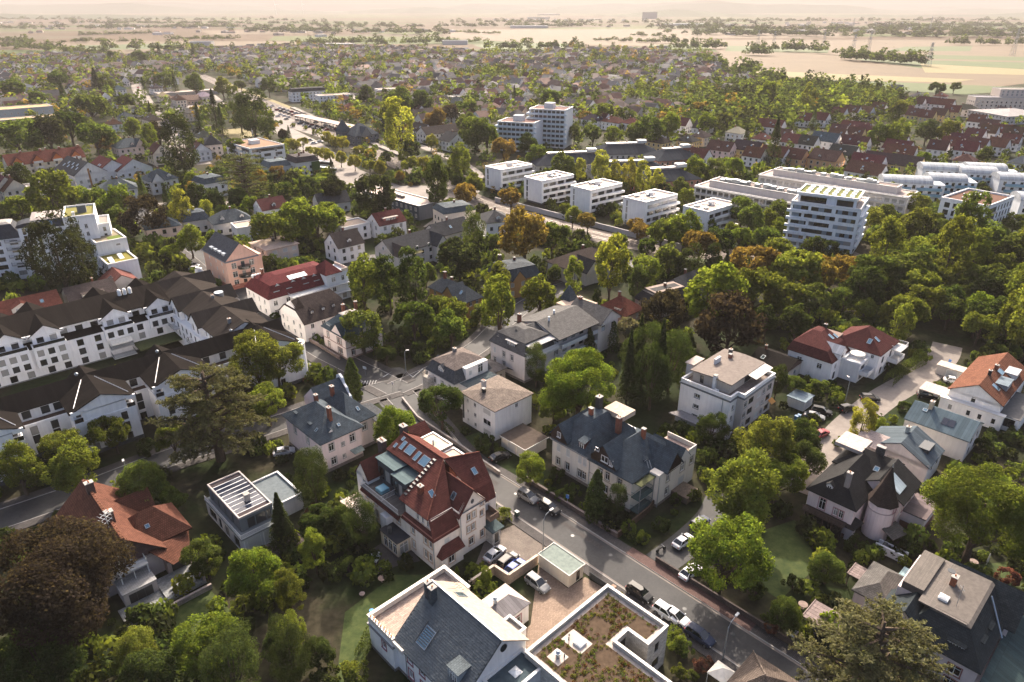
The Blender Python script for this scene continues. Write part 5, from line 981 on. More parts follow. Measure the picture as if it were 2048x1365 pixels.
h.block(0, 0, 13.4, 13.4, 0, 5.4, {'L': [(y, z, .9, 1.2, 'w') for y in (2.6, 6.0, 9.6, 12) for z in (3.4, .8)], 'R': [(x, z, 1.0, 1.3, 'w') for x in (2.4, 5.8, 9.5) for z in (3.4, .8)]})
h.rings([(-.3, 13.8, -.5, 13.9, 5.4), (-.3, 13.8, 3.4, 10.0, 8.3), (2.4, 12.4, 6.6, 6.8, 10.4)], 'x0', .2, wallx=(0, 13.4, 0, 13.4)); h.part('gable_wall', MB().poly((.02, .2, 5.3), (.02, 13.2, 5.3), (.02, 10, 8.2), (.02, 3.4, 8.2)), 'plaster', (.66, .63, .60)); h.rings([(-.3, 2.5, 3.4, 10, 8.3), (2.4, 2.5, 6.6, 6.8, 10.4)], '', .15)
for p in (3.6, 7.0, 10.2): h.dormer('R', p, 1.7, 6.6, 1.0, 1.2, 2.2, 'gable', (0, 0, 13.4, 13.4), col=(.09, .08, .075))
h = House('villa', 'pale rose villa with blue-grey slate roof, shaped gable and brown window surrounds', 'villa', (-42.3, 160.28), 44, (.74, .64, .59), (.06, .085, .10), 'slate', near=False, trim=(.20, .11, .08), short='the rose villa')
h.block(0, 0, 11, 11, 0, 6.0, {'L': [(y, z, .9, 1.6, 's') for y in (2.4, 3.6, 8.5) for z in (3.7, .9)], 'R': [(x, z, .9, 1.6, 's') for x in (2, 5, 8.5) for z in (3.7, .9)]}, base=(.5, (.3, .2, .17))); h.band(0, 0, 11, 11, 3.2, .15, .08, (.25, .14, .11))
h.mansard(0, 0, 11, 11, 6.0, 9.6, 9.8, 3.4, 3.6, topm='gravel', topc=(.34, .31, .28)); h.gable(-.2, .8, 5, 6.2, 6.4, 9.2, 'x', .3, .3); h.dormer('L', 8.6, .4, 6.2, 2.6, 1.0, 2, 'flat', (0, 0, 11, 11), col=(.05, .05, .05), n=3); h.chimney(5.5, 9.0, 9, 11.2, .7, .7); h.chimney(9, 8.5, 9, 11.2, .7, .7)
fm, pm = win_mesh('w', 1.0, 1.1, True); link('window', fm, h.e, (-.02, 3.5, 6.9), R(-90), (.3, .2, .16))
h.gable(4, -.2, 11.2, 5, 6.2, 9, 'y', .3, .2)

# left edge towers and terraced blocks
TA = (-137.27, 225.64); TW = (.76, .77, .78)
h = House('apartment_tower', 'tall white apartment tower with planted flat roof and square windows, left edge', 'building', TA, 28, TW, (.07, .075, .085), 'slate', near=False, trim=(.3, .3, .3), short='the left white tower')
h.block(-9.2, 0, 0, 16, 0, 20, {'R': [(x, z, w_, hh, s_) for k in range(6) for z in (2.6*k + 3.2,) for x, w_, hh, s_ in ((2.6, 3.0, 1.9, 'd'), (6.0, .9, 1.4, 'w'))]}); h.flat(-9.2, 0, 0, 16, 19.6, .5, .35, 'gravel', (.16, .15, .05))
h.part('plant_room', MB().box(-5, 6, 19.6, -2.4, 8.6, 22.4), 'plaster', (.12, .13, .14)); h.part('plant_room', MB().box(-6.6, 3, 19.6, -5.8, 4.2, 21.2), 'plaster', (.5, .5, .5))
h.block(0, 2, 3.4, 14, 0, 16.2, {'R': [(1.7, z, .9, 1.4, 'd') for z in (4, 6.6, 9.2, 11.8, 14)]}); h.flat(0, 2, 3.4, 14, 16, .4, .3)
h = House('apartment_building', 'white eight-storey slab with dark mansard roof beside the left white tower', 'building', TA, 28, TW, (.055, .06, .07), 'slate', near=False, trim=(.3, .3, .3), short='the left white slab')
h.block(-20, 4.0, -9.25, 18, 0, 17.0, {'R': [(x, z, w_, 1.4, 'd' if w_ > 1.5 else 'w') for k in range(6) for z in (2.6*k + 2.0,) for x, w_ in ((8.6, 1.9), (5.8, .8), (4.6, .8), (1.8, .9))]}); h.mansard(-20, 4.0, -9.25, 18, 17, 19.2, 19.6, 1.2, 2.5, topm='gravel', topc=(.3, .27, .25)); h.skylight('R', 7.2, .5, .9, 1.4)
h.block(-22.4, 2.6, -15.5, 6.0, 0, 18.0, {'R': [(x, z, .9, 2.1, 'd') for k in range(7) for z in (2.45*k + 1.0,) for x in (1.6, 5.3)]})
b = MB()
for i in range(10):
    a0, a1 = R(18*i), R(18*i + 18); b.poly(*[(-19 - 3.9*math.cos(a), yy, 18 + 1.5*math.sin(a)) for a, yy in ((a0, 2.4), (a1, 2.4), (a1, 9), (a0, 9))]); b.poly((-19, 2.4, 18), (-19 - 3.9*math.cos(a0), 2.4, 18 + 1.5*math.sin(a0)), (-19 - 3.9*math.cos(a1), 2.4, 18 + 1.5*math.sin(a1)))
h.part('barrel_roof', b, 'slate', (.055, .06, .07))
h.block(-36, 7, -22.4, 18, 0, 14, {'R': [(x, z, w_, 1.5, 'd' if w_ > 2 else 'w') for k in range(5) for z in (2.6*k + 1.4,) for x, w_ in ((2.5, 2.6), (6.2, 2.6), (11, 2.2))]}); h.mansard(-36, 7, -22.4, 18, 14, 18.0, 18.6, 2.4, 3.5, topm='gravel', topc=(.28, .26, .24))
for k in range(4): h.balcony('R', 11.0, 5.2 + k*2.6, 4.6, 1.5, (-36, 7, -22.4, 18), 'bars', railc=(.12, .12, .13))
h = House('terraced_block', 'white stepped block with rooftop gardens between the left tower and the side street', 'building', (-135.8, 219.4), 42, TW, (.3, .3, .3), near=False, trim=(.2, .22, .24), short='the stepped garden-roof block')
h.block(.0, -.6, 9.4, 13, 0, 12.4, {'R': [(6.5, 10.6, 1.2, .6, 'd')], 'L': [(y, z, 1.2, 1.8, 'd') for y in spread(0, 13, 5) for z in (9.8, 7, 4, 1)]}); h.flat(0, -.6, 9.4, 13, 12.2, .35, .4, 'gravel', (.20, .17, .12)); h.part('planting', MB().box(4.5, .4, 12.22, 8.6, 5, 12.5), 'gravel', (.10, .13, .03))
h.block(-.4, -12.4, 8.6, -.62, 0, 8.2, {'L': [(y, z, 1.2, 1.8, 'd') for y in spread(0, 12, 5) for z in (5.8, 3, .5)]}); h.flat(-.4, -12.4, 8.6, -.62, 8.0, .35, .4, 'gravel', (.17, .15, .04))
for i in range(2): h.part('roof_hatch', MB().slab([[(1 + 3.4*i, -10.5 + 2*i, 8.1), (2.4 + 3.4*i, -10.5 + 2*i, 8.1), (2.4 + 3.4*i, -7 + 2*i, 9.2), (1 + 3.4*i, -7 + 2*i, 9.2)]], .5), 'paint', (.55, .55, .55))
for k in (2.6, 5.4): h.balcony('L', 6, k, 9, 1.4, (-.4, -12.4, 8.6, -.6), 'bars', railc=(.1, .11, .12))
h = House('house', 'small house with faded red tiled roof and grey flat annex below the stepped block', 'house', (-127.5, 204.5), 42, (.5, .45, .42), (.17, .07, .06), 'tile', near=False); h.block(0, -6, 9, 4, 0, 4.5); h.gable(0, -6, 9, 4, 4.5, 7.4, 'y', .3, .2); h.block(-5, -5, 0, 2, 0, 3.4); h.flat(-5, -5, 0, 2, 3.4, .2, .2, deckc=(.3, .29, .29)); h.skylight('L', 5, .5); h.skylight('L', 3.4, .5)
h = House('apartment_house', 'salmon apartment house with tall gable, curved balconies and dark roof', 'building', (-89.91, 209.05), 44, (.66, .42, .32), (.07, .075, .085), 'slate', near=False, trim=(.5, .36, .3), short='the salmon house')
h.block(0, 0, 10.4, 17.6, 0, 9.5, {'R': [(2.4, z, 1.6, 1.9, 'w') for z in (1.2, 4, 6.8)] + [(8.2, z, 1.6, 1.9, 'w') for z in (1.2, 4, 6.8)] + [(5.3, z, 1.2, 2, 'd') for z in (1.2, 4, 6.8)], 'L': [(y, z, .8, 1.2, 'b') for y in (3.5, 8, 13) for z in (2, 5, 7.6)]}, base=(1.6, (.36, .14, .10)))
h.gable(0, 0, 10.4, 17.6, 9.8, 14.6, 'y', .3, .15, gops=None); h.band(0, 0, 10.4, 17.6, 9.3, .35, .35, (.12, .13, .15))
for k in (3.6, 6.4): h.part('balcony', MB().cyl(5.3, -.6, k, k + .2, 2.0, 2.0, 16), 'plaster', (.6, .42, .34)); h.part('balcony_rail', MB().cyl(5.3, -.6, k + .22, k + 1.1, 2.0, 2.0, 16), 'car_glass')
for p in (3.5, 6.5, 9.5, 12.5): h.dormer('L', p, .8, 10.2, 1.7, 1.2, 2.4, 'flat', (0, 0, 10.4, 17.6), col=(.4, .42, .44), rcol=(.4, .43, .46), rmat='seam_metal')
h.block(10.42, 1.5, 12.5, 14, 0, 9.3); fm, pm = win_mesh('w', 1, 2, True); link('window', fm, h.e, (5.2, -.02, 11.2), 0, (.5, .4, .3))
h = House('house', 'flat-roofed apricot and white house beside the salmon house', 'house', (-88.4, 236), 44, (.62, .44, .33), near=False, trim=(.3, .12, .1)); h.block(0, -4.4, 12, 8, 0, 5.6, {'R': [(x, z, 1.8, 1.4, 'b') for x in (3, 7, 10.5) for z in (3.5, .8)], 'L': [(y, z, 1, 1.3, 'd') for y in (3, 9) for z in (3.5, .8)]}, col=(.60, .50, .42)); h.rings([(-.5, 12.5, -4.9, 8.5, 5.7), (4, 8, 0, 3, 6.3)], '', .25, mat='gravel', col=(.40, .31, .25)); h.chimney(6, 2, 6.2, 7.4, .8, .8, (.06, .06, .06), 'slate', pots=0)
# ------------------------------------------------------------------ middle distance: window sets too small to pick apart are one part per house
def farwins(h, rects, col=(.5, .5, .5), frame=True):
    b = MB()
    for face, ext_, p, z, w_, hh in rects:
        f = h.fr(face, *ext_); W = w_/2
        def bx(pa, pb, da, db, za, zb):
            a, c = f(pa, da, za), f(pb, db, zb); b.box(*[min(a[i], c[i]) for i in range(3)], *[max(a[i], c[i]) for i in range(3)])
        if frame: b.mat(1); bx(p-W-.1, p+W+.1, -.05, .0, z-.12, z); bx(p-W-.1, p+W+.1, -.05, .0, z+hh, z+hh+.1); bx(p-W-.1, p-W, -.05, 0, z, z+hh); bx(p+W, p+W+.1, -.05, 0, z, z+hh)
        b.mat(0); bx(p-W, p+W, -.03, -.002, z, z+hh)
    o = b.build('windows', ['glass', 'paint'], h.e, col=col); o['kind'] = 'stuff'; return o
def grid(face, ext_, n, zs, w_=1.1, hh=1.4, a=None, b=None):
    L_ = (ext_[2]-ext_[0]) if face in 'RB' else (ext_[3]-ext_[1])
    return [(face, ext_, p, z, w_, hh) for p in spread(a or .6, (b or L_ - .6), n) for z in zs]
def mid(label, A, ang, W, L, he, kind, zr, wall, roof, rmat='tile', cat='house', name='house', group=None, short=None, wn=None, extra=None, trim=(.45, .45, .44), dorm=0):
    h = House(name, label, cat, A, ang, wall, roof, rmat, near=False, group=group, short=short, trim=trim)
    X = (0, 0, W, L); ns = max(1, int(he / 2.8)); zs = [1.0 + 2.8*i for i in range(ns)]
    d_ = math.hypot(*A)
    if d_ < 195:
        h.block(*X[:2], *X[2:], 0, he, {'R': [(p, z, 1.1, 1.4, 'w') for p in spread(.6, W-.6, max(2, int(W/3.2))) for z in zs], 'L': [(p, z, 1.1, 1.4, 'w') for p in spread(.6, L-.6, max(2, int(L/3.6))) for z in zs]})
    else:
        h.block(0, 0, W, L, 0, he); farwins(h, grid('R', X, wn or max(2, int(W/3.2)), zs) + grid('L', X, max(2, int(L/3.6)), zs), trim)
    if kind == 'G': h.gable(0, 0, W, L, he, zr, 'y')
    elif kind == 'g': h.gable(0, 0, W, L, he, zr, 'x')
    elif kind == 'h': h.hip(0, 0, W, L, he, zr)
    elif kind == 'm': h.mansard(0, 0, W, L, he, he + (zr-he)*.8, zr, 1.3, None)
    else: h.flat(0, 0, W, L, he, .35, .3, 'gravel', roof)
    if kind in 'Gg':
        fm_ = (W if kind == 'G' else L); sd = 'R' if kind == 'G' else 'L'; f = h.fr(sd, *X); q_ = f(fm_/2, -.16, he + .3)
        fmx, _p = win_mesh('w', 1.0, 1.2, True); link('window', fmx, h.e, q_, h.ROT[sd], trim)
    for i in range(dorm):
        h.dormer('R' if kind != 'G' else 'L', (i + .5) * (W if kind != 'G' else L) / dorm, 1.0, he + .4, 1.5, 1.3, 2.6, 'gable', X)
    if kind != 'f': h.chimney(W*.55, L*.6, he, zr + 1.0, .6, .7, (.24, .09, .06), pots=0)
    return h
DB = (.06, .048, .045); DR = (.115, .038, .035); DK = (.045, .047, .052); BL = (.06, .08, .095); GY = (.15, .145, .14); TN = (.38, .30, .24)
a = mid('white gabled house with dark roof and single dormer in the lane behind the maroon roof', (-60.7, 234.4), 42, 10.4, 9.8, 6, 'g', 10, WHITE, DB, dorm=1, short='the white lane house')
a = mid('white house of several joined wings with dark roofs, balconies and awnings', (-40.5, 226.5), 44, 22, 10.5, 6.4, 'g', 10, (.62, .56, .50), DK, 'slate', cat='building', name='apartment_house', short='the joined dark-roofed house')
a.gable(17, -3, 22, 7, 6.4, 9.6, 'y', .4, .3); a.block(17, -2.6, 22, 0, 0, 6.4); a.gable(.4, -3, 5, 7, 6.2, 9, 'y', .3, .2, col=DB); a.block(.4, -2.8, 5, 0, 0, 6.2)
for zz in (2.9, 5.6): a.balcony('R', 19.5, zz, 4.4, 1.4, (17, -2.6, 22, 0), 'bars', railc=(.3, .3, .3))
a.balcony('R', 10, 2.9, 5, 1.4, (0, 0, 22, 10), 'bars', railc=(.25, .25, .25)); a.awning('R', 10, 5.4, 4, 1.4, (0, 0, 22, 10), (.5, .38, .16), .5); a.skylight('R', 8, .5); a.skylight('R', 13, .5)
a = mid('dark roofed house with roof window between the joined house and the railway', (-27, 246), 44, 16, 9, 6.5, 'g', 10, (.6, .55, .5), DK, 'slate'); a.skylight('R', 8, .5)
a = mid('white house with red-brown roof and long white dormer above the joined house', (-51, 262), 40, 12, 10, 6, 'g', 9.6, WHITE, DR); a.dormer('R', 6, 1.2, 6.6, 6.5, 1.3, 3, 'flat', (0, 0, 12, 10), n=3, col=(.3, .1, .08), rcol=(.5, .45, .4))
a = mid('small white flat-roofed house next to the red-brown roof', (-64.5, 258), 40, 12, 9, 6, 'f', 0, WHITE, TN)
a = mid('cream house with dark hipped slate roof beside the tracks', (-27, 273), 30, 14, 11, 7.5, 'm', 9.8, (.6, .53, .45), BL, 'slate')
a = mid('white angular house with dark roof beside the railway line', (-10, 262), 20, 11, 12, 7, 'h', 10, WHITE, DK, 'slate', dorm=1)
a = mid('ochre brick villa with grey slate mansard roof and ornate gables', (-2, 201), 30, 12.6, 11, 6, 'm', 9.8, (.36, .20, .08), (.07, .082, .09), 'slate', cat='villa', name='villa', short='the ochre brick villa', trim=(.5, .42, .32), dorm=2); a.gable(2.5, -.5, 7, 6, 6, 8.8, 'y', .3, .2, gcol=(.36, .20, .08)); a.chimney(3, 9, 8, 11.6, .9, .9, (.15, .1, .08)); a.skylight('L', 4, .4)
a = mid('ochre brick villa with grey roof, smaller, half hidden by yellow-green trees', (-13.2, 186), 44, 6, 17, 5.6, 'h', 8.6, (.40, .22, .09), (.10, .11, .115), 'slate', cat='villa', name='villa', short='the smaller ochre villa', trim=(.55, .48, .4)); a.skylight('L', 4, .5); a.gable(-.5, 5, 5, 10, 5.6, 8.4, 'x', .3, .2, gcol=(.40, .22, .09)); a.chimney(3, 13, 7.5, 10.6, .7, .8)
a = mid('house with broad brown half-hipped roofs beside the railway wall', (20, 213), 38, 20, 13, 5, 'h', 8.8, (.55, .5, .44), (.085, .065, .055), cat='building', name='apartment_house', short='the broad brown roof'); a.gable(3, -3, 9, 8, 5, 8.2, 'y', .5, .3, col=(.04, .04, .043)); a.block(3, -2.4, 9, 0, 0, 5); a.gable(13, -3, 19, 8, 5, 8, 'y', .5, .3, col=(.04, .04, .043)); a.block(13, -2.4, 19, 0, 0, 5); a.skylight('R', 8, .4)
a = mid('small house with red tiled half-hipped roof and white dormer', (31.5, 181), 44, 9, 9.5, 3.2, 'h', 6.8, (.45, .3, .25), (.16, .055, .04)); a.dormer('L', 3, .8, 3.6, 2.4, 1.2, 2.5, 'hip', (0, 0, 9, 9.5), n=2, col=(.6, .55, .48))
a = mid('low dark house with grey flat roof terrace and white dormer', (40.6, 186), 30, 15, 8, 4, 'm', 7.2, (.3, .28, .26), (.045, .045, .048), 'slate'); a.part('roof_deck', MB().box(2, 1.6, 7.2, 13, 6.6, 7.35), 'gravel', (.26, .21, .18)); a.dormer('R', 3, .3, 4.4, 2.2, 1.4, 2.5, 'flat', (0, 0, 15, 8), n=2)
a = mid('dark gabled roof beyond the low dark house', (52, 196), 44, 14, 9, 4.5, 'g', 7.6, (.3, .28, .26), DK, 'slate')
# upper left quarter
a = mid('cream apartment row with orange-red gabled dormers and white balconies', (-258, 362), 44, 36, 13, 8.4, 'g', 13, (.60, .53, .40), (.13, .045, .035), cat='building', name='apartment_row', short='the cream apartment row', wn=9)
for i in range(4):
    x = 4.5 + i*9; a.gable(x-2.6, -.6, x+2.6, 6, 9.2, 12, 'y', .3, .2, gcol=(.40, .13, .05)); a.block(x-2.4, -.5, x+2.4, 2, 8.4, 9.4, col=(.40, .13, .05))
    for zz in (2.9, 5.7, 8.4): a.balcony('R', x, zz, 4.2, 1.5, (0, 0, 36, 13), 'solid', railc=(.6, .58, .55))
    a.chimney(x+3.5, 6.5, 11, 14, 1.0, .8, (.32, .1, .06))
a = mid('white gabled apartment slab with long dark roof, skylights and stacked balconies', (-212.3, 340.9), 50, 15, 25, 8, 'G', 13.4, (.64, .62, .60), DK, 'slate', cat='building', name='apartment_slab', short='the dark-roofed slab'); 
for zz in (2.6, 5.2): a.balcony('L', 12.5, zz, 23, 1.5, (0, 0, 15, 25), 'solid', railc=(.6, .58, .56))
for i in range(7): a.skylight('L', 4 + i*2.6, .45 + .2*(i % 2), 1, 1.6)
a.part('timber_strip', MB().box(6.3, -.08, 0, 7.2, -.01, 10.5), 'wood', (.4, .2, .08))
a = mid('white double-gabled house with maroon roofs and arched gable window', (-199, 355.5), 46, 17, 14, 7, 'G', 12, (.68, .68, .68), (.095, .026, .028), cat='building', name='house', short='the maroon double gable'); a.gable(-9, 3, 8, 20, 7, 12.4, 'y', .4, .3); a.block(-9, 3.2, 0, 20, 0, 7); a.skylight('L', 5, .5); a.skylight('L', 7, .5)
a = mid('white villa with grey hipped roof, front gable and terraces below the maroon gables', (-188, 316), 30, 16, 11, 6.2, 'h', 9.8, WHITE, (.08, .10, .11), 'slate', cat='villa', name='villa'); a.gable(6, -1.4, 12, 6, 6.2, 9, 'y', .3, .2); a.block(6, -1.2, 12, 0, 0, 6.2); a.block(-6, 2, 0, 10, 0, 5.4); a.flat(-6, 2, 0, 10, 5.3, .5, .3, deckc=(.3, .2, .15))
a = mid('pale grey villa with blue slate cross gables beside the tall spruces', (-172.7, 334.5), 46, 13, 12, 6.5, 'h', 10.8, (.60, .58, .56), BL, 'slate', cat='villa', name='villa'); a.gable(.5, -.8, 6, 6, 6.5, 10.2, 'y', .3, .2); a.dormer('R', 9.5, 1, 7, 1.8, 1.4, 3, 'gable', (0, 0, 13, 12), n=2)
a = mid('white villa with low blue slate mansard next to the great cedar', (-143.8, 326.9), 50, 11, 12, 7, 'm', 9.6, WHITE, BL, 'slate', cat='villa', name='villa', dorm=1)
a = mid('white flat-roofed office with brown gravel roof and rooftop mast', (-147.9, 403.1), 44, 21, 32, 9.4, 'f', 0, (.68, .67, .66), (.24, .16, .11), cat='building', name='office_block', short='the brown-roofed office', wn=2)
for zz in (1.2, 4.4): farwins(a, [('R', (0, 0, 21, 32), p, zz, 4, 1.5) for p in (4, 10, 17)] + [('L', (0, 0, 21, 32), p, zz, 5, 1.5) for p in (5, 12, 19, 26)])
farwins(a, [('R', (0, 0, 21, 32), 10.5, 7.3, 19, 1.6), ('L', (0, 0, 21, 32), 16, 7.3, 29, 1.6)]); a.part('plant_room', MB().box(8, 14, 9.4, 13, 19, 11.6), 'white_frame'); a.part('mast', MB().tube([(10, 16, 11), (10, 16, 18)], .15, 5).box(9.5, 15.6, 15, 10.5, 15.9, 17), 'rail_metal')
a = mid('white villa with dark mansard roof and ivy-covered side by the station square', (-114.2, 374.3), 40, 13, 13, 7.4, 'm', 10.4, (.60, .57, .53), (.06, .05, .052), 'slate', cat='villa', name='villa', dorm=2); a.part('ivy', MB().box(8.6, -.35, 0, 13.1, -.05, 7).box(13.0, -.3, 0, 13.3, 9, 7), 'gravel', (.045, .085, .02)); a.chimney(4, 4, 9, 12); a.chimney(9, 9, 9, 12)
a = mid('small blue-grey house with curved dormer between the cedar and the ivy villa', (-128, 372), 40, 12, 11, 5.4, 'm', 8.4, (.5, .54, .56), (.10, .13, .145), 'slate', dorm=1)
a = mid('cream house with steep dark pyramid roof behind the office', (-184.7, 430), 30, 10, 10, 7, 'h', 12, (.55, .48, .44), DK, 'slate')
a = mid('rose gabled villa with dark slate roof and turret behind the maroon gables', (-232.4, 421.6), 44, 17, 13, 6.5, 'h', 10.6, (.55, .46, .43), BL, 'slate', cat='villa', name='villa', dorm=1); a.gable(10, -.8, 15, 6, 7, 10.6, 'y', .3, .2)
a = mid('long flat-roofed glazed office, lower wing, at the left edge', (-385, 530), 42, 56, 14, 6, 'f', 0, (.36, .33, .31), (.36, .27, .18), cat='building', name='office_block', wn=16)
a = mid('glazed upper office wing with brown roof at the left edge', (-395, 556), 42, 40, 22, 10.5, 'f', 0, (.30, .34, .36), (.36, .26, .15), cat='building', name='office_block', wn=9)
a = mid('apricot villa with blue-grey hipped roof and dark shutters above the stepped block', G(300, 492), 34, 12, 10, 6.2, 'h', 9.4, (.66, .50, .40), BL, 'slate', cat='villa', name='villa', short='the apricot villa', trim=(.1, .1, .1))
a = mid('small house with grey mansard roof right of the apricot villa', G(372, 470), 34, 10, 9, 5, 'm', 8.4, (.6, .56, .5), (.09, .11, .125), 'slate', dorm=1)
a = mid('wide house with grey slate roof and white dormers above the salmon house', G(432, 474), 34, 15, 10, 5, 'h', 8.6, (.6, .57, .53), (.075, .09, .10), 'slate', dorm=2, short='the wide grey roof')
a = mid('white flat-topped house with balcony right of the wide grey roof', G(478, 486), 34, 11, 9, 5.4, 'f', 0, WHITE, TN)
a = mid('white house with dark maroon roof and brick chimney among trees', G(530, 455), 40, 11, 10, 7, 'g', 10.4, WHITE, (.10, .035, .035), dorm=1)
a = mid('low dark slate house with white skylights beside the square', G(640, 430), 30, 14, 10, 4.4, 'g', 8, (.55, .52, .48), DK, 'slate')
# station side
a = mid('long flat pale-roofed building with slate-clad walls beside the station square', (-68, 318), -44, 40, 11, 6, 'f', 0, (.10, .11, .125), (.48, .39, .33), cat='building', name='office_block', short='the pale flat-roofed hall', trim=(.6, .6, .6)); 
for i in range(3): a.part('roof_unit', MB().box(18 + i*2.2, 4, 6, 19.4 + i*2.2, 5.4, 7.2), 'dark_frame')
a = mid('dark slate station building with steep hipped roof', G(712, 292, 0), 44, 18, 16, 6, 'h', 12.5, (.13, .13, .14), (.065, .08, .095), 'slate', cat='building', name='station_building', short='the station building'); a.gable(4, -1, 12, 8, 6, 11, 'y', .4, .3, gcol=(.2, .2, .2)); a.rings([(-4, 4, 10, 18, 8), (-.2, .2, 14, 14.2, 15)], '', .2); a.block(-3.6, 10.4, 3.6, 17.6, 0, 8)
h = House('platform_canopy', 'long pale platform canopy stretching behind the station building', 'canopy', G(690, 262, 0), 133, (.5, .5, .5), near=False, short='the platform canopy'); h.part('roof', MB().slab([[(-30, -4, 4.6), (70, -4, 4.6), (70, 5, 4.6), (-30, 5, 4.6)]], .4), 'gravel', (.44, .36, .31))
for i in range(12): h.part('column', MB().box(-27 + i*8.5, .2, 0, -26.6 + i*8.5, .6, 4.2), 'rail_metal')
a = mid('long white house with dark brown roof across the road from the station', (-56.3, 473.6), 40, 34, 12, 6, 'g', 10, (.62, .57, .52), DB, cat='building', name='apartment_row')
a = mid('small white gabled house in front of the long brown roof', (-39, 447), 40, 14, 12, 6, 'G', 10.5, WHITE, DK)
a = mid('long low house with dark brown roof behind the station', (-85, 559), 44, 38, 13, 5, 'g', 9, (.5, .45, .4), DB, cat='building', name='apartment_row')
# twin apartment towers with wrap-round balconies
for k, (A, ns) in enumerate((((-9, 452), 6), ((11, 466), 8))):
    h = House('apartment_tower', ('shorter' if k == 0 else 'taller') + ' pale blue-grey tower block with wrap-round balconies behind the white cubes', 'building', A, -20, (.56, .58, .60), TN, near=False, short='the balcony towers'); W_, L_ = 24, 18; he = ns*2.9
    h.block(0, 0, W_, L_, 0, he); h.flat(0, 0, W_, L_, he, .4, .3, 'gravel', (.16, .10, .09)); farwins(h, grid('R', (0, 0, W_, L_), 8, [2.9*i + .9 for i in range(ns)], 2.2, 1.6) + grid('L', (0, 0, W_, L_), 4, [2.9*i + .9 for i in range(ns)], 2.2, 1.6)); h.part('lift_house', MB().box(8, 6, he, 14, 12, he + 3.4), 'plaster', (.6, .6, .6))
    for i in range(1, ns): h.part('balcony', MB().box(-1.6, -1.6, 2.9*i - .2, W_ + 1.4, -.02, 2.9*i + .95).box(-1.6, 0, 2.9*i - .2, -.02, L_, 2.9*i + .95), 'plaster', (.50, .56, .60))
# five white cubes with ribbon windows
def cube(A, ang, W_, L_, he, lab, rows, hi=False):
    h = House('apartment_cube', lab, 'building', A, ang, (.80, .78, .76), TN, near=False, group='five white cubes along the railway', short='the white cubes'); zs = [he - 2.6 - 2.75*i for i in range(rows)]
    h.block(0, 0, W_, L_, 1.2, he); h.block(1.2, 1.2, W_ - 1, L_ - .6, 0, 1.2, col=(.12, .12, .13), name='base_wall'); X = (0, 0, W_, L_)
    farwins(h, [('L', X, L_ - 2.2, z - .4, .9, 2.4) for z in zs], frame=False)
    for k, z in enumerate(zs):
        h.part('ribbon_glazing', MB().box(1.2, -.05, z, W_ + .05, -.005, z + 1.5).box(W_ + .005, -.05, z, W_ + .05, L_*.6, z + 1.5), 'glass')
        b = MB()
        for i in range(3): x = 3.5 + 5.2*i + (k % 2)*1.3; b.box(x, -.09, z, x + 1.4, -.055, z + 1.5)
        h.part('shutter_panel', b, 'paint', (.40, .38, .37))
        h.part('balcony', MB().prism([(W_*.30, -.02), (W_*.55, -1.0), (W_*.85, -1.5), (W_ + .6, -1.2), (W_ + .6, -.02)], z - .95, z - .02), 'plaster', (.80, .78, .76))
    h.flat(0, 0, W_, L_, he, .5, .4, 'gravel', (.42, .35, .30), (.66, .64, .62)); b = MB(); rr = random.Random(int(A[0]))
    for i in range(7): x, y = rr.uniform(2, W_-4), rr.uniform(2, L_-3); b.box(x, y, he, x + rr.uniform(1, 2.6), y + rr.uniform(.6, 1.6), he + rr.uniform(.2, .9))
    h.part('roof_equipment', b, 'zinc'); h.part('stair_head', MB().box(W_*.5, L_*.45, he, W_*.5 + 2, L_*.45 + 2, he + 1.6), 'white_frame')
    h.part('hoop', MB().tube([(W_*.3, L_*.5, he), (W_*.32, L_*.5, he + 1.4), (W_*.42, L_*.5, he + 1.8), (W_*.5, L_*.5, he + 1.2)], .12, 5), 'white_frame')
    return h
for A, t_, he, r_ in (((-5.4, 338.1), 'leftmost white cube block with sunlit flat roof beside the railway', 11, 3), ((13.4, 314.5), 'second white cube block from the left along the railway', 11, 4), ((33.5, 296.8), 'middle white cube block of the five along the railway', 11, 4), ((53.7, 276.6), 'fourth white cube block from the left along the railway', 11, 4), ((77.1, 269.8), 'rightmost and lowest white cube block along the railway', 9, 3)): cube(A, 41, 20.5, 12, he, t_, r_)
h = House('retaining_wall', 'long pale concrete wall below the white cubes', 'wall', (-8, 322), -45, (.42, .40, .38)); 
for i in range(9): h.part('wall_panel', MB().box(i*12, 0, 0, i*12 + 11.9, .5, 2.2), 'plaster', (.45, .42, .40))
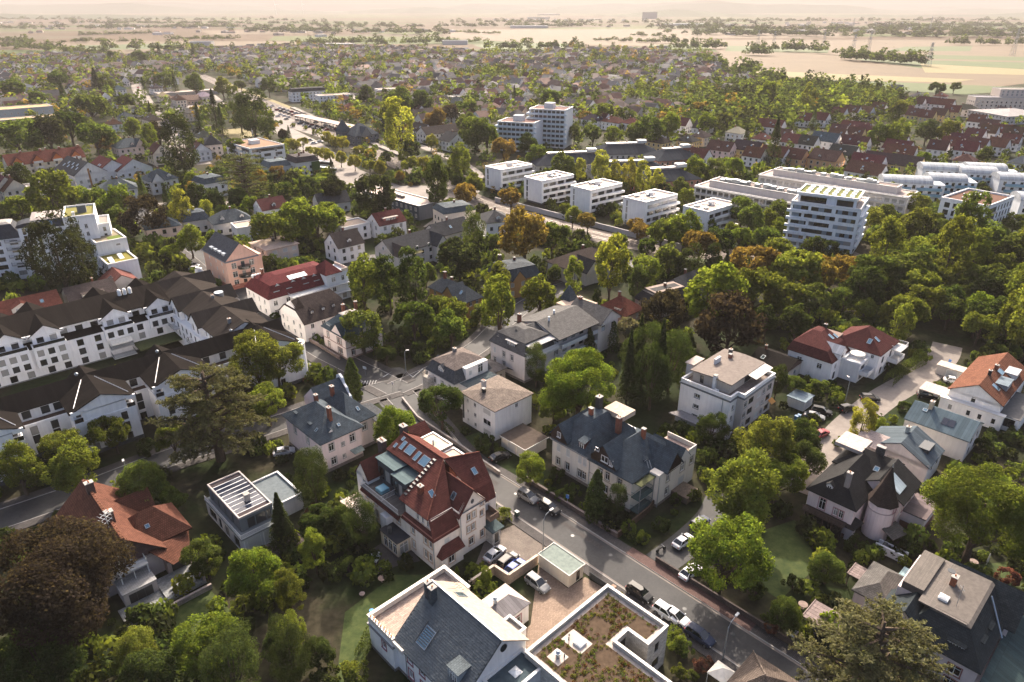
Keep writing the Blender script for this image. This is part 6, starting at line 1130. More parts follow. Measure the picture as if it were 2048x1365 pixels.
# white banded tower
h = House('apartment_tower', 'tall white banded apartment tower with glazed penthouse and planted roof', 'building', (123.15, 242.78), 58, (.76, .78, .79), TN, near=False, short='the banded tower'); W_, L_ = 20, 23.6
h.block(0, 0, W_, L_, 0, 17); X = (0, 0, W_, L_)
for k in range(6):
    z = 17 - 1.9 - 2.75*k; off_ = 0 if k % 2 else 1
    for face, segs in (('L', ((1.0, 8.0), (9.4, 16.4), (17.4, 22.8)) if off_ else ((1.0, 6.6), (7.8, 18.4), (19.4, 22.8))), ('R', ((.6, 19.4),))):
        for (p0, p1) in segs:
            f = h.fr(face, *X); a_, c_ = f(p0, -.05, z - .3), f(p1, -.005, z + 1.15); h.part('ribbon_glazing', MB().box(*[min(a_[i], c_[i]) for i in range(3)], *[max(a_[i], c_[i]) for i in range(3)]), 'glass')
            b = MB(); rr = random.Random(k*7 + int(p0))
            for i in range(2): u = p0 + (p1-p0)*rr.uniform(.1, .8); a_, c_ = f(u, -.09, z - .3), f(min(p1, u + 1.5), -.055, z + 1.15); b.box(*[min(a_[i], c_[i]) for i in range(3)], *[max(a_[i], c_[i]) for i in range(3)])
            h.part('shutter_panel', b, 'paint', (.20, .25, .29))
    if k: h.part('balcony', MB().box(-.9, L_ - 6.5, z + 1.25, -.02, L_ + 1.0, z + 2.2).box(1, -.9, z + 1.25, W_ + .8, -.02, z + 2.2), 'plaster', (.66, .69, .72))
h.flat(0, 0, W_, L_, 16.6, .5, .35, 'gravel', (.42, .36, .32), (.66, .64, .62)); h.block(2, 2.0, W_ - 4, L_ - 1.6, 17, 20.2, col=(.66, .69, .72)); Y_ = (2, 2, W_ - 4, L_ - 1.6)
for p0, p1 in ((1, 6.5), (10, 19)): h.part('penthouse_glazing', MB().box(1.94, 2 + p0, 17.3, 1.99, 2 + p1, 19.4), 'glass')
h.part('penthouse_glazing', MB().box(2.6, 1.94, 17.3, 14, 1.99, 19.4), 'glass'); h.flat(1.5, 1.5, W_ - 3.5, L_ - 1.1, 20.3, .35, .5, 'gravel', (.13, .14, .05), (.66, .64, .62)); rr = random.Random(5)
for i in range(18): x, y = 3 + (i % 3)*4.4, 3.4 + (i//3)*3.0; h.part('solar_panel', MB().slab([[(x, y, 20.55), (x + 3.4, y, 20.55), (x + 3.4, y + 1.5, 20.95), (x, y + 1.5, 20.95)]], .06), 'zinc')
# white block, right
h = House('apartment_block', 'white block with brown gravel roof, recessed corner loggias and tall windows at the right', 'building', (181.7, 262.8), 38, (.78, .78, .78), near=False, short='the brown-topped white block'); W_, L_, he = 25, 17.2, 13; X = (0, 0, W_, L_)
h.block(0, 0, W_, L_, 0, he); farwins(h, [('L', X, p, z, w_, 2.0) for z in (10, 7.1, 4.2, 1.3) for p, w_ in ((14.5, 2.0), (11.8, 1.0), (7.4, 1.0), (4.8, 1.0))] + [('R', X, p, z, 1.0, 2.0) for z in (10, 7.1, 4.2, 1.3) for p in (11, 14, 17, 20, 23)], frame=False)
for z in (9.9, 7.0, 4.1, 1.2): h.part('loggia', MB().box(.6, -.06, z, 8.5, -.005, z + 2.1), 'dark_frame'); h.part('loggia_front', MB().box(.4, -.5, z - .7, 8.6, -.02, z + .1), 'plaster', (.5, .44, .36))
h.flat(0, 0, W_, L_, he, .6, .4, 'gravel', (.115, .065, .05), (.66, .64, .62)); b = MB(); rr = random.Random(8)
for i in range(26): x, y = rr.gauss(12, 3.6), rr.gauss(9, 2); s_ = rr.uniform(.4, 1.1); b.box(x, y, he, x + s_*1.6, y + s_, he + s_*1.2)
h.part('roof_equipment', b, 'zinc')
# long office with terraces behind the tower
for A, ang, W_, L_, he, t_ in (((82.3, 314.8), -43, 62, 16, 9, 'long pale office wing with railed roof terraces left of the banded tower'), ((118, 336), -43, 66, 14, 9.5, 'rear pale office wing with roof terraces behind the banded tower')):
    h = House('office_block', t_, 'building', A, ang, (.55, .52, .49), TN, near=False, short='the long office'); X = (0, 0, W_, L_); h.block(0, 0, W_, L_, 0, he); farwins(h, grid('R', X, 22, (.8, 3.7, 6.6), 2.1, 1.7) + grid('L', X, 5, (.8, 3.7, 6.6), 2.0, 1.7), (.6, .6, .6)); h.flat(0, 0, W_, L_, he, .4, .3, 'gravel', (.34, .28, .25)); h.block(5, 4, W_ - 6, L_ - 3, he, he + 2.6, col=(.5, .46, .44)); h.flat(5, 4, W_ - 6, L_ - 3, he + 2.6, .3, .3, 'gravel', (.20, .165, .15))
    for z in (3.2, 6.2, he + .2): h.railrun([(0, -.9), (W_, -.9)], z, 1.0, (.6, .6, .6), gap=2.); h.part('gallery', MB().box(0, -1.0, z - .15, W_, -.02, z), 'plaster', (.55, .53, .5))
    b = MB(); rr = random.Random(3)
    for i in range(16): x = rr.uniform(8, W_ - 10); b.box(x, L_*.4, he + 2.7, x + rr.uniform(1, 4), L_*.4 + 2, he + 2.7 + rr.uniform(.5, 1.8))
    h.part('roof_equipment', b, 'zinc')
# school with dark pitched wings and white ridge lights
for k, (A, ang, W_, L_) in enumerate((((13, 374), 12, 44, 20), ((42, 352), 8, 40, 20), ((62, 334), 16, 32, 19), ((80, 386), 20, 28, 20), ((48, 404), 8, 38, 20))):
    h = mid(('left front', 'middle front', 'right front brick', 'right rear', 'left rear')[k] + ' wing of the dark-roofed school with white ridge lights', A, ang, W_, L_, 6, 'h', 10.6, (.42, .20, .15) if k in (2, 3) else (.5, .47, .44), (.045, .05, .058), 'seam_metal', cat='school', name='school_wing', short='the dark-roofed school'); h.part('ridge_light', MB().box(8, L_/2 - 1.6, 9.8, W_ - 8, L_/2 + 1.6, 10.9), 'paint', (.30, .27, .25)); h.part('roof_box', MB().prism([(W_*.7, L_/2 - 2), (W_*.7 + 5, L_/2 - 2), (W_*.7 + 5, L_/2 + 2), (W_*.7, L_/2 + 2)], 10.6, 12.2), 'shutter')
# terraced flats with barrel roofs
for k, (x, y, W_) in enumerate(((1760, 400, 26), (1852, 396, 20), (1915, 380, 20), (1838, 372, 24), (1928, 372, 22), (1990, 395, 26), (2030, 440, 24))):
    A = G(x, y, 0); h = House('terraced_flats', 'white terraced flats with pale barrel roof and blue balconies, ' + ('front left', 'front middle', 'front right', 'rear left', 'rear middle', 'rear right', 'lowest by the right edge')[k] + ' unit', 'building', A, -14, (.60, .62, .64), near=False, group='white terraced flats with barrel roofs', short='the barrel-roofed flats'); X = (0, 0, W_, 11); h.block(0, 0, W_, 11, 0, 8.2); farwins(h, grid('R', X, 7, (.7, 3.4, 6.0), 1.3, 1.6)); b = MB()
    for i in range(10):
        a0, a1 = R(180 - 18*i), R(162 - 18*i); b.poly(*[(xx, 5.5 + 5.9*math.cos(a_), 8.2 + 2.6*math.sin(a_)) for a_, xx in ((a0, -.3), (a0, W_*.8), (a1, W_*.8), (a1, -.3))]); b.poly((-.3, 5.5, 8.2), *[(-.3, 5.5 + 5.9*math.cos(a_), 8.2 + 2.6*math.sin(a_)) for a_ in (a0, a1)])
    h.part('barrel_roof', b, 'seam_metal', (.40, .42, .44))
    for z in (3.0, 5.7): h.part('balcony', MB().box(W_*.1, -1.5, z - .2, W_*.45, -.02, z + .9).box(W_*.55, -1.5, z - .2, W_*.95, -.02, z + .9), 'paint', (.15, .28, .36))
a = mid('cream office with rows of arched windows beside the fields at the right edge', G(1945, 222), -8, 70, 16, 11, 'f', 0, (.55, .48, .42), (.2, .19, .2), cat='building', name='office_block', wn=18, short='the arched-window office'); a.block(22, 8, 69, 24, 11, 17); farwins(a, grid('R', (22, 8, 69, 24), 12, (12, 14.4), 1.5, 1.8)); a.flat(22, 8, 69, 24, 17, .3, .3)
a = mid('pale sports hall with low curved roof at the right edge', G(2010, 250), 10, 44, 40, 6, 'h', 9, (.5, .48, .47), (.36, .34, .33), 'seam_metal', cat='building', name='hall')
for k, (x, y, W_) in enumerate(((585, 205, 34), (640, 214, 30), (690, 232, 16), (760, 200, 24))): a = mid(('white four-storey block with dark attic left of the railway field', 'pale flat block in the row beyond the platforms', 'small white house with red roof beyond the platforms', 'pale apartment block among trees beyond the platforms')[k], G(x, y), 30, W_, 13, 9 if k != 2 else 5, 'm' if k == 0 else ('h' if k == 2 else 'f'), 12 if k == 0 else 9, WHITE, DK if k == 0 else (DR if k == 2 else TN), cat='building', name='apartment_block')
a = mid('long shed with pale roof between the main road and the railway yard', G(318, 197), 40, 60, 16, 4, 'f', 0, (.4, .35, .3), (.40, .33, .28), cat='building', name='shed', wn=10)
a = mid('brown pitched shed in the railway yard', G(345, 212), 30, 26, 18, 4, 'g', 7.5, (.36, .27, .22), (.20, .14, .11), cat='building', name='shed')
a = mid('supermarket with white roof and pointed canopy by the main road', G(200, 150), 20, 70, 26, 5, 'f', 0, (.5, .45, .43), (.5, .45, .43), cat='building', name='supermarket')
# ------------------------------------------------------------------ ordinary houses of the middle distance, one by one
HS = """104 402 rwG2,125 426 rpG2,140 423 dyG2,150 406 rwG2,158 402 roG2,111 453 dyh,124 471 dch,176 450 rwG,160 459 rwh,198 453 bwG2,193 414 dwG2,212 442 rwG2,174 393 roG2,193 384 rwG2,203 390 dwG2,181 360 rwG2,224 411 rwG2,211 378 dyG2,233 431 rwG2,249 390 rwh,250 397 rwh,254 426 rwG,271 442 rwG,268 421 rwG,284 437 rwG,303 471 rwG,297 437 rwG,315 453 rwG,282 453 rwG,151 484 cwh,183 442 dwG,138 404 rwG,213 471 rwG,228 478 ryG,238 484 ryG,289 474 rwG,276 384 gwh,320 484 rwG,238 448 rwG2,177 471 rwG,234 550 rwG,259 577 rwG,273 586 rwG,284 586 rwG,309 616 rwG,222 550 rwG,183 511 rwG2,155 490 gwh,235 504 ryG,240 497 rwG,222 490 rwG,319 596 rwG2,314 568 ryG,319 559 ryG,338 577 ryG,359 596 ryG,356 649 rwG2,368 649 rwG2,374 637 rwG2,385 698 gwh,406 698 rwh,376 606 dwh2,399 596 dwh2,342 534 rwG,337 511 rwG,332 490 rwG,336 483 rwG,133 504 dwG,164 586 dwh,208 878 gwh2,392 755 gwG,56 606 rwh,87 526 rwh,75 534 rwh2,62 550 dwh2,91 452 dyh2,106 452 ryG2,-34 596 rwG,-61 637 gwG,-48 649 gwG,-56 698 ccf,-72 698 ccf,-78 596 rwG2,-62 497 dwG2,-124 626 dwh,-153 672 rwh,69 550 rwG,107 504 rwG,122 518 rwG,7 649 gwG,15 698 cch,-20 672 ccG,-31 755 rwG,-47 803 rwG,-83 803 rwG,-104 858 gwG,-144 839 rwG,-159 878 rwG,-119 899 cwh,-117 755 rwG,-10 637 rwG,38 698 rwG,29 944 rwG,20 899 rwG,-1 1020 rwG2,80 1020 dch2,119 1048 cch2,150 839 gwh2,162 1020 rwG,96 944 gwG,34 755 rwG,-67 755 rwG2,-52 725 rwG,58 770 rwG,61 725 rwG,126 921 rwG,189 921 rwG,201 878 gwh,-299 564 bwh,-308 607 dwh,-268 542 dch2,-248 527 gwh,-289 527 rwh,-259 582 gch2,-227 508 dch2,-185 421 rwG,-204 412 rcG,-418 704 dwG,-394 648 bwG,-382 687 rwG2,-356 656 dwh,-458 769 bwG,-521 824 rwG,-479 769 dcG2,-501 780 rwG2,-480 721 bwG,-403 759 bwh2,-433 801 dch2,-370 769 dwh,-333 704 cch,-304 671 rch2,-481 836 bwG,-475 848 dwh,-553 914 rwh2,-553 943 rwh2,-608 928 dch2,-673 1007 gwf,-641 1007 cwf,-503 943 dch2,-443 848 dwG,-241 331 rcG2,-234 327 rcG,-223 329 ccf,-256 354 ccf,-660 974 bwG,-608 974 dwh,-202 473 dwh,-536 1024 rch2,-290 695 cch2"""
ROOFS = {'r': ((.10, .042, .038), 'tile', 'red-brown'), 'd': ((.05, .046, .046), 'tile', 'dark'), 'o': ((.19, .07, .045), 'tile', 'orange-red'), 'g': ((.10, .105, .11), 'slate', 'grey'), 'b': ((.06, .08, .095), 'slate', 'blue-grey'), 'c': ((.30, .24, .2), 'gravel', 'pale')}
WALLS = {'w': ((.76, .73, .70), 'white'), 'c': ((.66, .57, .46), 'cream'), 'y': ((.60, .46, .22), 'yellow'), 'p': ((.58, .46, .44), 'pink'), 'o': ((.55, .33, .18), 'orange')}
placed = [(h.A[0], h.A[1], 14) for h in ALLH]
def side(X, Y):
    a = math.degrees(math.atan2(X, Y)); d_ = math.hypot(X, Y)
    return a, d_
PLACES = [(150, 440, 'in the red-roofed rows behind the banded tower'), (270, 440, 'in the terraces above the barrel-roofed flats'), (240, 540, 'in the rows below the dark wood'), (330, 560, 'near the arched-window office'), (40, 520, 'behind the dark-roofed school'), (-60, 620, 'beyond the station'), (30, 720, 'in the dense streets beyond the balcony towers'), (-250, 560, 'beside the main road at the left'), (-330, 640, 'on the slope behind the glazed office'), (-200, 420, 'behind the brown-roofed office'), (-260, 330, 'beside the dark-roofed slab'), (130, 640, 'in front of the dark wood')]
nh = 0
ANCH = [(h.e.location.x + 5*math.cos(R(h.ang)) - 5*math.sin(R(h.ang)), h.e.location.y + 5*math.sin(R(h.ang)) + 5*math.cos(R(h.ang)), h.short) for h in ALLH if h.short]
used = {}
def rel_label(pre, X, Y, pl=None, n=12):
    cand = sorted((math.hypot(X-x, Y-y), i) for i, (x, y, s_) in enumerate(ANCH))[:n]
    for dd, i in cand:
        x, y, s_ = ANCH[i]; dx, dy = X-x, Y-y; rel = ('right of ' if dx > 0 else 'left of ') if abs(dx) > abs(dy) else ('behind ' if dy > 0 else 'in front of ')
        lab = pre + rel + s_
        if len(lab.split()) > 16: continue
        if lab not in used: used[lab] = 1; return lab, None
    lab = pre + 'among others ' + (pl or 'near ' + ANCH[cand[0][1]][2]); return lab, lab + ' group'
for e in HS.split(','):
    X, Y, c = e.split(); X = int(X); Y = int(Y); rnd = random.Random(X*31 + Y)
    big = c.endswith('2'); rc, rm, rn = ROOFS[c[0]]; wc, wn_ = WALLS[c[1]]; k = c[2]
    W_ = rnd.uniform(9, 11); L_ = rnd.uniform(15, 18) if big else rnd.uniform(10, 12); he = rnd.uniform(5.2, 6.4); zr = he + (4.6 if k == 'G' else 3.4)
    if any((X-x)**2 + (Y-y)**2 < (W_*.75)**2 for x, y, r_ in placed): continue
    placed.append((X, Y, 10)); ang = 44 + rnd.uniform(-5, 5)
    rc = tuple(v * rnd.uniform(.8, 1.25) for v in rc)
    pl = min(PLACES, key=lambda p: (p[0]-X)**2 + (p[1]-Y)**2)[2]
    shape = {'G': 'gabled', 'h': 'hipped', 'f': 'flat'}[k]
    lab, grp = rel_label('%s%s house with %s %s roof ' % ('long ' if big else '', wn_, rn, shape), X, Y, pl)
    a = R(ang); A = (X - W_/2*math.cos(a) + L_/2*math.sin(a), Y - W_/2*math.sin(a) - L_/2*math.cos(a))
    h = House('house', lab, 'house', A, ang, wc, rc, rm, near=False, group=grp, short=None)
    h.block(0, 0, W_, L_, 0, he)
    farwins(h, grid('R', (0, 0, W_, L_), 3, (.9, 3.5)) + grid('L', (0, 0, W_, L_), 4 if big else 3, (.9, 3.5)))
    if k == 'G': h.gable(0, 0, W_, L_, he, zr, 'y')
    elif k == 'h': h.hip(0, 0, W_, L_, he, zr)
    else: h.flat(0, 0, W_, L_, he)
    if k != 'f':
        h.chimney(W_*.56, L_*.7, zr-1.2, zr+.9, .6, .6, pots=0)
        if k == 'G' and rnd.random() < .7: h.dormer('L', L_*rnd.uniform(.3, .7), 1.2, he + .7, 1.6, 1.1, 2.2, rnd.choice(('gable', 'shed')), (0, 0, W_, L_), col=(.6, .58, .55))
        if rnd.random() < .6: h.skylight('L', L_*rnd.uniform(.2, .8), .55, .9, 1.2)
    nh += 1
# ------------------------------------------------------------------ ground, roads, fields
def ground_mat():
    m, t, p = newmat('garden_ground'); g = geo(t); p.inputs['Roughness'].default_value = .95; p.inputs['Specular IOR Level'].default_value = .05
    n1 = noise(t, .05, 5, .6, g); n2 = noise(t, .9, 4, .6, g)
    near = mix(t, rng(t, n1, .42, .58, 0, 1), (.016, .024, .008), (.034, .030, .019))
    near = scaled(t, near, rng(t, n2, .3, .7, .65, 1.35))
    mp = N(t, 'ShaderNodeMapping'); t.links.new(g, mp.inputs[0]); mp.inputs['Rotation'].default_value = (0, 0, .3); mp.inputs['Scale'].default_value = (.0016, .0042, 1)
    vo = N(t, 'ShaderNodeTexVoronoi', voronoi_dimensions='2D'); t.links.new(mp.outputs[0], vo.inputs['Vector']); vo.inputs['Scale'].default_value = 1
    sp = N(t, 'ShaderNodeSeparateColor'); t.links.new(vo.outputs['Color'], sp.inputs[0])
    cr = N(t, 'ShaderNodeValToRGB'); t.links.new(sp.outputs[0], cr.inputs[0]); e = cr.color_ramp; e.interpolation = 'CONSTANT'
    e.elements[0].position = 0; e.elements[0].color = (.08, .056, .034, 1); e.elements[1].position = .3; e.elements[1].color = (.06, .08, .028, 1)
    for q_, c in ((.48, (.09, .064, .04, 1)), (.68, (.08, .095, .035, 1)), (.82, (.09, .075, .05, 1))): x = e.elements.new(q_); x.color = c
    far = scaled(t, cr.outputs[0], rng(t, noise(t, .02, 4, .6, g), .3, .7, .85, 1.15))
    sx = N(t, 'ShaderNodeSeparateXYZ'); t.links.new(g, sx.inputs[0])
    t.links.new(mix(t, rng(t, sx.outputs[1], 1250, 1500, 0, 1), near, far), p.inputs['Base Color'])
    bump(t, p, n2, .12, .5)
ground_mat()
def surf(name, c1, c2, sc_, rough=.9, pat=None, bd=.02, patch=None):
    m, t, p = newmat(name); g = geo(t); p.inputs['Roughness'].default_value = rough; p.inputs['Specular IOR Level'].default_value = .25
    c = mix(t, rng(t, noise(t, sc_, 6, .65, g), .35, .65, 0, 1), c1, c2)
    c = scaled(t, c, rng(t, noise(t, sc_*9, 3, .6, g), .3, .7, .88, 1.12))
    if patch:                                        # repaired strips in the surface
        mp = N(t, 'ShaderNodeMapping'); t.links.new(g, mp.inputs[0]); mp.inputs['Rotation'].default_value = (0, 0, R(-44)); 
        b = brick(t, mp.outputs[0], 9., 3.1, .01, .37); c = mix(t, patch, c, mix(t, 1., c, b.outputs['Color'], 'MULTIPLY'))
    if pat:
        mp = N(t, 'ShaderNodeMapping'); t.links.new(g, mp.inputs[0]); mp.inputs['Rotation'].default_value = (0, 0, R(-44))
        b = brick(t, mp.outputs[0], *pat); c = mix(t, 1., c, b.outputs['Color'], 'MULTIPLY'); bump(t, p, b.outputs['Color'], bd, .7)
    else: bump(t, p, noise(t, sc_*30, 3, .6, g), bd, .4)
    t.links.new(c, p.inputs['Base Color'])
surf('asphalt', (.030, .031, .033), (.046, .046, .047), .25, .75, patch=.55)
surf('pale_road', (.15, .13, .115), (.20, .175, .155), .1)
surf('pavement', (.055, .050, .050), (.075, .068, .065), .5, .85, (.4, .2, .02, .5))
surf('red_paving', (.10, .058, .052), (.13, .075, .065), .5, .85, (.3, .15, .02, .5))
surf('yard_paving', (.23, .165, .125), (.30, .22, .165), .4, .85, (.34, .17, .02, .5))
surf('cobbles', (.22, .18, .155), (.30, .25, .21), .5, .85, (.16, .14, .04, .5), .04)
surf('lawn', (.022, .040, .008), (.055, .070, .018), .8, .95, None, .06)
surf('dry_grass', (.14, .12, .045), (.18, .145, .06), .15, .95, None, .05)
surf('stubble', (.078, .053, .025), (.10, .068, .032), .02, .95)
surf('meadow', (.034, .060, .010), (.05, .072, .013), .02, .95)
surf('ballast', (.10, .08, .07), (.15, .125, .105), .4, .95, None, .06)
simple('road_paint', (.62, .62, .6), .6); simple('steel', (.22, .19, .17), .35, .7); simple('kerb', (.25, .24, .23), .85)
GX = 16000
tag(MB().poly((-GX, -400, 0), (GX, -400, 0), (GX, 16000, 0), (-GX, 16000, 0)).build('ground', 'garden_ground'), kind='structure', label='gardens and open plain reaching to the horizon')
def sheet(name, px, z, mat, label=None, world=False):
    pts = [(*(p if world else G(*p)), z) for p in px]; return tag(MB().poly(*pts).build(name, mat), label, kind='structure')
def smooth(pts, n=5):
    out = []
    for i in range(len(pts) - 1):
        p0, p1, p2, p3 = pts[max(i-1, 0)], pts[i], pts[i+1], pts[min(i+2, len(pts)-1)]
        for j in range(n):
            t = j / n; out.append(tuple(.5*((2*p1[k]) + (-p0[k]+p2[k])*t + (2*p0[k]-5*p1[k]+4*p2[k]-p3[k])*t*t + (-p0[k]+3*p1[k]-3*p2[k]+p3[k])*t**3) for k in (0, 1)))
    out.append(pts[-1]); return out
def offset_line(pts, d):
    r = []
    for i, p in enumerate(pts):
        a, b = pts[max(i-1, 0)], pts[min(i+1, len(pts)-1)]; L = math.dist(a, b) or 1; r.append((p[0] - (b[1]-a[1])/L*d, p[1] + (b[0]-a[0])/L*d))
    return r
def ribbon(name, pts, d0, d1, z, mat, label=None, thick=0., top=True):
    a, c = offset_line(pts, d0), offset_line(pts, d1); b = MB()
    for i in range(len(pts) - 1):
        b.poly((*a[i], z), (*a[i+1], z), (*c[i+1], z), (*c[i], z))
        if thick:
            for e in (a, c): b.poly((*e[i], z-thick), (*e[i+1], z-thick), (*e[i+1], z), (*e[i], z))
    return tag(b.build(name, mat), label, kind='structure')
ROADS = []
def road(px, w_, mat='asphalt', pav=2.0, label=None, z=.02, world=None, pmat='pavement'):
    pts = smooth(world or [G(*p) for p in px]); ROADS.append((pts, w_/2 + (pav or 0)))
    ribbon('road', pts, -w_/2, w_/2, z, mat, label)
    if pav:
        for sgn in (-1, 1):
            a_, b_ = sgn*(w_/2 + .15), sgn*(w_/2 + pav)
            ribbon('pavement', pts, a_, b_, .12, pmat, 'paved footway beside the road', .12); ribbon('kerb', pts, sgn*w_/2, a_, .13, 'kerb', 'stone kerb edging the road', .13)
    return pts
def gl(x, y, A=(8.85, 82.17), a=44): c, s_ = math.cos(R(a)), math.sin(R(a)); return (A[0] + x*c - y*s_, A[1] + x*s_ + y*c)
main = road(None, 6.4, 'asphalt', 1.9, 'asphalt residential street running from the junction to the lower right', world=[gl(9.2, -45), gl(9.2, -20), gl(9.2, 5), gl(9.2, 25), gl(9.4, 38), G(845, 838), G(800, 790)])
road([(-60, 1060), (160, 985), (335, 918), (480, 872), (600, 832), (700, 798), (790, 772)], 6.5, 'asphalt', 2.2, 'street passing in front of the courtyard building', .026)
road([(795, 778), (700, 730), (645, 702), (602, 672), (560, 640), (505, 600), (465, 562), (420, 520), (360, 478), (300, 440), (255, 415)], 6.5, 'asphalt', 2.4, 'side street between the courtyard building and the villas', .03)
road([(790, 778), (870, 742), (955, 695), (1005, 648), (1070, 600), (1160, 562), (1250, 535), (1330, 520)], 6.0, 'asphalt', 2.0, 'tree-lined street leading away from the junction', .034)
road([(560, 575), (650, 548), (720, 522), (790, 508), (870, 470)], 5, 'asphalt', 1.5, 'lane behind the maroon-roofed house', .022)
road([(1318, 1128), (1375, 1085), (1425, 1035), (1445, 990)], 5.5, 'asphalt', 0, 'parking lane beside the double villa', .034)
road([(1600, 985), (1640, 925), (1690, 862), (1762, 800), (1850, 748), (1885, 715), (1895, 690)], 7.0, 'pale_road', 0, 'paved lane beside the wood', .024)
road([(318, 143), (290, 147), (275, 168), (284, 192), (301, 219), (318, 243), (345, 280), (400, 330)], 13, 'pale_road', 0, 'main road curving into the far town', .03)
road([(0, 400), (90, 380), (190, 362), (250, 350)], 5, 'pale_road', 0, 'lane between the apartment row and the towers', .022)
road([(250, 415), (400, 405), (560, 415), (700, 440), (760, 470)], 5.5, 'pale_road', 0, 'street of villas in the upper left', .022)
road([(860, 455), (930, 400), (960, 360), (930, 330), (860, 300), (800, 275)], 6, 'pale_road', 0, 'road past the level crossing', .022)
sheet('junction', [(742, 740), (800, 735), (852, 757), (862, 800), (838, 842), (790, 845), (752, 800), (722, 768)], .04, 'asphalt', 'asphalt junction in front of the pink villa')
for k, (a, b_) in enumerate((((722, 768), (752, 763)), ((752, 763), (783, 745)), ((800, 762), (812, 744)), ((812, 744), (826, 755)), ((826, 755), (846, 738)))):
    A, B = G(*a), G(*b_); tag(MB().tube([(*A, .046), (*B, .046)], .09, 4).build('road_marking', 'road_paint'), 'thin white line painted on the junction', kind='structure')
for k in range(7):
    A = G(716 + k*5.6, 771 - k*.3); B = G(719 + k*5.6, 764 - k*.4); tag(MB().tube([(*A, .046), (*B, .046)], .12, 4).build('road_marking', 'road_paint'), 'short white bar of the junction edge line', kind='structure')
ribbon('gutter', main, -3.2, -2.85, .026, 'pale_road', 'pale gutter strip along the street'); ribbon('gutter', main, 2.85, 3.2, .026, 'pale_road', 'pale gutter strip along the street')
sheet('crossing', [gl(12.45, -1.5), gl(14.4, -1.5), gl(14.4, -24), gl(12.45, -24)], .135, 'red_paving', 'strip of red paving along the footway', True)
sheet('yard', [gl(-9.5, -1), gl(.3, 6.8), gl(-.2, 0), gl(3.6, -.3), gl(4.0, -4.6), gl(4.0, -7.5), gl(-16, -8.5), gl(-14.5, -1.0)], .016, 'yard_paving', 'brown paved yard between the slate house and the garage', True)
sheet('yard', [gl(-6.4, 10.2), gl(-6, 7.3), gl(.4, 7.0), gl(4.1, 7.0), gl(4.1, 16.5), gl(-1.5, 17.5), gl(-7, 14)], .02, 'cobbles', 'cobbled parking place beside the red-roofed house', True)
sheet('lawn', [(690, 1225), (790, 1150), (860, 1150), (800, 1230), (745, 1290), (705, 1365), (672, 1365)], .012, 'lawn', 'dark mown lawn behind the slate house')
sheet('lawn', [(270, 1240), (420, 1180), (470, 1230), (420, 1365), (330, 1365)], .012, 'lawn', 'lawn in the lower left garden')
sheet('lawn', [(1500, 1070), (1590, 1040), (1640, 1130), (1560, 1200), (1480, 1150)], .012, 'lawn', 'sunlit lawn below the turret villa')
sheet('lawn', [(1960, 1130), (2048, 1120), (2048, 1180), (1980, 1170)], .012, 'lawn', 'lawn at the right edge'); sheet('lawn', [(2020, 1290), (2048, 1270), (2048, 1365), (2000, 1365)], .012, 'lawn', 'lawn strip in the lower right corner')
sheet('lawn', [(905, 880), (960, 865), (985, 888), (940, 915)], .012, 'lawn', 'small lawn in front of the white block'); sheet('lawn', [(1330, 505), (1420, 500), (1600, 520), (1580, 535), (1380, 525)], .012, 'lawn', 'grass along the railway')
sheet('plaza', [(560, 245), (640, 285), (720, 340), (800, 372), (900, 372), (905, 395), (830, 418), (760, 408), (700, 380), (655, 345), (600, 300), (545, 262)], .02, 'pale_road', 'sunlit station square')
sheet('car_park', [(512, 208), (534, 203), (600, 225), (650, 248), (700, 270), (690, 285), (640, 275), (560, 250), (530, 228)], .024, 'pale_road', 'station car park')
sheet('yard', [(330, 205), (430, 190), (450, 205), (440, 225), (380, 235), (340, 228)], .016, 'pale_road', 'gravel yard beside the railway')
rl = smooth([G(*p) for p in ((400, 150), (470, 182), (560, 218), (700, 285), (850, 352), (960, 405), (1080, 442), (1250, 484), (1400, 506), (1560, 512), (1700, 500))]); ROADS.append((rl, 8))
ribbon('railway_bed', rl, -7, 7, .05, 'ballast', 'ballast of the railway line'); 
for d_ in (-3.2, -1.75, 1.75, 3.2): ribbon('rail', rl, d_ - .05, d_ + .05, .2, 'steel', 'steel rail of the railway line', .14)
ribbon('platform', rl[10:22], 9, 13, .8, 'pale_road', 'station platform', .8)
sheet('verge', [(440, 160), (560, 205), (660, 245), (760, 285), (740, 292), (600, 238), (480, 195)], .014, 'dry_grass', 'dry grass beside the railway')
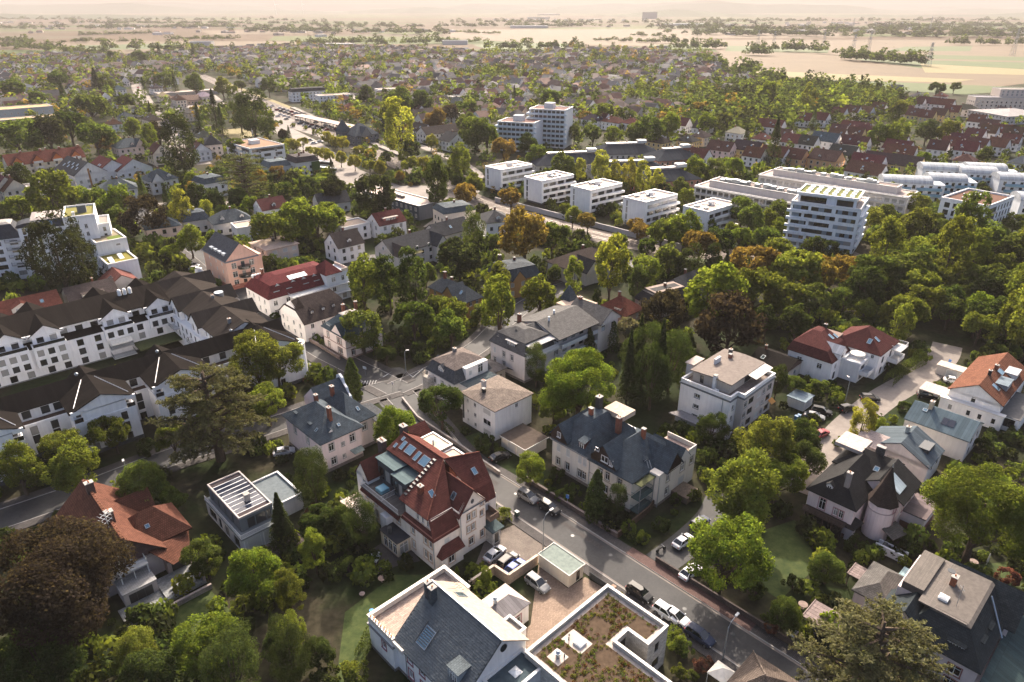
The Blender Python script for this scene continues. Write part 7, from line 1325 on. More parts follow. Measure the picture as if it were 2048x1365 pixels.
FIELDS = [('stubble', [(60, 90), (215, 80), (345, 84), (345, 100), (215, 112), (150, 110), (110, 100)]), ('meadow', [(135, 92), (360, 87), (355, 98), (190, 100)]), ('stubble', [(342, 82), (700, 84), (720, 97), (560, 99), (400, 97)]), ('stubble', [(880, 60), (1380, 58), (1400, 90), (1250, 92), (1050, 86), (890, 76)]), ('meadow', [(945, 90), (1100, 85), (1170, 92), (1160, 104), (1000, 108)]), ('meadow', [(1300, 91), (1420, 88), (1440, 97), (1310, 98)]),
    ('stubble', [(1380, 80), (2048, 82), (2200, 150), (1990, 175), (1700, 172), (1480, 150), (1420, 128), (1440, 105)]), ('meadow', [(1455, 92), (1660, 96), (1655, 107), (1450, 103)]), ('meadow', [(1810, 94), (1945, 93), (1940, 103), (1770, 103)]), ('meadow', [(1850, 110), (2100, 116), (2100, 124), (1860, 118)]), ('meadow', [(1700, 118), (2150, 128), (2100, 140), (1850, 138)]), ('dry_grass', [(1840, 128), (2150, 145), (2100, 152), (1850, 146)]), ('meadow', [(1520, 160), (1700, 162), (1960, 172), (2100, 178), (1930, 190), (1800, 182), (1640, 175)]), ('dry_grass', [(1480, 140), (1700, 150), (1950, 160), (1900, 166), (1650, 160), (1480, 148)]), ('dry_grass', [(430, 262), (480, 258), (520, 270), (470, 282)]), ('stubble', [(400, 62), (640, 60), (650, 68), (420, 70)]), ('stubble', [(1150, 66), (1700, 68), (1720, 76), (1180, 78)])]
FN = ('the town edge', 'the far hedgerows', 'the pylons', 'the village', 'the dark copse', 'the main road')
for i, (m_, pts) in enumerate(FIELDS): sheet('field', pts, .03 + .02*i, m_, {'stubble': 'tan harvested field', 'meadow': 'pale green field', 'dry_grass': 'yellowed dry field'}[m_] + ' in the plain beyond the town')
# ------------------------------------------------------------------ trees
def leafmesh(name, C, D, S, el=.75, tone=None, rs=None, mat='leaf', spread=.9):
    """C centres, D outward directions, S sizes: one small tilted leaf-spray quad for each"""
    n = len(C); N_ = D + rs.normal(0, spread, (n, 3)); N_ /= np.linalg.norm(N_, axis=1)[:, None]
    U = np.cross(N_, rs.normal(0, 1, (n, 3))); U /= np.linalg.norm(U, axis=1)[:, None]; Vv = np.cross(N_, U)
    a = S[:, None] * .5; b = a * el
    P = np.stack([C - U*a, C - Vv*b + N_*a*.25, C + U*a, C + Vv*b + N_*a*.25], 1).reshape(-1, 3)
    return quads(name, P, np.repeat(tone if tone is not None else rs.rand(n), 4), mat)
def quads(name, P, tone, mat, tint=None):
    n = len(P) // 4; me = bpy.data.meshes.new(name); me.vertices.add(len(P)); me.vertices.foreach_set('co', P.astype(np.float32).ravel())
    me.loops.add(len(P)); me.loops.foreach_set('vertex_index', np.arange(len(P), dtype=np.int32)); me.polygons.add(n); me.polygons.foreach_set('loop_start', np.arange(0, len(P), 4, dtype=np.int32))
    me.update(calc_edges=True); at = me.attributes.new('tone', 'FLOAT', 'POINT'); at.data.foreach_set('value', tone.astype(np.float32))
    if tint is not None:
        ca = me.attributes.new('tint', 'FLOAT_COLOR', 'POINT'); ca.data.foreach_set('color', np.concatenate([tint, np.ones((len(tint), 1))], 1).astype(np.float32).ravel())
    me.materials.append(MATS[mat]); return me
def unit(rs, n): v = rs.normal(0, 1, (n, 3)); return v / np.linalg.norm(v, axis=1)[:, None]
def broad(seed, n, size, vz=1.05, cz=1.35, ncl=46, mat='leaf', el=.75, low=-.62):
    rs = np.random.RandomState(seed); cd = unit(rs, ncl); cd[:, 2] = np.where(cd[:, 2] < low, -cd[:, 2]*.5, cd[:, 2]); cd /= np.linalg.norm(cd, axis=1)[:, None]
    lob = 1 + .16*np.sin(cd[:, 0]*3 + seed) + .14*np.cos(cd[:, 1]*4 + seed*2)
    rad = rs.uniform(.5, .78, ncl) * lob; cc = cd * rad[:, None] * np.array([1, 1, vz]); cr = rs.uniform(.20, .36, ncl); ct = rs.rand(ncl)
    k = rs.choice(ncl, n, p=cr**2 / (cr**2).sum()); d_ = unit(rs, n); o_ = cd[k]; f = (d_*o_).sum(1) < -.25; d_[f] *= -1
    C = cc[k] + d_ * (cr[k] * rs.uniform(.55, 1.06, n))[:, None] * np.array([1, 1, .85]); C[:, 2] += cz
    C[:, 2] = np.maximum(C[:, 2], .12)
    T = np.clip(.55*rs.rand(n) + .45*ct[k], 0, 1)
    me = leafmesh('crown', C, d_ + np.array([0, 0, .35]), size * rs.uniform(.6, 1.35, n), el, T, rs, mat)
    b = MB(); b.tube([(0, 0, -.1), (.02, 0, .3), (-.02, .02, cz*.65), (.0, 0, cz + .2)], [.085, .06, .045, .02], 7)
    for i in range(7):
        p = cc[rs.randint(ncl)]*.8; b.tube([(0, 0, .35 + .06*i), (p[0]*.5, p[1]*.5, cz*.62 + p[2]*.3), (p[0], p[1], cz + p[2])], [.035, .022, .008], 5)
    return me, b.mesh('trunk', ['bark'])
def spruce(seed, n, height=4.4, droop=.28, dens=1.):
    rs = np.random.RandomState(seed); C = []; D = []; S = []
    lev = rs.uniform(.02, 1, n)**.8; ang = rs.uniform(0, 2*math.pi, n)
    br = np.floor(lev*26); ang = np.floor(ang*7/(2*math.pi) + (br % 3)/3)*2*math.pi/7 + rs.normal(0, .16, n) + br*1.3
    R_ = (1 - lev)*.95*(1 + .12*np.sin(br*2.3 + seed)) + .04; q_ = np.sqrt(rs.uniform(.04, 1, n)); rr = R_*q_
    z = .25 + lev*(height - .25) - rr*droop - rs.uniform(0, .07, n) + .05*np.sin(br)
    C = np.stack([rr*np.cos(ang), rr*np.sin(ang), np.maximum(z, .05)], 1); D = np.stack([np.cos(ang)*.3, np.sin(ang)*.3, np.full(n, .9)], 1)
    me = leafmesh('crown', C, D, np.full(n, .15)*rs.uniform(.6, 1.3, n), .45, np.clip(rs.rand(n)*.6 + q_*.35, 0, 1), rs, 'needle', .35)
    return me, MB().tube([(0, 0, -.1), (0, 0, height*.97)], [.09, .01], 7).mesh('trunk', ['bark'])
def thuja(seed, n, height=6.4):
    rs = np.random.RandomState(seed); lev = rs.rand(n); ang = rs.uniform(0, 2*math.pi, n)
    R_ = np.minimum(1, (1 - lev)**.7*1.5 + .05) * (.9 + .18*np.sin(ang*5 + lev*30) + rs.normal(0, .07, n)); z = .05 + lev*height
    C = np.stack([R_*np.cos(ang), R_*np.sin(ang), z], 1); D = np.stack([np.cos(ang), np.sin(ang), np.full(n, .4)], 1)
    return leafmesh('crown', C, D, .28*rs.uniform(.6, 1.3, n), .5, None, rs, 'needle', .5), MB().tube([(0, 0, -.1), (0, 0, height*.9)], [.12, .02], 6).mesh('trunk', ['bark'])
def cedar(seed, n):
    rs = np.random.RandomState(seed); nb = 44; C = []; D = []; T = []
    b = MB().tube([(0, 0, -.1), (0, 0, .6), (.02, 0, 1.85)], [.1, .075, .015], 8); nt_ = 13; per = n // (nb*nt_)
    for i in range(nb):
        lv = i / nb; z0 = .30 + lv*1.45; a = i*2.399 + rs.normal(0, .25); Lb = (.82 + .3*math.sin(min(1, lv*2.2)*1.57) - .95*max(0, lv - .35)) * rs.uniform(.72, 1.08)
        tip = np.array([math.cos(a)*Lb, math.sin(a)*Lb, z0 + .14*Lb + rs.uniform(-.05, .06)]); b.tube([(0, 0, z0), tuple(tip*.5 + np.array([0, 0, z0])*.5 + np.array([0, 0, .05])), tuple(tip)], [.03, .02, .005], 5)
        for j in range(nt_):
            u0 = .2 + .8*j/nt_; sg = (1, -1)[j % 2] if j < nt_-1 else 0; lt = (.34 - .18*u0)*rs.uniform(.7, 1.2); ta = a + sg*rs.uniform(.6, 1.0); st = np.array([0, 0, z0])*(1-u0) + tip*u0 + np.array([0, 0, .2*u0*(1-u0)])
            u = rs.rand(per); P = st + np.outer(u, [math.cos(ta)*lt, math.sin(ta)*lt, .03 - .07*lt]) ; P[:, 2] -= .10*lt*u*u; P += rs.normal(0, .016, (per, 3)); C.append(P); D.append(np.tile([math.cos(ta)*.2, math.sin(ta)*.2, 1], (per, 1))); T.append(np.clip(.25 + .5*u + rs.normal(0, .15, per), 0, 1))
    C = np.concatenate(C); D = np.concatenate(D); return leafmesh('crown', C, D, .05*rs.uniform(.6, 1.4, len(C)), .42, np.concatenate(T), rs, 'needle', .5), b.mesh('trunk', ['bark'])
LIB = {}
def lib(sp, near):
    k = (sp, near)  # near: 0 far, 1 near, 2 near and large
    if k not in LIB:
        N1, S1 = ((3600, .125), (15000, .062), (40000, .037))[near]
        if sp == 'b': LIB[k] = [broad(i + 3, N1, S1, rs_[0]*1.08, 1.28, rs_[1]) for i, rs_ in enumerate(((1.02, 48), (.92, 36), (1.12, 60), (1.0, 30), (.96, 52))[:5 if near < 2 else 3])]
        elif sp == 'o': LIB[k] = [broad(20 + i, N1, S1, 1.55, 1.75, 56, low=-.8) for i in range(3)]
        elif sp == 's': LIB[k] = [broad(30 + i, 2600 if near else 900, .13 if near else .22, .8, .72, 26, low=-.8) for i in range(3)]
        elif sp == 'p': LIB[k] = [broad(40 + i, N1, S1*1.1, 1.4, 1.5, 80, 'needle', .32, -.95) for i in range(3)]
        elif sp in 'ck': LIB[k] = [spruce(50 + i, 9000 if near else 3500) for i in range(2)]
        elif sp == 't': LIB[k] = [thuja(60 + i, 5000 if near else 2200) for i in range(2)]
        else: LIB[k] = [cedar(70 + i, 26000 if near else 9000) for i in range(2)]
    return LIB[k]
TC = {'g': (.10, .13, .034), 'y': (.15, .175, .036), 'l': (.15, .19, .034), 'L': (.26, .26, .05), 'd': (.06, .082, .026), 'D': (.04, .048, .022), 'a': (.21, .145, .045), 'u': (.045, .036, .026), 'r': (.17, .075, .065), 'w': (.17, .165, .11)}
CN = {'g': 'mid-green', 'y': 'olive-green', 'l': 'bright green', 'L': 'lime-yellow', 'd': 'dark green', 'D': 'blackish green', 'a': 'russet autumn', 'u': 'copper-purple', 'r': 'pinkish', 'w': 'pale grey-green'}
SN = {'k': ('conifer_tree', 'tall ragged conifer', 'conifer'), 'b': ('broadleaf_tree', 'spreading tree', 'tree'), 'o': ('broadleaf_tree', 'tall upright tree', 'tree'), 's': ('shrub', 'garden shrub', 'shrub'), 'p': ('conifer_tree', 'bushy conifer', 'conifer'), 'c': ('conifer_tree', 'pointed spruce', 'conifer'), 't': ('conifer_tree', 'slim columnar conifer', 'conifer'), 'e': ('cedar_tree', 'layered cedar', 'cedar')}
KC = {'k': 2.2, 'b': 1.35, 'o': 1.7, 'c': 2.2, 't': 3.2, 'e': 1.05, 'p': 1.5, 's': .75}
TREES = []
def tree_label(X, Y, r, sp, c):
    l, g = rel_label('%s %s ' % (CN[c], SN[sp][1]), X, Y, None, 6)
    return (l, g) if g is None else rel_label('%s %s %s ' % ('large' if r > 5 else 'small', CN[c], SN[sp][1]), X, Y, None, 12)
def plant(X, Y, r, sp, c, label=None, group=None, rnd=random.Random(11)):
    near = int(math.hypot(X, Y) < 165) * (2 if r > 6.2 and sp == 'b' else 1); v = rnd.choice(lib(sp, near)); nm, dn, cat = SN[sp]
    r *= {'b': 1.12, 'e': 1.15, 'o': 1.1, 'p': 1.08}.get(sp, 1.); hc = min(KC[sp]*r, 14); zs = hc / (KC[sp]*r) * {'o': 1.35, 'k': 1.4, 'p': 1.25}.get(sp, 1)
    o = empty(nm, (X, Y, 0), rnd.uniform(0, 6.28)); j = rnd.uniform(.93, 1.07); o.scale = (r*j, r*rnd.uniform(.93, 1.07), r*zs*rnd.uniform(.95, 1.05))
    if label is None: label, group = tree_label(X, Y, r, sp, c)
    tag(o, label, cat, group)
    col = TC[c] if sp != 'e' else (.13, .135, .062); k = rnd.uniform(.82, 1.2); g_ = rnd.uniform(.92, 1.08)
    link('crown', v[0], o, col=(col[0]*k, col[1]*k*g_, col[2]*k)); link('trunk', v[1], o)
    TREES.append((X, Y, r)); return o
TR = """-606 696 86 bu,-901 1051 41 by,-795 1043 45 by,-504 661 30 by,-466 625 33 bd,-404 665 38 bl,-358 623 36 pd,-383 788 38 bl,-479 840 29 bg,-380 910 27 cd,-357 1026 34 pd,-352 999 15 sr,-654 999 39 bg,-600 996 24 bg,-744 1049 19 sl,-328 917 31 bd,-312 852 19 oy,-326 768 20 oy,-347 738 9 cg,-302 692 18 oy,-265 674 23 bd,-288 642 31 pd,-251 649 21 sg,-316 1001 18 sg,-601 632 46 bd,-652 638 33 bd,-294 904 18 sg,-320 682 23 bd,-244 906 30 pd,-261 853 18 sg,-279 936 25 bg,-209 652 21 sy,35 1078 26 bl,68 1079 10 sy,85 1097 18 sd,147 985 16 td,187 991 20 pd,202 952 17 sl,128 1012 9 sl,171 962 10 sy,221 924 14 sl,89 1039 14 sg,112 1052 16 sg,259 957 16 sd,297 1024 14 sd,-26 973 13 sw,-14 992 12 sy,-36 1014 9 sy,-40 820 10 oy,-87 842 4 tl,-176 889 7 sg,234 708 16 sy,228 662 12 sy,166 797 8 sw,-28 820 8 sl,105 1032 11 sd,71 1057 11 sd,-83 645 14 sg,389 957 58 by,483 1032 40 by,558 1094 32 bd,318 808 54 bl,738 875 75 by,443 604 76 ed,492 831 23 bg,391 740 22 bg,376 737 12 sr,374 759 8 sg,647 914 16 sd,570 902 20 sd,241 700 14 sg,236 719 12 sy,260 671 15 sr,242 658 9 sg,779 830 19 sr,382 1083 11 sw,374 804 20 sd,438 821 16 sd,666 753 8 sd,700 910 11 sd,512 930 17 sd,538 1751 78 bl,549 1605 71 bu,690 1858 66 by,839 1982 74 by,940 2019 60 ba,761 2087 67 ba,638 2285 61 ba,616 2423 61 by,1057 2112 44 ba,766 1830 51 by,847 1838 48 bg,759 1704 46 bd,688 1730 37 bd,744 2408 46 bd,829 2573 32 bl,904 2415 49 bg,893 2246 57 by,1032 2616 33 bl,1031 2311 41 bd,1108 2352 36 bd,976 1903 33 bg,1011 1844 27 bl,1052 1813 17 oy,1035 1693 27 oy,1142 2116 38 bg,1031 1924 50 bd,835 2485 38 bl,1048 1599 23 sg,876 1351 17 sd,802 1315 11 sd,830 1302 13 sl,705 1198 26 oL,762 1239 20 by,672 1212 14 sl,601 1390 23 od,651 1416 22 bg,700 1408 22 bg,746 1389 18 sy,764 1469 12 sd,730 1533 17 sr,410 1221 28 bd,364 1252 18 sd,474 1106 52 by,572 1153 37 bd,1238 1600 35 sg,487 1864 25 bu,1190 1594 20 sg,1058 1248 16 sd,965 1198 21 sd,961 1530 19 sg,670 2078 32 cd,564 2105 41 pd,661 2200 34 pd,936 1548 19 sd,-429 1891 45 oy,-356 1898 40 od,-282 1869 47 od,-385 1634 51 bg,-262 1701 50 bg,-215 1820 39 bg,-162 1756 40 by,-158 1648 42 bg,-211 1667 18 sg,-38 1917 35 oy,-34 1681 45 oy,80 1839 56 by,-85 1820 27 bg,-165 2107 70 bD,44 2317 76 ba,142 2398 58 bg,191 2010 30 oy,294 1971 49 oL,380 2048 40 bg,424 2087 46 by,379 1974 28 od,513 2159 53 bg,389 2458 34 bg,491 2580 36 ba,476 2382 33 bg,546 2473 50 by,617 2566 39 by,400 1720 55 bu,317 1700 32 bw,262 1388 29 kd,303 1441 50 pd,340 1427 33 kd,367 1444 46 pd,309 1357 42 pd,296 1458 30 kg,265 1650 14 td,199 1618 13 td,58 1462 30 pg,143 1301 73 bl,90 1299 29 bg,194 1300 26 bd,-150 1275 43 bd,-365 1406 17 tg,-233 1197 40 bl,-54 1200 24 sd,-140 2465 47 pg,-60 2464 28 bg,136 2149 25 bg,-277 2114 30 bg,-86 2289 27 sg,59 2190 23 bd,-317 1575 22 bd,-486 2059 24 bg,235 1861 17 sd,117 1250 14 sl,62 1216 11 sg,252 1934 15 od,237 1308 17 sw,-610 2607 26 sg,-533 2256 17 sl,-313 2180 25 bg,-583 1164 93 ed,-583 1418 61 by,-552 1453 54 by,-523 1289 40 by,-799 1185 36 by,-867 1130 36 by,-978 1135 30 by,-677 1175 29 by,-1353 1986 77 pD,-1337 2063 59 pD,-1473 2406 28 bD,-1186 2327 33 bl,-1150 2408 46 bl,-650 2002 22 cd,-486 1527 21 sl,-530 1716 14 sg,-504 1684 14 sd,-687 1865 15 sd,-978 1538 13 sy,-1297 2150 33 bD,-857 2444 71 by,-734 2562 64 by,-498 1489 10 sr,-738 1186 21 sd,-1899 2861 85 bl,-2045 2859 53 by,-2368 3368 53 bd,-1637 2860 64 bl,-1390 2598 75 bu,-1757 2919 58 bg,-1551 2706 47 bg,-1206 3163 112 eD,-1696 3653 101 pD,-1426 3025 34 cd,-1524 3055 30 cd,-1102 3204 31 cd,-1188 3018 45 bd,-1289 2972 48 bd,-1028 3185 43 bd,-950 3247 44 bd,-797 3114 61 bD,-1105 2901 40 bl,-808 2535 73 by,-693 2632 63 by,-876 2916 32 cD,-1558 3426 38 bl,-1397 3075 45 bd,-1651 3109 38 cg,-1822 3346 33 bg,-2171 4301 41 oy,-2470 4259 101 bg,-2836 4635 109 bd,-2798 4348 98 bD,-2921 4237 121 bg,-2471 4341 47 ba,-3218 5577 130 bg,-4036 6348 52 sl,-3828 6291 62 cd,-2189 4465 69 bu,-1730 4860 131 pd,-1938 5181 79 pd,-2230 5476 70 cd,-2167 5025 53 cd,-2046 5106 48 cd,-1537 4821 34 bu,-1462 4725 28 cd,-2553 4857 63 bl,-3283 6229 65 bg,-4176 7458 94 cD,-4211 7640 79 bg,-4715 7730 98 bd,-4680 6960 112 bg,-4105 6369 74 bg,-3111 7280 92 bg,-3434 7554 52 cd,-3722 7963 82 bg,-2816 7199 75 by,-2780 7359 51 by,-2855 7820 54 bg,-2411 7340 76 bg,-3692 7428 43 cd,-2750 5554 42 cd,-1412 2858 32 by,-1254 2835 25 oL,-1311 2731 38 oL,-1616 4216 55 bg,-1911 4341 47 by,-1699 5020 53 bd,-1252 3461 38 ba,-1213 3636 35 ba,-2111 2875 39 bg,-5419 12866 87 cd,-6001 12866 73 cd,-6386 14044 79 bd,-6349 12001 82 bd,-5665 11497 143 bd,-1386 4433 34 bL,-1338 4441 30 bL,-1315 4501 34 bL,-1244 4354 23 bL,-1149 4198 32 bL,-1099 4158 32 bL,-1049 4098 32 bL,-963 3996 35 bL,-865 3893 36 bL,-764 3790 35 bL,-696 3712 36 bL,-903 4239 32 bL,-818 4130 36 bL,-725 4041 31 bg,-1208 4719 36 bL,-1128 4564 33 bL,-1063 4485 36 bL,-656 4206 92 oL,-582 4148 48 bd,-621 4079 31 bL,-536 3870 34 bL,-463 3789 40 bL,-582 3848 26 bL,-266 3597 49 oy,-354 3482 44 by,-462 3703 22 ba,-576 3597 23 ba,-513 3533 14 sa,-330 3098 49 od,-280 3478 27 bg,-213 3073 45 ba,-184 3334 39 by,-912 5458 72 by,-510 5531 57 bu,-570 5199 59 ba,-294 4830 68 bg,-511 4525 35 bL,-737 6069 68 bd,-940 3682 16 tD,-1541 5724 27 sa,-1504 4823 18 cd,-1552 4860 25 bu,-1787 5609 21 sy,-1654 5473 21 sy,-1526 5342 20 sy,-1402 5135 24 sy,-1601 6253 35 by,-1459 6077 34 sy,-1296 5842 33 sy,-1159 5696 32 sy,-1016 5488 31 sy,-224 4368 88 bg,-152 4389 78 bg,-44 4050 63 ba,104 4181 60 bd,145 3898 56 bg,-274 3701 51 by,-356 3521 47 bg,-268 3474 30 bd,-329 2998 52 od,-173 3279 44 by,-214 3154 43 ba,-4 3037 47 ba,266 3602 57 bg,352 3577 30 oL,424 3388 49 oL,516 3502 30 oL,569 3406 37 oL,613 3277 40 oL,688 3327 29 oL,225 2971 26 bl,247 2791 35 by,301 2705 37 ba,406 4688 50 bg,519 4604 60 bg,656 4646 55 by,781 4604 60 bg,861 4519 86 bg,1012 4680 83 by,718 5530 71 by,308 5616 72 bl,321 6144 93 bg,22 6615 46 cd,-900 5899 110 bg,-962 5850 89 bg,-736 6014 84 bd,-1287 6481 75 bd,-895 5334 81 by,-546 5210 67 ba,-466 5590 65 bu,-348 5832 61 bg,-557 2836 84 bD,619 2666 30 by,663 2681 27 by,487 2637 36 ba,785 3216 43 bg,426 2990 22 bg,941 2809 52 bg,933 2668 50 bg,1076 2792 45 bg,1034 2743 34 by,784 2727 27 bl,1676 3094 42 by,1649 3174 27 by,1722 2936 44 by,1534 2800 38 bg,1430 2713 41 by,1509 2561 58 by,1649 2518 48 by,1975 2682 37 bl,1129 3622 57 bl,933 3609 52 bl,1028 3571 52 bg,762 3065 42 by,1459 3977 62 cd,1417 4353 41 cd,2278 4465 69 bg,2338 4370 52 oy,2588 4908 35 td,2223 5354 38 cg,1918 4756 34 bl,1743 4103 35 by,1784 3749 27 cd,2305 3976 38 bl,2416 4361 36 bd,2685 4665 61 bd,2792 4623 66 by,4194 7299 67 bd,4574 7661 53 bg,3091 5832 61 by,1351 4993 65 bl,1576 5373 51 by,1513 5898 55 ba,2257 6548 91 bl,2680 8818 50 cD,3120 9853 67 bd,2496 3584 44 by,2676 4037 44 bg,1873 3547 30 bd,2435 6049 56 oy,2364 5841 41 by,1670 2728 38 by,1680 2666 30 bg"""
for e in TR.split(','):
    X, Y, r, c = e.split(); plant(int(X)/10, int(Y)/10, int(r)/10, c[0], c[1])
# the wood at the right
def inpoly(pl, x, y): return inside(pl, x, y)
WOOD = [G(*p) for p in ((1712, 575), (1770, 530), (1860, 520), (2060, 530), (2120, 700), (2060, 760), (1990, 715), (1900, 690), (1840, 690), (1790, 660), (1720, 600))]
rnd = random.Random(77); xs = [p[0] for p in WOOD]; ys = [p[1] for p in WOOD]; cnt = 0; pts_ = []
for _ in range(3000):
    x, y = rnd.uniform(min(xs), max(xs)), rnd.uniform(min(ys), max(ys)); r = rnd.uniform(3.6, 6.4)
    if not inpoly(WOOD, x, y) or any((x-a)**2 + (y-b)**2 < (.72*(r + q_))**2 for a, b, q_ in pts_) or any((x-a)**2 + (y-b)**2 < (.6*(r + q_))**2 for a, b, q_ in TREES): continue
    if any(math.dist((x, y), p) < w_ + r*.5 for rd, w_ in ROADS for p in rd) or any((x-h.A[0])**2 + (y-h.A[1])**2 < 144 for h in ALLH): continue
    pts_.append((x, y, r)); cnt += 1
    if cnt > 62: break
for x, y, r in pts_: c = rnd.choice('ggyydlyg'); l_, g_ = rel_label('%s tree in the dense wood ' % CN[c], x, y, 'beside the paved lane', 8); plant(x, y, r, rnd.choice('bbbbo'), c, l_, g_)
# ------------------------------------------------------------------ hedges and shrubbery of the near gardens, the far town, woods, hills, haze
def blocked(x, y, m):
    for h in ALLH:
        dx, dy = x - h.e.location.x, y - h.e.location.y
        if dx*dx + dy*dy > 6400: continue
        c, s_ = math.cos(R(h.ang)), math.sin(R(h.ang)); lx, ly = dx*c + dy*s_, -dx*s_ + dy*c
        for b in h.bb:
            if b[0]-m < lx < b[2]+m and b[1]-m < ly < b[3]+m: return True
    return False
RP = [(p[0], p[1], w_) for rd, w_ in ROADS for p in rd]
def onroad(x, y, m):
    for px_, py_, w_ in RP:
        if (x-px_)**2 + (y-py_)**2 < (w_ + m)**2: return True
    return False
OPEN_ = [[G(*p) for p in q_] for q_ in (((742, 730), (850, 735), (870, 800), (900, 870), (840, 850), (752, 800), (700, 770)), ((700, 1225), (790, 1150), (880, 1150), (800, 1240), (745, 1290), (705, 1365), (685, 1365)), ((330, 1240), (420, 1190), (440, 1230), (400, 1300)), ((1500, 1070), (1590, 1040), (1640, 1130), (1560, 1200), (1480, 1150)), ((540, 235), (640, 280), (720, 335), (800, 372), (905, 368), (915, 400), (830, 425), (760, 412), (700, 390), (640, 345), (590, 300)), ((505, 205), (540, 200), (700, 262), (700, 295), (560, 255)), ((330, 205), (430, 190), (450, 205), (440, 225), (380, 235), (340, 228)), ((430, 262), (480, 258), (520, 270), (470, 282)))] + [[gl(*p) for p in ((-17, -14), (14.5, -14), (14.5, 6.5), (4.2, 19), (-8, 19), (-8, 5), (-11, 1))], [gl(x, y, CA, 42) for x, y in ((-40, 16), (34, 16), (34, 46), (-40, 46))], [gl(*p) for p in ((12, -4), (24, -4), (24, 2), (12, 2))]]
def free(x, y, m, rm=0.3): return not (onroad(x, y, rm) or any(inside(o, x, y) for o in OPEN_) or blocked(x, y, m))
def template(seed, n, size, vz, cz):
    rs = np.random.RandomState(seed); d_ = unit(rs, n); d_[:, 2] = np.abs(d_[:, 2])*1.3 - .45; d_ /= np.linalg.norm(d_, axis=1)[:, None]
    lob = 1 + .2*np.sin(d_[:, 0]*5 + seed) * np.cos(d_[:, 1]*5 + 2*seed); C = d_ * (rs.uniform(.72, 1.0, n)*lob)[:, None] * np.array([1, 1, vz]); C[:, 2] += cz
    N_ = d_ + rs.normal(0, .6, (n, 3)); N_ /= np.linalg.norm(N_, axis=1)[:, None]; U = np.cross(N_, rs.normal(0, 1, (n, 3))); U /= np.linalg.norm(U, axis=1)[:, None]; Vv = np.cross(N_, U); a = (size*rs.uniform(.6, 1.3, n))[:, None]
    return np.stack([C - U*a, C - Vv*a*.8, C + U*a, C + Vv*a*.8], 1).reshape(-1, 3)
def mass(name, items, temps, label, mat='leaf_mass', seed=5):
    """items: (x, y, radius, height factor, colour)"""
    rs = np.random.RandomState(seed); P = []; T = []; C = []
    for i, (x, y, r, hz, col) in enumerate(items):
        t = temps[rs.randint(len(temps))]; a = rs.uniform(0, 6.28); c, s_ = math.cos(a), math.sin(a)
        q_ = np.empty_like(t); q_[:, 0] = (t[:, 0]*c - t[:, 1]*s_)*r + x; q_[:, 1] = (t[:, 0]*s_ + t[:, 1]*c)*r + y; q_[:, 2] = t[:, 2]*r*hz
        P.append(q_); n = len(t)//4; T.append(np.repeat(np.clip(rs.rand(n)*.7 + rs.uniform(0, .3), 0, 1), 4)); C.append(np.tile(np.array(col)*rs.uniform(.8, 1.2), (len(t), 1)))
    me = quads(name, np.concatenate(P), np.concatenate(T), mat, np.concatenate(C)); o = link(name, me); return tag(o, label, kind='stuff')
rnd = random.Random(4)
# garden shrubbery: too many bushes to count, filling the plots between the houses
bush = [template(i, 150, .21, .8, .55) for i in range(4)]; items = []; grid_ = {}
for _ in range(22000):
    y = 46 + 330*rnd.random()**1.35; x = rnd.uniform(-1, 1)*(y*.78 + 25); r = rnd.uniform(.7, 2.4) * (1 + y/500)
    if math.sin(x*.11 + 1.3)*math.cos(y*.09) < -.35: continue
    k = (int(x//2.6), int(y//2.6))
    if y < 200: r *= .72
    if k in grid_ or not free(x, y, r*.9 + 1.0, r*.6): continue
    grid_[k] = 1; items.append((x, y, r, rnd.uniform(.8, 1.5), TC[rnd.choice('ggddyyldDD')]))
    if len(items) > 2900: break
mass('shrubbery', items, bush, 'shrubs and undergrowth filling the gardens between the houses')
# hedges that read as single things
def hedge(pts, w_, hh, label, col='g', world=False):
    pts = pts if world else [G(*p) for p in pts]; rs = np.random.RandomState(len(label)); P = []; D = []
    for (a, b) in zip(pts, pts[1:]):
        L_ = math.dist(a, b); n = int(L_*(w_ + 2*hh)*34); u = rs.rand(n); k = rs.rand(n)*(w_ + 2*hh); sd = np.where(k < hh, -1, np.where(k < 2*hh, 1, 0)); off_ = np.where(sd == 0, rs.uniform(-.5, .5, n)*w_, sd*w_/2); z = np.where(sd == 0, hh, rs.rand(n)*hh); nx, ny = -(b[1]-a[1])/L_, (b[0]-a[0])/L_
        P.append(np.stack([a[0] + (b[0]-a[0])*u + nx*off_, a[1] + (b[1]-a[1])*u + ny*off_, z], 1) + rs.normal(0, .06, (n, 3))); D.append(np.stack([nx*sd, ny*sd, np.where(sd == 0, 1., .3)], 1))
    P = np.concatenate(P); P[:, 2] = np.maximum(P[:, 2], .03); c = P.mean(0); c[2] = 0; me = leafmesh('foliage', P - c, np.concatenate(D), .24*rs.uniform(.6, 1.3, len(P)), .75, None, rs, 'leaf', .5)
    o = link('hedge', me, None, tuple(c), 0, TC[col]); return tag(o, label, 'hedge')
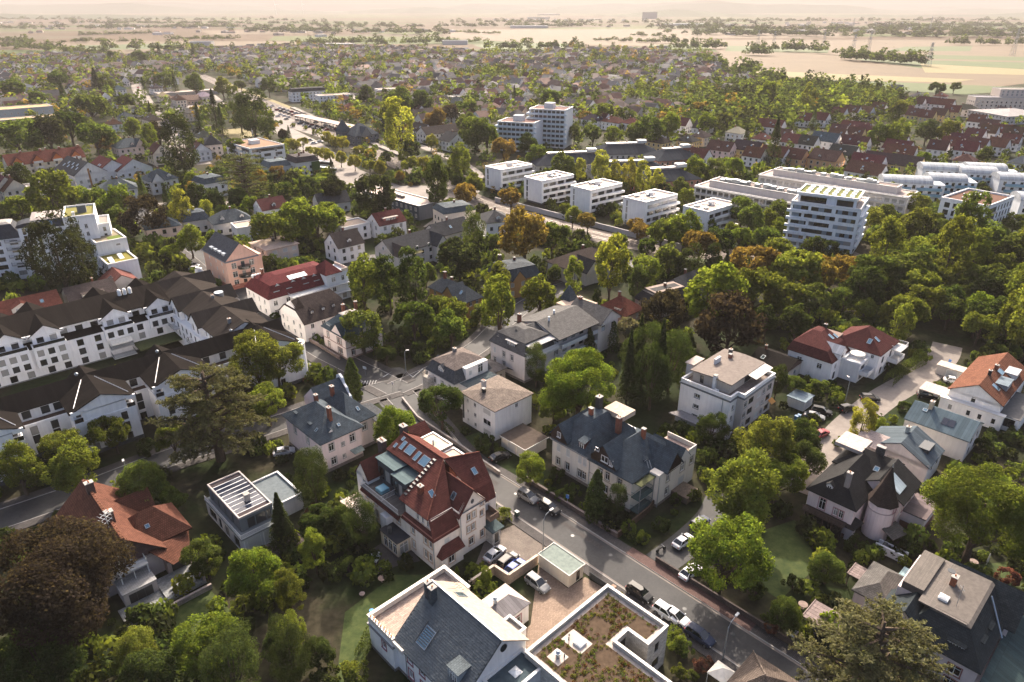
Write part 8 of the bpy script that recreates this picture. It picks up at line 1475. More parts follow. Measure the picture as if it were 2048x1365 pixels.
hedge([(1585, 795), (1655, 780)], 1.6, 1.6, 'clipped hedge in front of the red-roofed twin house by the lane'); hedge([(1775, 770), (1800, 748), (1845, 725)], 2.2, 2.2, 'tall hedge along the paved lane right of the twin house'); hedge([(720, 1320), (745, 1270), (790, 1235)], 1.4, 1.6, 'curved hedge between the dark lawn and the slate house'); hedge([(652, 1150), (700, 1122)], 1.2, 1.2, 'hedge at the back of the red-roofed house terrace'); hedge([(1180, 1015), (1230, 1050), (1278, 1092)], 1.2, 1.1, 'low hedge along the double villa garden wall', 'd'); hedge([(850, 822), (905, 870)], 1.2, 1.0, 'low dark hedge at the bend by the mansard villa', 'd'); hedge([(1000, 1028), (1016, 1048)], 1.6, 1.4, 'rounded hedge beside the porch of the red-roofed house', 'y'); hedge([(1330, 1300), (1350, 1265)], 1.2, 1.4, 'hedge beside the planted-roof block', 'l'); hedge([(80, 680), (200, 655)], 1.0, 1.0, 'low hedge along the court of the rear wing', 'd')
# tufts on the planted roof
h_, g2_ = GREENROOF; tb = [template(90 + i, 26, .3, .7, .45) for i in range(3)]; its = []; rnd = random.Random(9); M_ = h_.e.matrix_basis
for _ in range(1500):
    x, y = rnd.uniform(-11.4, 3.4), rnd.uniform(-5, 9.4)
    if not inside(g2_, x, y) or (-10.7 < x < -8.5 and 6.1 < y < 8.3) or (-7.3 < x < -4.7 and 5.3 < y < 8.9): continue
    if math.sin(x*.9)*math.cos(y*.8 + 1) < -.4: continue
    its.append((x, y, rnd.uniform(.07, .3), .8, rnd.choice(((.13, .15, .03), (.10, .14, .03), (.15, .14, .035), (.11, .05, .025)))))
    if len(its) > 750: break
o = mass('sedum_tufts', its, tb, None); o.parent = h_.e; o.location = (0, 0, 6.66)
# far town: houses on a loose street pattern
TOWN = [(-60, 170), (-40, 128), (100, 112), (270, 120), (420, 103), (600, 95), (800, 100), (940, 108), (1080, 108), (1180, 104), (1340, 103), (1420, 112), (1430, 140), (1500, 165), (1480, 200), (1330, 235), (1180, 250), (1000, 245), (860, 262), (760, 235), (690, 225), (560, 190), (440, 150), (380, 150), (330, 185), (250, 170), (200, 235), (60, 225), (-60, 250)]
TW_ = [G(*p) for p in TOWN]
simple('far_white', (.68, .65, .61), .9); simple('far_cream', (.50, .42, .34), .9); simple('far_red', (.075, .045, .040), .85, 0, .3, .2); simple('far_dark', (.06, .055, .055), .85, 0, .3, .2); simple('far_grey', (.14, .135, .13), .85, 0, .3, .2); simple('far_orange', (.14, .068, .05), .85, 0, .3, .2)
def fh(b, W_, L_, he, zr, hip, M=None):
    t = M or (lambda p: p); Q = lambda *ps: b.poly(*[t(p) for p in ps]); x, y, o_ = W_/2, L_/2, .4
    b.mat(0); Q((-x, -y, 0), (x, -y, 0), (x, -y, he), (-x, -y, he)); Q((-x, y, 0), (x, y, 0), (x, y, he), (-x, y, he)); Q((-x, -y, 0), (-x, y, 0), (-x, y, he), (-x, -y, he)); Q((x, -y, 0), (x, y, 0), (x, y, he), (x, -y, he))
    i = x*.9 if hip else -.25
    if not hip: Q((-x, -y, he), (x, -y, he), (0, -y, zr - .1)); Q((-x, y, he), (x, y, he), (0, y, zr - .1))
    b.mat(1); e = .3; Q((-x-o_, -y-(.3 if hip else .25), he-e), (0, -y+i, zr), (0, y-i, zr), (-x-o_, y+(.3 if hip else .25), he-e)); Q((x+o_, -y-(.3 if hip else .25), he-e), (0, -y+i, zr), (0, y-i, zr), (x+o_, y+(.3 if hip else .25), he-e))
    if hip: Q((-x-o_, -y-.3, he-e), (x+o_, -y-.3, he-e), (0, -y+i, zr)); Q((-x-o_, y+.3, he-e), (x+o_, y+.3, he-e), (0, y-i, zr))
    b.mat(2)
    for yy, s_ in ((-y-.03, 1),):
        for px_ in (-x*.5, x*.5):
            for z in (1, 3.4): Q((px_-.5, yy, z), (px_+.5, yy, z), (px_+.5, yy, z+1.2), (px_-.5, yy, z+1.2))
    for py_ in (-y*.55, 0, y*.55):
        for z in (1, 3.4): Q((-x-.03, py_-.5, z), (-x-.03, py_+.5, z), (-x-.03, py_+.5, z+1.2), (-x-.03, py_-.5, z+1.2))
PAL = [('far_white', 'far_grey'), ('far_white', 'far_dark'), ('far_white', 'far_red'), ('far_white', 'far_dark'), ('far_cream', 'far_red'), ('far_white', 'far_grey'), ('far_cream', 'far_orange'), ('far_white', 'far_orange'), ('far_cream', 'far_dark')]
protos = {}
rnd = random.Random(21); pos = []; X0, X1 = min(p[0] for p in TW_), max(p[0] for p in TW_); Y0, Y1 = min(p[1] for p in TW_), max(p[1] for p in TW_); cell = {}
for _ in range(26000):
    y = Y0 + (Y1-Y0)*rnd.random(); x = rnd.uniform(-.8, .8)*y
    if not inside(TW_, x, y): continue
    a = 44 + 14*math.sin(x*.004)*math.cos(y*.003) + rnd.choice((0, 90)); c, s_ = math.cos(R(44)), math.sin(R(44)); u, v = x*c + y*s_, -x*s_ + y*c
    u = round(u/21)*21 + rnd.uniform(-2.5, 2.5); v = round(v/17)*17 + rnd.uniform(-2, 2)
    if int(v//17) % 3 == 0: continue
    x, y = u*c - v*s_, u*s_ + v*c; k = (int(u//12), int(v//12))
    if k in cell or not inside(TW_, x, y) or onroad(x, y, 6) or blocked(x, y, 9): continue
    cell[k] = 1
    if math.sin(x*.017 + 2)*math.cos(y*.013) > .55 or rnd.random() < .12: continue
    pos.append((math.hypot(x, y), x, y, a))
pos.sort(); NIND = 95
for i, (d_, x, y, a) in enumerate(pos[:NIND]):
    pi = rnd.randrange(len(PAL)); hip = rnd.random() < .3; k = (pi, hip)
    if k not in protos: b = MB(); fh(b, 9.5, 12 + 2*hip, 5.4, 9.6 - hip, hip); protos[k] = b.mesh('house', [*PAL[pi], 'glass'])
    o = link('far_house', protos[k], None, (x, y, 0), R(a)); o.scale = (rnd.uniform(.85, 1.15), rnd.uniform(.85, 1.2), rnd.uniform(.9, 1.1))
    lr = 'left of' if x < -60 else ('beyond' if x < 90 else 'right of'); lab, g_ = rel_label('far %s house with %s %s roof ' % (PAL[pi][0][4:], PAL[pi][1][4:].replace('red', 'red-brown'), 'hipped' if hip else 'gabled'), x, y, lr + ' the balcony towers', 9)
    tag(o, lab, 'house', g_)
b = MB(); mats = ['far_white', 'far_cream', 'far_red', 'far_dark', 'far_grey', 'far_orange', 'glass']
class Sub:
    def __init__(s, b, m): s.b = b; s.m_ = m
    def mat(s, k): s.b.mat(s.m_[k]); return s
    def poly(s, *p): s.b.poly(*p)
for d_, x, y, a in pos[NIND:]:
    pl = rnd.choice(PAL); c, s_ = math.cos(R(a)), math.sin(R(a)); sx, sy, sz = rnd.uniform(.75, 1.3)*rnd.choice((1, 1, 1, 1, 1.7)), rnd.uniform(.8, 1.6), rnd.uniform(.85, 1.3)
    fh(Sub(b, [mats.index(pl[0]), mats.index(pl[1]), 6]), 9.5*sx, 12*sy, 5.4*sz, 9.4*sz, rnd.random() < .35, lambda p: (p[0]*c - p[1]*s_ + x, p[0]*s_ + p[1]*c + y, p[2]))
for _ in range(260):                                   # villages and sheds scattered over the plain
    cx_, cy_ = rnd.choice([(-2900, 4200), (-1600, 3300), (-700, 2700), (900, 3600), (1900, 4100), (2600, 2900), (300, 5200), (-2400, 2600), (1500, 2700)]); x, y = rnd.gauss(cx_, 330), rnd.gauss(cy_, 130); a = rnd.uniform(0, 3); c, s_ = math.cos(a), math.sin(a); k = rnd.uniform(1, 2.2); pl = rnd.choice(PAL)
    fh(Sub(b, [mats.index(pl[0]), mats.index(pl[1]), 6]), 11*k, 15*k, 6, 9, True, lambda p: (p[0]*c - p[1]*s_ + x, p[0]*s_ + p[1]*c + y, p[2]))
tag(b.build('far_town', mats), 'the far part of the town and villages in the plain, roofs merging in the haze', kind='stuff')
# far trees: town greenery, the dark wood, hedgerows and copses
ft = [template(200 + i, 46, .34, 1.15, 1.3) for i in range(4)] + [template(210 + i, 46, .32, 2.2, 2.2) for i in range(2)]; items = []
rnd = random.Random(31); cell = {}
def addt(x, y, r, c, hz=1.): items.append((x, y, r, hz*(.45 if y > 1900 else .8), TC[c]))
for _ in range(30000):
    y = 330 + 1400*rnd.random(); x = rnd.uniform(-.82, .82)*y; r = rnd.uniform(2.5, 5.4) if y > 560 else rnd.uniform(1.3, 2.7); k = (int(x//9), int(y//9))
    if k in cell or not (inside(TW_, x, y) or y < 640): continue
    if y > 480 and x > y*.42 and y > 560: continue
    if not free(x, y, r*.6, 1): continue
    if any(abs(x-q_[1]) < 7 and abs(y-q_[2]) < 7 for q_ in pos if abs(q_[1]-x) < 8): continue
    cell[k] = 1; addt(x, y, r, rnd.choice('ggdddyyDgal'), rnd.uniform(.8, 1.25))
    if len(items) > 5200: break
DW = [G(*p) for p in ((1380, 250), (1440, 180), (1560, 165), (1760, 185), (1850, 215), (1800, 240), (1600, 262), (1480, 285), (1380, 275))]
n0 = len(items)
for _ in range(6000):
    x, y = rnd.uniform(100, 480), rnd.uniform(420, 860)
    k = ('w', int(x//7), int(y//7))
    if k in cell or not inside(DW, x, y) or blocked(x, y, 5): continue
    cell[k] = 1; addt(x, y, rnd.uniform(3.2, 5.2), rnd.choice('dddDDggyl'), rnd.uniform(.7, 1.2))
def strip(a, b_, n, r0, r1, cols='ddg', wd=8):
    A, B = G(*a), G(*b_)
    for i in range(n): u = rnd.random(); addt(A[0] + (B[0]-A[0])*u + rnd.gauss(0, wd), A[1] + (B[1]-A[1])*u + rnd.gauss(0, wd), rnd.uniform(r0, r1), rnd.choice(cols))
for a, b_, n in (((1690, 120), (1845, 132), 70), ((1500, 102), (1640, 105), 40), ((1480, 110), (1530, 112), 18), ((130, 86), (270, 84), 40), ((340, 80), (470, 80), 60), ((160, 72), (300, 68), 70), ((1180, 82), (1370, 88), 60), ((960, 100), (1180, 98), 50), ((1260, 72), (1320, 74), 25), ((890, 64), (1000, 70), 40), ((1350, 100), (1440, 98), 40), ((0, 80), (60, 90), 40), ((0, 95), (200, 112), 80), ((1900, 90), (2048, 92), 40), ((1640, 108), (1760, 116), 14), ((600, 90), (760, 88), 60), ((760, 92), (960, 84), 60), ((200, 100), (420, 103), 40), ((1400, 128), (1560, 175), 60)): strip(a, b_, n, 4, 8)
for a, b_, n in (((-100, 60), (500, 56), 130), ((100, 48), (700, 50), 120), ((600, 56), (1200, 54), 120), ((1300, 58), (2100, 66), 240), ((1400, 70), (2100, 76), 200), ((1750, 56), (2100, 52), 120), ((500, 64), (900, 70), 90), ((900, 46), (1500, 48), 120), ((-100, 40), (600, 42), 120), ((1400, 44), (2150, 42), 160)): strip(a, b_, n, 9, 16, 'dDd', 60)
mass('far_trees', items, ft, 'trees of the far town, the dark wood, hedgerows and copses in the plain')
# hills on the horizon
simple('hill_woods', (.05, .065, .035), .95, 0, .3, .004, .05)
def hills(y0, amp, seed, z0, x0=-15500, x1=15500):
    b = MB(); rs = np.random.RandomState(seed); n = 120; ph = rs.uniform(0, 6, 5); top = []
    for i in range(n + 1):
        x = x0 + (x1-x0)*i/n; e = min(1, i/9, (n-i)/9); top.append((x, z0 + e*amp*(.45 + .25*math.sin(x*.0006 + ph[0]) + .18*math.sin(x*.0013 + ph[1]) + .1*math.sin(x*.003 + ph[2]) + .05*math.sin(x*.007 + ph[3]))))
    for (xa, za), (xb, zb) in zip(top, top[1:]): b.poly((xa, y0-700, 0), (xb, y0-700, 0), (xb, y0, zb), (xa, y0, za)); b.poly((xa, y0, za), (xb, y0, zb), (xb, y0+800, 0), (xa, y0+800, 0))
    return tag(b.build('hills', 'hill_woods'), 'low wooded hills fading into the haze', kind='structure')
hills(7600, 90, 2, 0, 900, 9500); hills(11500, 150, 4, 0); hills(14500, 210, 9, 0); hills(6400, 60, 6, 0, -8500, -2600)
# pylons and wind turbines
def pylon(px_, H_):
    x, y = G(*px_); b = MB(); q_ = lambda k, z: (k[0]*(3.2 - 2.5*z/H_), k[1]*(3.2 - 2.5*z/H_), z); cs = [(-1, -1), (1, -1), (1, 1), (-1, 1)]
    for k in cs: b.tube([q_(k, 0), q_(k, H_)], .28, 4)
    for i in range(5):
        z0, z1 = H_*i/5, H_*(i+1)/5
        for k, k2 in zip(cs, cs[1:] + cs[:1]): b.tube([q_(k, z0), q_(k2, z1)], .16, 3)
    for z, w_ in ((H_*.68, 8), (H_*.82, 6.5), (H_*.95, 4.5)): b.tube([(-w_, 0, z), (0, 0, z + .8), (w_, 0, z)], .3, 4)
    o = b.build('power_pylon', 'rail_metal', None, (x, y, 0), R(25)); return o
for i, (p, t_) in enumerate((((1975+0, 0), ''),)): pass
for px_, H_, t_ in (((2024, 112), 46, 'lattice power pylon in the fields at the right edge'), ((1858, 66), 52, 'tall lattice power pylon beyond the far wood on the right'), ((1735, 108), 40, 'lattice power pylon behind the copse in the fields'), ((1704, 110), 36, 'small lattice power pylon left of the copse pylon'), ((1514, 96), 36, 'lattice power pylon beside the hedgerow in the left part of the fields'), ((1546, 96), 34, 'lattice power pylon next to the hedgerow pylon'), ((1855, 134), 34, 'lattice power pylon at the green strip field'), ((1645, 100), 34, 'lattice power pylon standing alone in the tan field'), ((1705, 62), 44, 'faint lattice power pylon far out in the haze')): tag(pylon(px_, H_), t_, 'pylon')
for px_, t_ in (((553, 30), 'left wind turbine on the hazy horizon'), ((607, 29), 'right wind turbine on the hazy horizon')):
    x, y = G(*px_); e = empty('wind_turbine', (x, y, 0)); tag(e, t_, 'wind turbine'); MB().cyl(0, 0, 0, 110, 2.6, 1.4, 10).build('tower', 'white_frame', e); hb = MB()
    for k in range(3): a = R(90 + 120*k + 20); hb.tube([(0, -4, 110), (math.cos(a)*16, -4, 110 + math.sin(a)*16), (math.cos(a)*46, -4, 110 + math.sin(a)*46)], [1.3, 1.7, .3], 4)
    hb.build('rotor', 'white_frame', e); MB().box(-2, -4, 108, 2, 4, 112).build('nacelle', 'white_frame', e)
# distant industrial blocks
for px_, W_, H2, t_ in (((1285, 38), 110, 45, 'pale high-rise slab standing in the distant haze'),):
    h = House('high_rise', t_, 'building', G(*px_), 0, (.42, .38, .36), near=False); h.block(0, 0, W_, 25, 0, H2); farwins(h, grid('R', (0, 0, W_, 25), int(W_/6), [4 + 4*i for i in range(int(H2/4) - 1)], 3, 2), frame=False); h.flat(0, 0, W_, 25, H2)
for k, (px_, W_) in enumerate((((1075, 31), 240), ((1055, 38), 170), ((1020, 57), 160), ((640, 97), 70), ((885, 90), 60), ((380, 92), 50), ((1330, 52), 200))):
    h = House('warehouse', ('long white warehouse glinting far out in the haze', 'second white warehouse below the glinting one', 'row of pale greenhouses beyond the fields', 'pale farm hall at the field edge left of the village', 'white-roofed hall at the far side of the town', 'pale barns beside the left fields', 'low white depot far out on the plain')[k], 'warehouse', G(*px_), rnd.uniform(-8, 8), (.55, .53, .5), near=False); h.block(0, 0, W_, W_*.4, 0, 9); h.flat(0, 0, W_, W_*.4, 9, .5, .5, 'seam_metal', (.6, .6, .6))
# evening haze over the plain
def haze():
    m = bpy.data.materials.new('haze'); m.use_nodes = True; t = m.node_tree; t.nodes.clear(); o = t.nodes.new('ShaderNodeOutputMaterial'); v = t.nodes.new('ShaderNodeVolumePrincipled')
    v.inputs['Color'].default_value = (.60, .555, .53, 1); v.inputs['Density'].default_value = .00009; v.inputs['Anisotropy'].default_value = 0.
    t.links.new(v.outputs[0], o.inputs['Volume']); MATS['haze'] = m
    tag(MB().box(-15900, -350, -1, 15900, 15900, 215).build('haze', 'haze'), 'thin warm evening haze over town and plain', kind='stuff')
haze()
# ------------------------------------------------------------------ cars
_cm = {}
def car_parts(kind):
    if kind in _cm: return _cm[kind]
    suv = kind == 'suv'; H1, H2 = (1.05, 1.66) if suv else (.94, 1.44)
    S = [(-2.2, .70, .45, .74), (-2.08, .84, .32, H1-.06), (-1.3, .90, .26, H1+.02), (.4, .90, .26, H1), (1.15, .89, .26, H1-.02), (1.95, .82, .30, H1-.18), (2.2, .66, .42, H1-.34)]
    b = MB(); n = len(S); ring = lambda x, w_, z0, z1: [(x, -w_*.94, z0), (x, -w_, (z0+z1)*.5), (x, -w_*.95, z1), (x, -w_*.7, z1+.05), (x, w_*.7, z1+.05), (x, w_*.95, z1), (x, w_, (z0+z1)*.5), (x, w_*.94, z0)]
    rr = [ring(*q_) for q_ in S]
    for a, c in zip(rr, rr[1:]):
        for i in range(8): b.poly(a[i], a[(i+1) % 8], c[(i+1) % 8], c[i])
    b.poly(*rr[0]); b.poly(*rr[-1])
    x0, x1, x2, x3 = (-2.0, -1.75, .15, 1.1) if suv else (-1.75, -1.15, .1, 1.1)
    wb, wt = .80, .62; z0, z1 = H1+.03, H2
    B = [(x0, -wb, z0), (x3, -wb, z0), (x3, wb, z0), (x0, wb, z0)]; T = [(x1, -wt, z1), (x2, -wt, z1), (x2, wt, z1), (x1, wt, z1)]
    b.poly((x1-.06, -wt-.02, z1+.02), (x2+.06, -wt-.02, z1+.02), (x2+.06, wt+.02, z1+.02), (x1-.06, wt+.02, z1+.02)); b.poly((x1, -wt*.8, z1+.06), (x2, -wt*.8, z1+.06), (x2, wt*.8, z1+.06), (x1, wt*.8, z1+.06))
    for i in range(4): b.tube([B[i], T[i]], .05, 4)
    xm = (x1+x2)/2
    for s_ in (-1, 1): b.tube([(xm, s_*wb, z0), (xm, s_*wt, z1)], .045, 4); b.tube([(x1, s_*wt, z1), (x2, s_*wt, z1)], .05, 4); b.box(.85, s_*1.0-.09, H1, 1.0, s_*1.0+.09, H1+.14)
    body = b.mesh('body', ['car_paint']); g_ = MB()
    for i in range(4): j = (i+1) % 4; g_.poly(B[i], B[j], T[j], T[i])
    glass = g_.mesh('windows', ['car_glass'])
    w_ = MB(); 
    for i in range(14):
        a0, a1 = i*math.pi/7, (i+1)*math.pi/7
        for y0 in (-.1, .1): w_.poly((0, y0, 0), (.33*math.cos(a0), y0, .33*math.sin(a0)), (.33*math.cos(a1), y0, .33*math.sin(a1)))
        w_.poly(*[(.33*math.cos(a), yy, .33*math.sin(a)) for a, yy in ((a0, -.1), (a1, -.1), (a1, .1), (a0, .1))])
    tyre = w_.mesh('wheel', ['rubber']); r_ = MB()
    for i in range(10):
        a0, a1 = i*math.pi/5, (i+1)*math.pi/5
        for y0 in (-.115, .115): r_.poly((0, y0, 0), (.2*math.cos(a0), y0, .2*math.sin(a0)), (.2*math.cos(a1), y0, .2*math.sin(a1)))
    _cm[kind] = (body, glass, tyre, r_.mesh('rim', ['rim']), MB().box(-.06, -.16, -.06, .06, .16, .06).mesh('headlight', ['lamp_white']), MB().box(-.04, -.14, -.1, .04, .14, .1).mesh('tail_light', ['lamp_red']), H1); return _cm[kind]
CC = {'white': (.62, .62, .62), 'black': (.012, .013, .015), 'grey': (.16, .165, .17), 'silver': (.42, .42, .43), 'blue': (.03, .07, .30), 'red': (.22, .02, .03), 'darkblue': (.02, .03, .06)}
def car(px_, ang, col, label, kind='car', group=None, world=False, parts=True, sc_=1.):
    x, y = px_ if world else G(*px_, .4); e = empty('parked_car', (x, y, .02), R(ang)); e.scale = (sc_, sc_, sc_); tag(e, label, 'car', group); bd, gm, ty, rm, hl, tl, H1 = car_parts(kind)
    link('body', bd, e, col=CC[col]); link('windows', gm, e)
    if parts:
        for sx in (-1.32, 1.36):
            for sy in (-.82, .82): w_ = link('wheel', ty, e, (sx, sy, .33)); link('rim', rm, w_)
        for sy in (-.6, .6): link('headlight', hl, e, (2.12, sy, H1-.38)); link('tail_light', tl, e, (-2.16, sy, H1-.22))
    return e
def z8(x, y): return (680 + x*.3421, 898 + y*.3421)
def z6(x, y): return (1348 + x*.3421, 440 + y*.3421)
def z9(x, y): return (1348 + x*.3421, 898 + y*.3421)
S_ = 'suv'
for px_, a, c, k, t_ in ((z8(935, 50), 30, 'black', 'car', 'small black car with white roof on the forecourt of the garage row'), (z8(1098, 285), -44, 'grey', S_, 'grey estate car parked at the kerb opposite the red-roofed house'), (z8(1225, 350), -44, 'black', S_, 'black car with sun glint parked below the street lamp'), (z8(905, 620), 50, 'silver', 'car', 'silver convertible beside the porch of the red-roofed house'), (z8(982, 660), 50, 'black', S_, 'black car between the silver convertible and the blue car'), (z8(1022, 700), 50, 'blue', 'car', 'small blue car against the yard wall'), (z8(1155, 795), -46, 'grey', S_, 'grey SUV parked alone in the brown paved yard'), (z8(1750, 850), -46, 'black', S_, 'black SUV with roof box and open tailgate at the kerb'), (z8(1910, 965), -46, 'white', S_, 'white car with open driver door at the kerb'), (z9(150, 1100), -46, 'darkblue', S_, 'dark blue car at the kerb near the lower lamp post'), (z9(10, 985), -46, 'white', 'car', 'white car bonnet behind the green-roofed block corner'), (z8(2005, 545), 40, 'white', 'car', 'white hatchback in the parking lane beside the double villa'), (z9(150, 440), 40, 'darkblue', S_, 'dark SUV under the olive tree in the parking lane'), (z9(95, 725), 40, 'white', 'car', 'white car half hidden by the bright green magnolia'), (z6(1145, 1048), -5, 'black', S_, 'black estate car along the hedge of the twin house'), (z6(1015, 1108), 20, 'black', S_, 'black SUV in the middle of the paved lane'), (z6(862, 1125), -25, 'black', S_, 'black car nearest the small white garage'), (z6(820, 1152), -25, 'grey', 'car', 'dark grey car parked behind the recycling bins'), (z6(860, 1255), 35, 'red', 'car', 'dark red car on the paved lane beside the olive trees'), (z6(1635, 945), -20, 'white', 'car', 'white car in front of the cream garage'), (z6(1480, 1030), -20, 'black', 'car', 'black car under the pale carport'), ((568, 905), 20, 'silver', 'car', 'silver car parked beside the pink villa'), ((700, 551), 10, 'silver', S_, 'silver estate car in the lane beside the maroon-roofed house'), ((386, 532), 0, 'grey', 'car', 'grey car in front of the salmon house'), ((390, 539), 0, 'silver', 'car', 'silver car nearer the camera in front of the salmon house'), ((620, 738), -50, 'black', 'car', 'dark car at the corner drum of the courtyard building'), ((1640, 1262), 0, 'darkblue', 'car', 'dark car under the timber carport by the street'), ((88, 372), 20, 'grey', 'car', 'grey car in the yard below the cream apartment row'), ((105, 380), 20, 'silver', S_, 'silver van-like car in the yard below the cream apartment row')): car(px_, a, c, t_, k)
rnd = random.Random(12); A, B = G(520, 214), G(668, 262); n_ = 0
for row in range(4):
    for i in range(17):
        u = (i + .5)/17; off_ = (-9, -3.5, 4, 10)[row]; L_ = math.dist(A, B); x = A[0] + (B[0]-A[0])*u - (B[1]-A[1])/L_*off_; y = A[1] + (B[1]-A[1])*u + (B[0]-A[0])/L_*off_
        if rnd.random() < .22: continue
        c = rnd.choice(['silver', 'black', 'grey', 'white', 'darkblue', 'silver', 'red']); car((x, y), 44 + rnd.uniform(-4, 4), c, '%s car in the rows of the station car park' % c, rnd.choice(('car', 'suv')), '%s cars in the station car park' % c, True, False)
for px_, a, c in (((283, 190), -60, 'white'), ((289, 203), -55, 'silver'), ((297, 214), -55, 'black'), ((312, 144), -5, 'white'), ((285, 152), 200, 'grey'), ((276, 176), -75, 'red'), ((640, 284), 20, 'silver'), ((628, 287), 20, 'white'), ((620, 281), 20, 'grey')): car(px_, a, c, '%s car on the road towards the far town' % c if px_[0] < 400 else '%s car beside the station square trees' % c, 'car', '%s cars on the far roads' % c, False, False)
for px_, t_ in (((648, 333), 'bus waiting nearest the ivy villa on the station square'), ((654, 346), 'second bus on the station square')):
    x, y = G(*px_); e = empty('bus', (x, y, .03), R(-25)); tag(e, t_, 'bus'); MB().box(-5.8, -1.25, .35, 5.8, 1.25, 3.0).build('body', 'car_paint', e, col=(.35, .36, .36)); MB().box(-5.6, -1.28, 1.4, 5.83, 1.28, 2.5).build('windows', 'car_glass', e)
    for sx in (-3.6, 3.8):
        for sy in (-1.2, 1.2): link('wheel', car_parts('car')[2], e, (sx, sy, .4))
# details of particular cars
e = empty('motorbike', (*G(*z8(1875, 598)), .02), R(30)); tag(e, 'dark motorbike on its stand in the parking lane', 'motorbike'); MB().tube([(-.75, 0, .6), (-.1, 0, .75), (.4, 0, .9), (.75, 0, .35)], [.09, .17, .15, .05], 7).build('frame', 'car_paint', e, col=(.05, .05, .05)); MB().tube([(.35, -.38, 1.05), (.4, 0, 1.0), (.35, .38, 1.05)], .03, 5).build('handlebar', 'rail_metal', e); MB().box(-.7, -.14, .78, -.05, .14, .9).build('seat', 'rubber', e)
for sx in (-.72, .75): link('wheel', car_parts('car')[2], e, (sx, 0, .33)).scale = (1, .6, 1)
# a person leaning at the open door of the white car
def person(x, y, rz, label, skin=(.42, .27, .2), top=(.45, .32, .30), legs=(.10, .11, .15)):
    J = [(0, 0, .92), (0, 0, 1.12), (.10, 0, 1.36), (.14, 0, 1.48), (.18, 0, 1.62), (0, .10, .88), (.03, .11, .48), (-.02, .11, .08), (.09, .12, .04), (0, -.10, .88), (.08, -.11, .48), (.02, -.11, .08), (.13, -.12, .04), (.10, .20, 1.36), (.22, .25, 1.12), (.42, .20, 1.08), (.10, -.20, 1.36), (.20, -.26, 1.12), (.40, -.22, 1.05)]
    E = [(0, 1), (1, 2), (2, 3), (3, 4), (0, 5), (5, 6), (6, 7), (7, 8), (0, 9), (9, 10), (10, 11), (11, 12), (2, 13), (13, 14), (14, 15), (2, 16), (16, 17), (17, 18)]
    Rr = [.14, .14, .15, .06, .105, .10, .07, .05, .045, .10, .07, .05, .045, .075, .05, .04, .075, .05, .04]
    me = bpy.data.meshes.new('person'); me.from_pydata(J, E, []); o = bpy.data.objects.new('person', me); COL.objects.link(o); m = o.modifiers.new('skin', 'SKIN'); s_ = o.modifiers.new('sub', 'SUBSURF'); s_.levels = s_.render_levels = 1
    for i, v in enumerate(me.skin_vertices[0].data): v.radius = (Rr[i], Rr[i]); v.use_root = i == 0
    mm, t, p = newmat('clothes'); sx = N(t, 'ShaderNodeSeparateXYZ'); t.links.new(N(t, 'ShaderNodeTexCoord').outputs['Object'], sx.inputs[0]); t.links.new(mix(t, rng(t, sx.outputs[2], .9, .92, 0, 1), legs, mix(t, rng(t, sx.outputs[2], 1.46, 1.48, 0, 1), top, skin)), p.inputs['Base Color']); me.materials.append(mm)
    o.location = (x, y, .02); o.rotation_euler = (0, 0, rz); return tag(o, label, 'person')
x, y = G(*z8(1862, 955)); person(x, y, R(50), 'person in pale top leaning in at the open door of the white car'); e = link('car_door', MB().box(0, -.04, .3, 1.0, .04, .95).mesh('door', ['car_paint']), None, (*G(*z8(1895, 985)), .05), R(-130), CC['white']); tag(e, 'open driver door of the white car', 'car door')
e = link('roof_box', MB().prism([(-1, -.4), (.8, -.4), (1.0, 0), (.8, .4), (-1, .4)], 0, .36).mesh('roof_box', ['car_paint']), None, (*G(*z8(1740, 815), 1.7), 1.74), R(-46), CC['black']); tag(e, 'black roof box on the SUV with the open tailgate', 'roof box')
# ------------------------------------------------------------------ street furniture, walls, garden things
def lamp(px_, H_, dx, label, ang=44):
    x, y = G(*px_); e = empty('street_lamp', (x, y, 0), R(ang)); tag(e, label, 'street lamp'); MB().tube([(0, 0, 0), (0, 0, H_*.86), (dx*.3, 0, H_*.96), (dx, 0, H_)], [.10, .07, .055, .05], 7).build('post', 'zinc', e); MB().box(dx-.1, -.16, H_-.08, dx+.7, .16, H_+.08).build('lamp_head', 'shutter', e)
lamp(z8(1187, 595), 7.6, 1.5, 'curved street lamp beside the beige garage'); lamp(z9(285, 1230), 7.0, 1.7, 'curved street lamp at the lower end of the street'); lamp((262, 974), 6.5, .5, 'street lamp behind the orange-tiled villa', -60); lamp(z6(1000, 1062), 6, .6, 'street lamp on the lane beside the black SUV', 100); lamp((433, 562), 7, .8, 'street lamp at the foot of the salmon house', -40); lamp((812, 745), 6, .4, 'lamp post at the junction', 20)
def wall(name, pts, hh, t_, mat, col, label, cat='wall', cap=None):
    e = empty(name, (*pts[0], 0)); tag(e, label, cat); ox, oy = pts[0]; tag(e, kind='thing')
    for a, b_ in zip(pts, pts[1:]):
        L_ = math.dist(a, b_); k = math.atan2(b_[1]-a[1], b_[0]-a[0]); n_ = max(1, round(L_/2.6)); m = MB().box(.02, -t_/2, 0, L_/n_-.02, t_/2, hh).mesh('panel', [mat]); c_ = MB().box(0, -t_/2-.05, hh+.003, L_/n_, t_/2+.05, hh+.08).mesh('coping', ['stone']) if cap else None
        for i in range(n_):
            o = link('panel', m, e, (a[0]-ox + (b_[0]-a[0])*i/n_, a[1]-oy + (b_[1]-a[1])*i/n_, 0), k, col)
            if c_: link('coping', c_, o, col=cap)
    return e
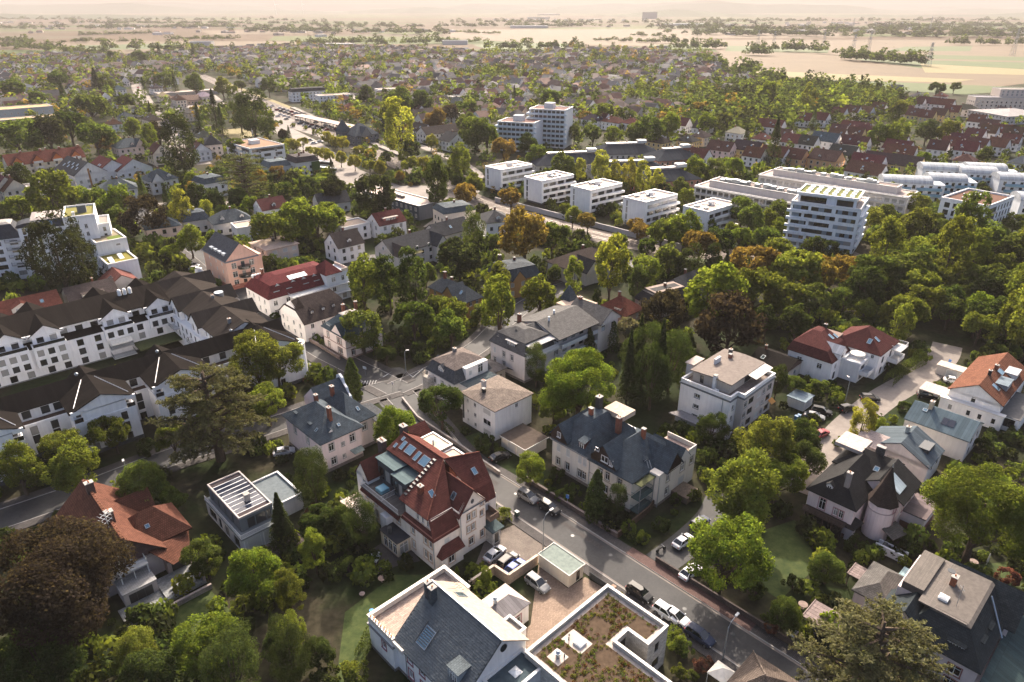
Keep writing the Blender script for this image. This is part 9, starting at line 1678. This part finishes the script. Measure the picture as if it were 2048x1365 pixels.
wall('garden_wall', [gl(.2, 7.0), gl(-6.2, 7.1), gl(-6.4, 10.2), gl(-11.6, 10.3)], 1.9, .3, 'brickwork', (.42, .32, .24), 'tan brick wall between the parking place and the yard', cap=(.5, .42, .34)); wall('garden_wall', [gl(14.6, 1.8), gl(14.6, 24)], .9, .35, 'stone', (.13, .10, .09), 'low stone wall along the front garden of the double villa', cap=(.16, .13, .12)); wall('garden_wall', [gl(14.6, 1.8), gl(24, 2.2), gl(33, 4)], 1.3, .3, 'wood', (.12, .075, .05), 'brown board fence between the double villa and the parking lane', 'fence'); wall('gate', [gl(4.0, -.8), gl(4.0, -4.4)], 1.2, .08, 'wood', (.05, .055, .06), 'dark sliding gate of the paved yard', 'gate'); wall('garden_wall', [gl(4.1, -5.2), gl(4.1, -5.9)], 1.4, .6, 'stone', (.28, .17, .12), 'short sandstone gate pier beside the sliding gate', cap=(.3, .2, .15)); wall('garden_wall', [gl(14.6, -6), gl(14.6, -40)], 1.0, .3, 'stone', (.07, .055, .05), 'dark garden wall along the street below the magnolia'); wall('garden_wall', [G(805, 800), G(835, 838), G(920, 895), G(1000, 950)], .7, .25, 'stone', (.25, .22, .2), 'pale low wall curving round the mansard villa corner', cap=(.34, .31, .29)); wall('garden_wall', [G(600, 672), G(640, 695), G(680, 720)], .9, .3, 'stone', (.2, .15, .13), 'low wall in front of the rose villa', cap=(.25, .2, .18))
def roofed(name, x, y, ang, W_, L_, hh, label, mat='wood', col=(.20, .15, .14)):
    e = empty(name, (x, y, 0), R(ang)); tag(e, label, 'carport')
    for i in range(6): MB().box(-W_/2 + W_*i/6 + .02, -L_/2, hh, -W_/2 + W_*(i+1)/6 - .02, L_/2, hh+.1).build('roof_board', mat, e, col=tuple(c*(1 + .12*math.sin(i*2.1)) for c in col))
    for i in range(3): MB().box(-W_/2, -L_/2 + L_*i/2 - .06, hh+.103, W_/2, -L_/2 + L_*i/2 + .06, hh+.2).build('batten', mat, e, col=(.26, .2, .18))
    for sx in (-1, 1):
        for sy in (-1, 1): MB().box(sx*W_*.45-.07, sy*L_*.45-.07, 0, sx*W_*.45+.07, sy*L_*.45+.07, hh-.003).build('post', mat, e, col=(.1, .07, .06))
roofed('timber_carport', *G(*z9(1125, 745), 2.3), 44, 3.2, 4.6, 2.3, 'weathered timber carport above the driveway of the mansard house'); roofed('timber_carport', *G(*z9(890, 990), 2.3), 44, 4.4, 5.2, 2.3, 'larger timber carport beside the street and the round garden table'); roofed('bin_shelter', *G(*z9(690, 1075), 1.6), 44, 1.4, 1.2, 1.6, 'small pale bin shelter at the pavement', 'paint', (.4, .42, .44))
def lathe(name, px_, prof, mat, label, cat, col=None, z=0.02):
    b = MB()
    for (r0, a), (r1, c) in zip(prof, prof[1:]): b.cyl(0, 0, a, c, r0, r1, 14)
    o = b.build(name, mat, None, (*G(*px_), z), 0, col); return tag(o, label, cat)
for px_, t_ in ((z9(750, 930), 'round weathered garden table between the shrubs by the street'), (z9(1745, 680), 'round garden table behind the mansard house'), (z8(250, 775), 'pale round table on the terrace edge by the dark lawn')): lathe('garden_table', px_, [(.3, 0), (.05, .05), (.05, .7), (.7, .7), (.7, .76)], 'wood', t_, 'table', (.26, .19, .16))
lathe('fire_bowl', z8(130, 855), [(.25, 0), (.45, .3), (.42, .32)], 'stone', 'round stone bowl on the dark lawn', 'bowl', (.4, .3, .26))
lathe('parasol', z9(1825, 680), [(.05, 0), (.05, .6), (.14, .7), (.10, 2.0), (.02, 2.5)], 'canvas', 'closed white parasol behind the mansard house', 'parasol')
for i, (px_, t_) in enumerate(((z8(175, 665), 'left white sun lounger on the terrace of the red-roofed house'), (z8(217, 655), 'right white sun lounger on the terrace of the red-roofed house'))):
    e = empty('sun_lounger', (*G(*px_), .15), R(-20)); tag(e, t_, 'lounger'); MB().box(-.35, -.8, .25, .35, .4, .36).build('seat', 'white_frame', e); MB().slab([[(-.35, .4, .36), (.35, .4, .36), (.35, 1.0, .85), (-.35, 1.0, .85)]], .08).build('backrest', 'white_frame', e)
    for sx in (-.3, .3):
        for sy in (-.7, .3): MB().box(sx-.03, sy-.03, 0, sx+.03, sy+.03, .25).build('leg', 'rail_metal', e)
sheet('terrace', [G(*z8(p, q_)) for p, q_ in ((105, 640), (270, 540), (420, 590), (470, 660), (330, 690), (200, 745))], .14, 'pavement', 'dark paved terrace behind the red-roofed house', True)
def binn(px_, col, label):
    e = empty('wheelie_bin', (*G(*px_), .12), R(40)); tag(e, label, 'bin'); MB().prism([(-.28, -.33), (.28, -.33), (.3, .35), (-.3, .35)], .08, .95).build('body', 'paint', e, col=col); MB().box(-.33, -.38, .953, .33, .4, 1.03).build('lid', 'paint', e, col=tuple(c*.7 for c in col))
    for sx in (-.3, .3): MB().cyl(sx, .32, 0, .16, .08, .08, 8).build('wheel', 'rubber', e)
binn(z8(1035, 395), (.03, .06, .05), 'dark wheelie bin at the kerb by the cobbles'); binn(z6(712, 1172), (.03, .16, .32), 'left blue wheelie bin beside the parked cars'); binn(z6(728, 1165), (.03, .16, .32), 'right blue wheelie bin beside the parked cars')
def sign(px_, col, label, w_=.6, hh=.8, H_=2.6):
    e = empty('street_sign', (*G(*px_), 0), R(-30)); tag(e, label, 'sign'); MB().cyl(0, 0, 0, H_, .035, .035, 6).build('post', 'zinc', e); MB().box(-w_/2, -.08, H_-hh, w_/2, -.04, H_).build('plate', 'paint', e, col=col)
sign(z8(1328, 335), (.05, .16, .42), 'blue parking sign at the hedge of the double villa'); sign((731, 752), (.5, .55, .6), 'white information board at the junction', 1.1, .7); sign(z6(1600, 870), (.08, .2, .5), 'blue sign at the bend of the lane'); sign((786, 783), (.5, .5, .52), 'small white sign in the middle of the junction')
tag(MB().cyl(0, 0, 0, .09, .35, .35, 10).build('lawn_toy', 'paint', None, (*G(743, 1222), .03), 0, (.03, .22, .6)), 'small bright blue toy on the dark lawn', 'toy')
for k in range(9):
    x, y = gl(9.2 + (-1.4, 1.2, .2)[k % 3], -30 + 7.5*k); tag(MB().cyl(0, 0, 0, .006, .33, .33, 14).build('drain_cover', 'dark_frame', None, (x, y, .028)), 'round iron drain cover in the street', kind='structure')
for k, (a_, b_, w_) in enumerate(((-22, 2, 1.1), (-9, 5, 2.2), (2, 9, 1.0), (16, 4, 1.8), (27, 3, 1.2))):
    sheet('road_patch', [gl(8.2 + (k % 3), a_), gl(8.2 + (k % 3) + w_, a_), gl(8.2 + (k % 3) + w_, a_ + b_), gl(8.2 + (k % 3), a_ + b_)], .031, ('pavement', 'asphalt')[k % 2], 'repaired strip of darker asphalt in the street', True)
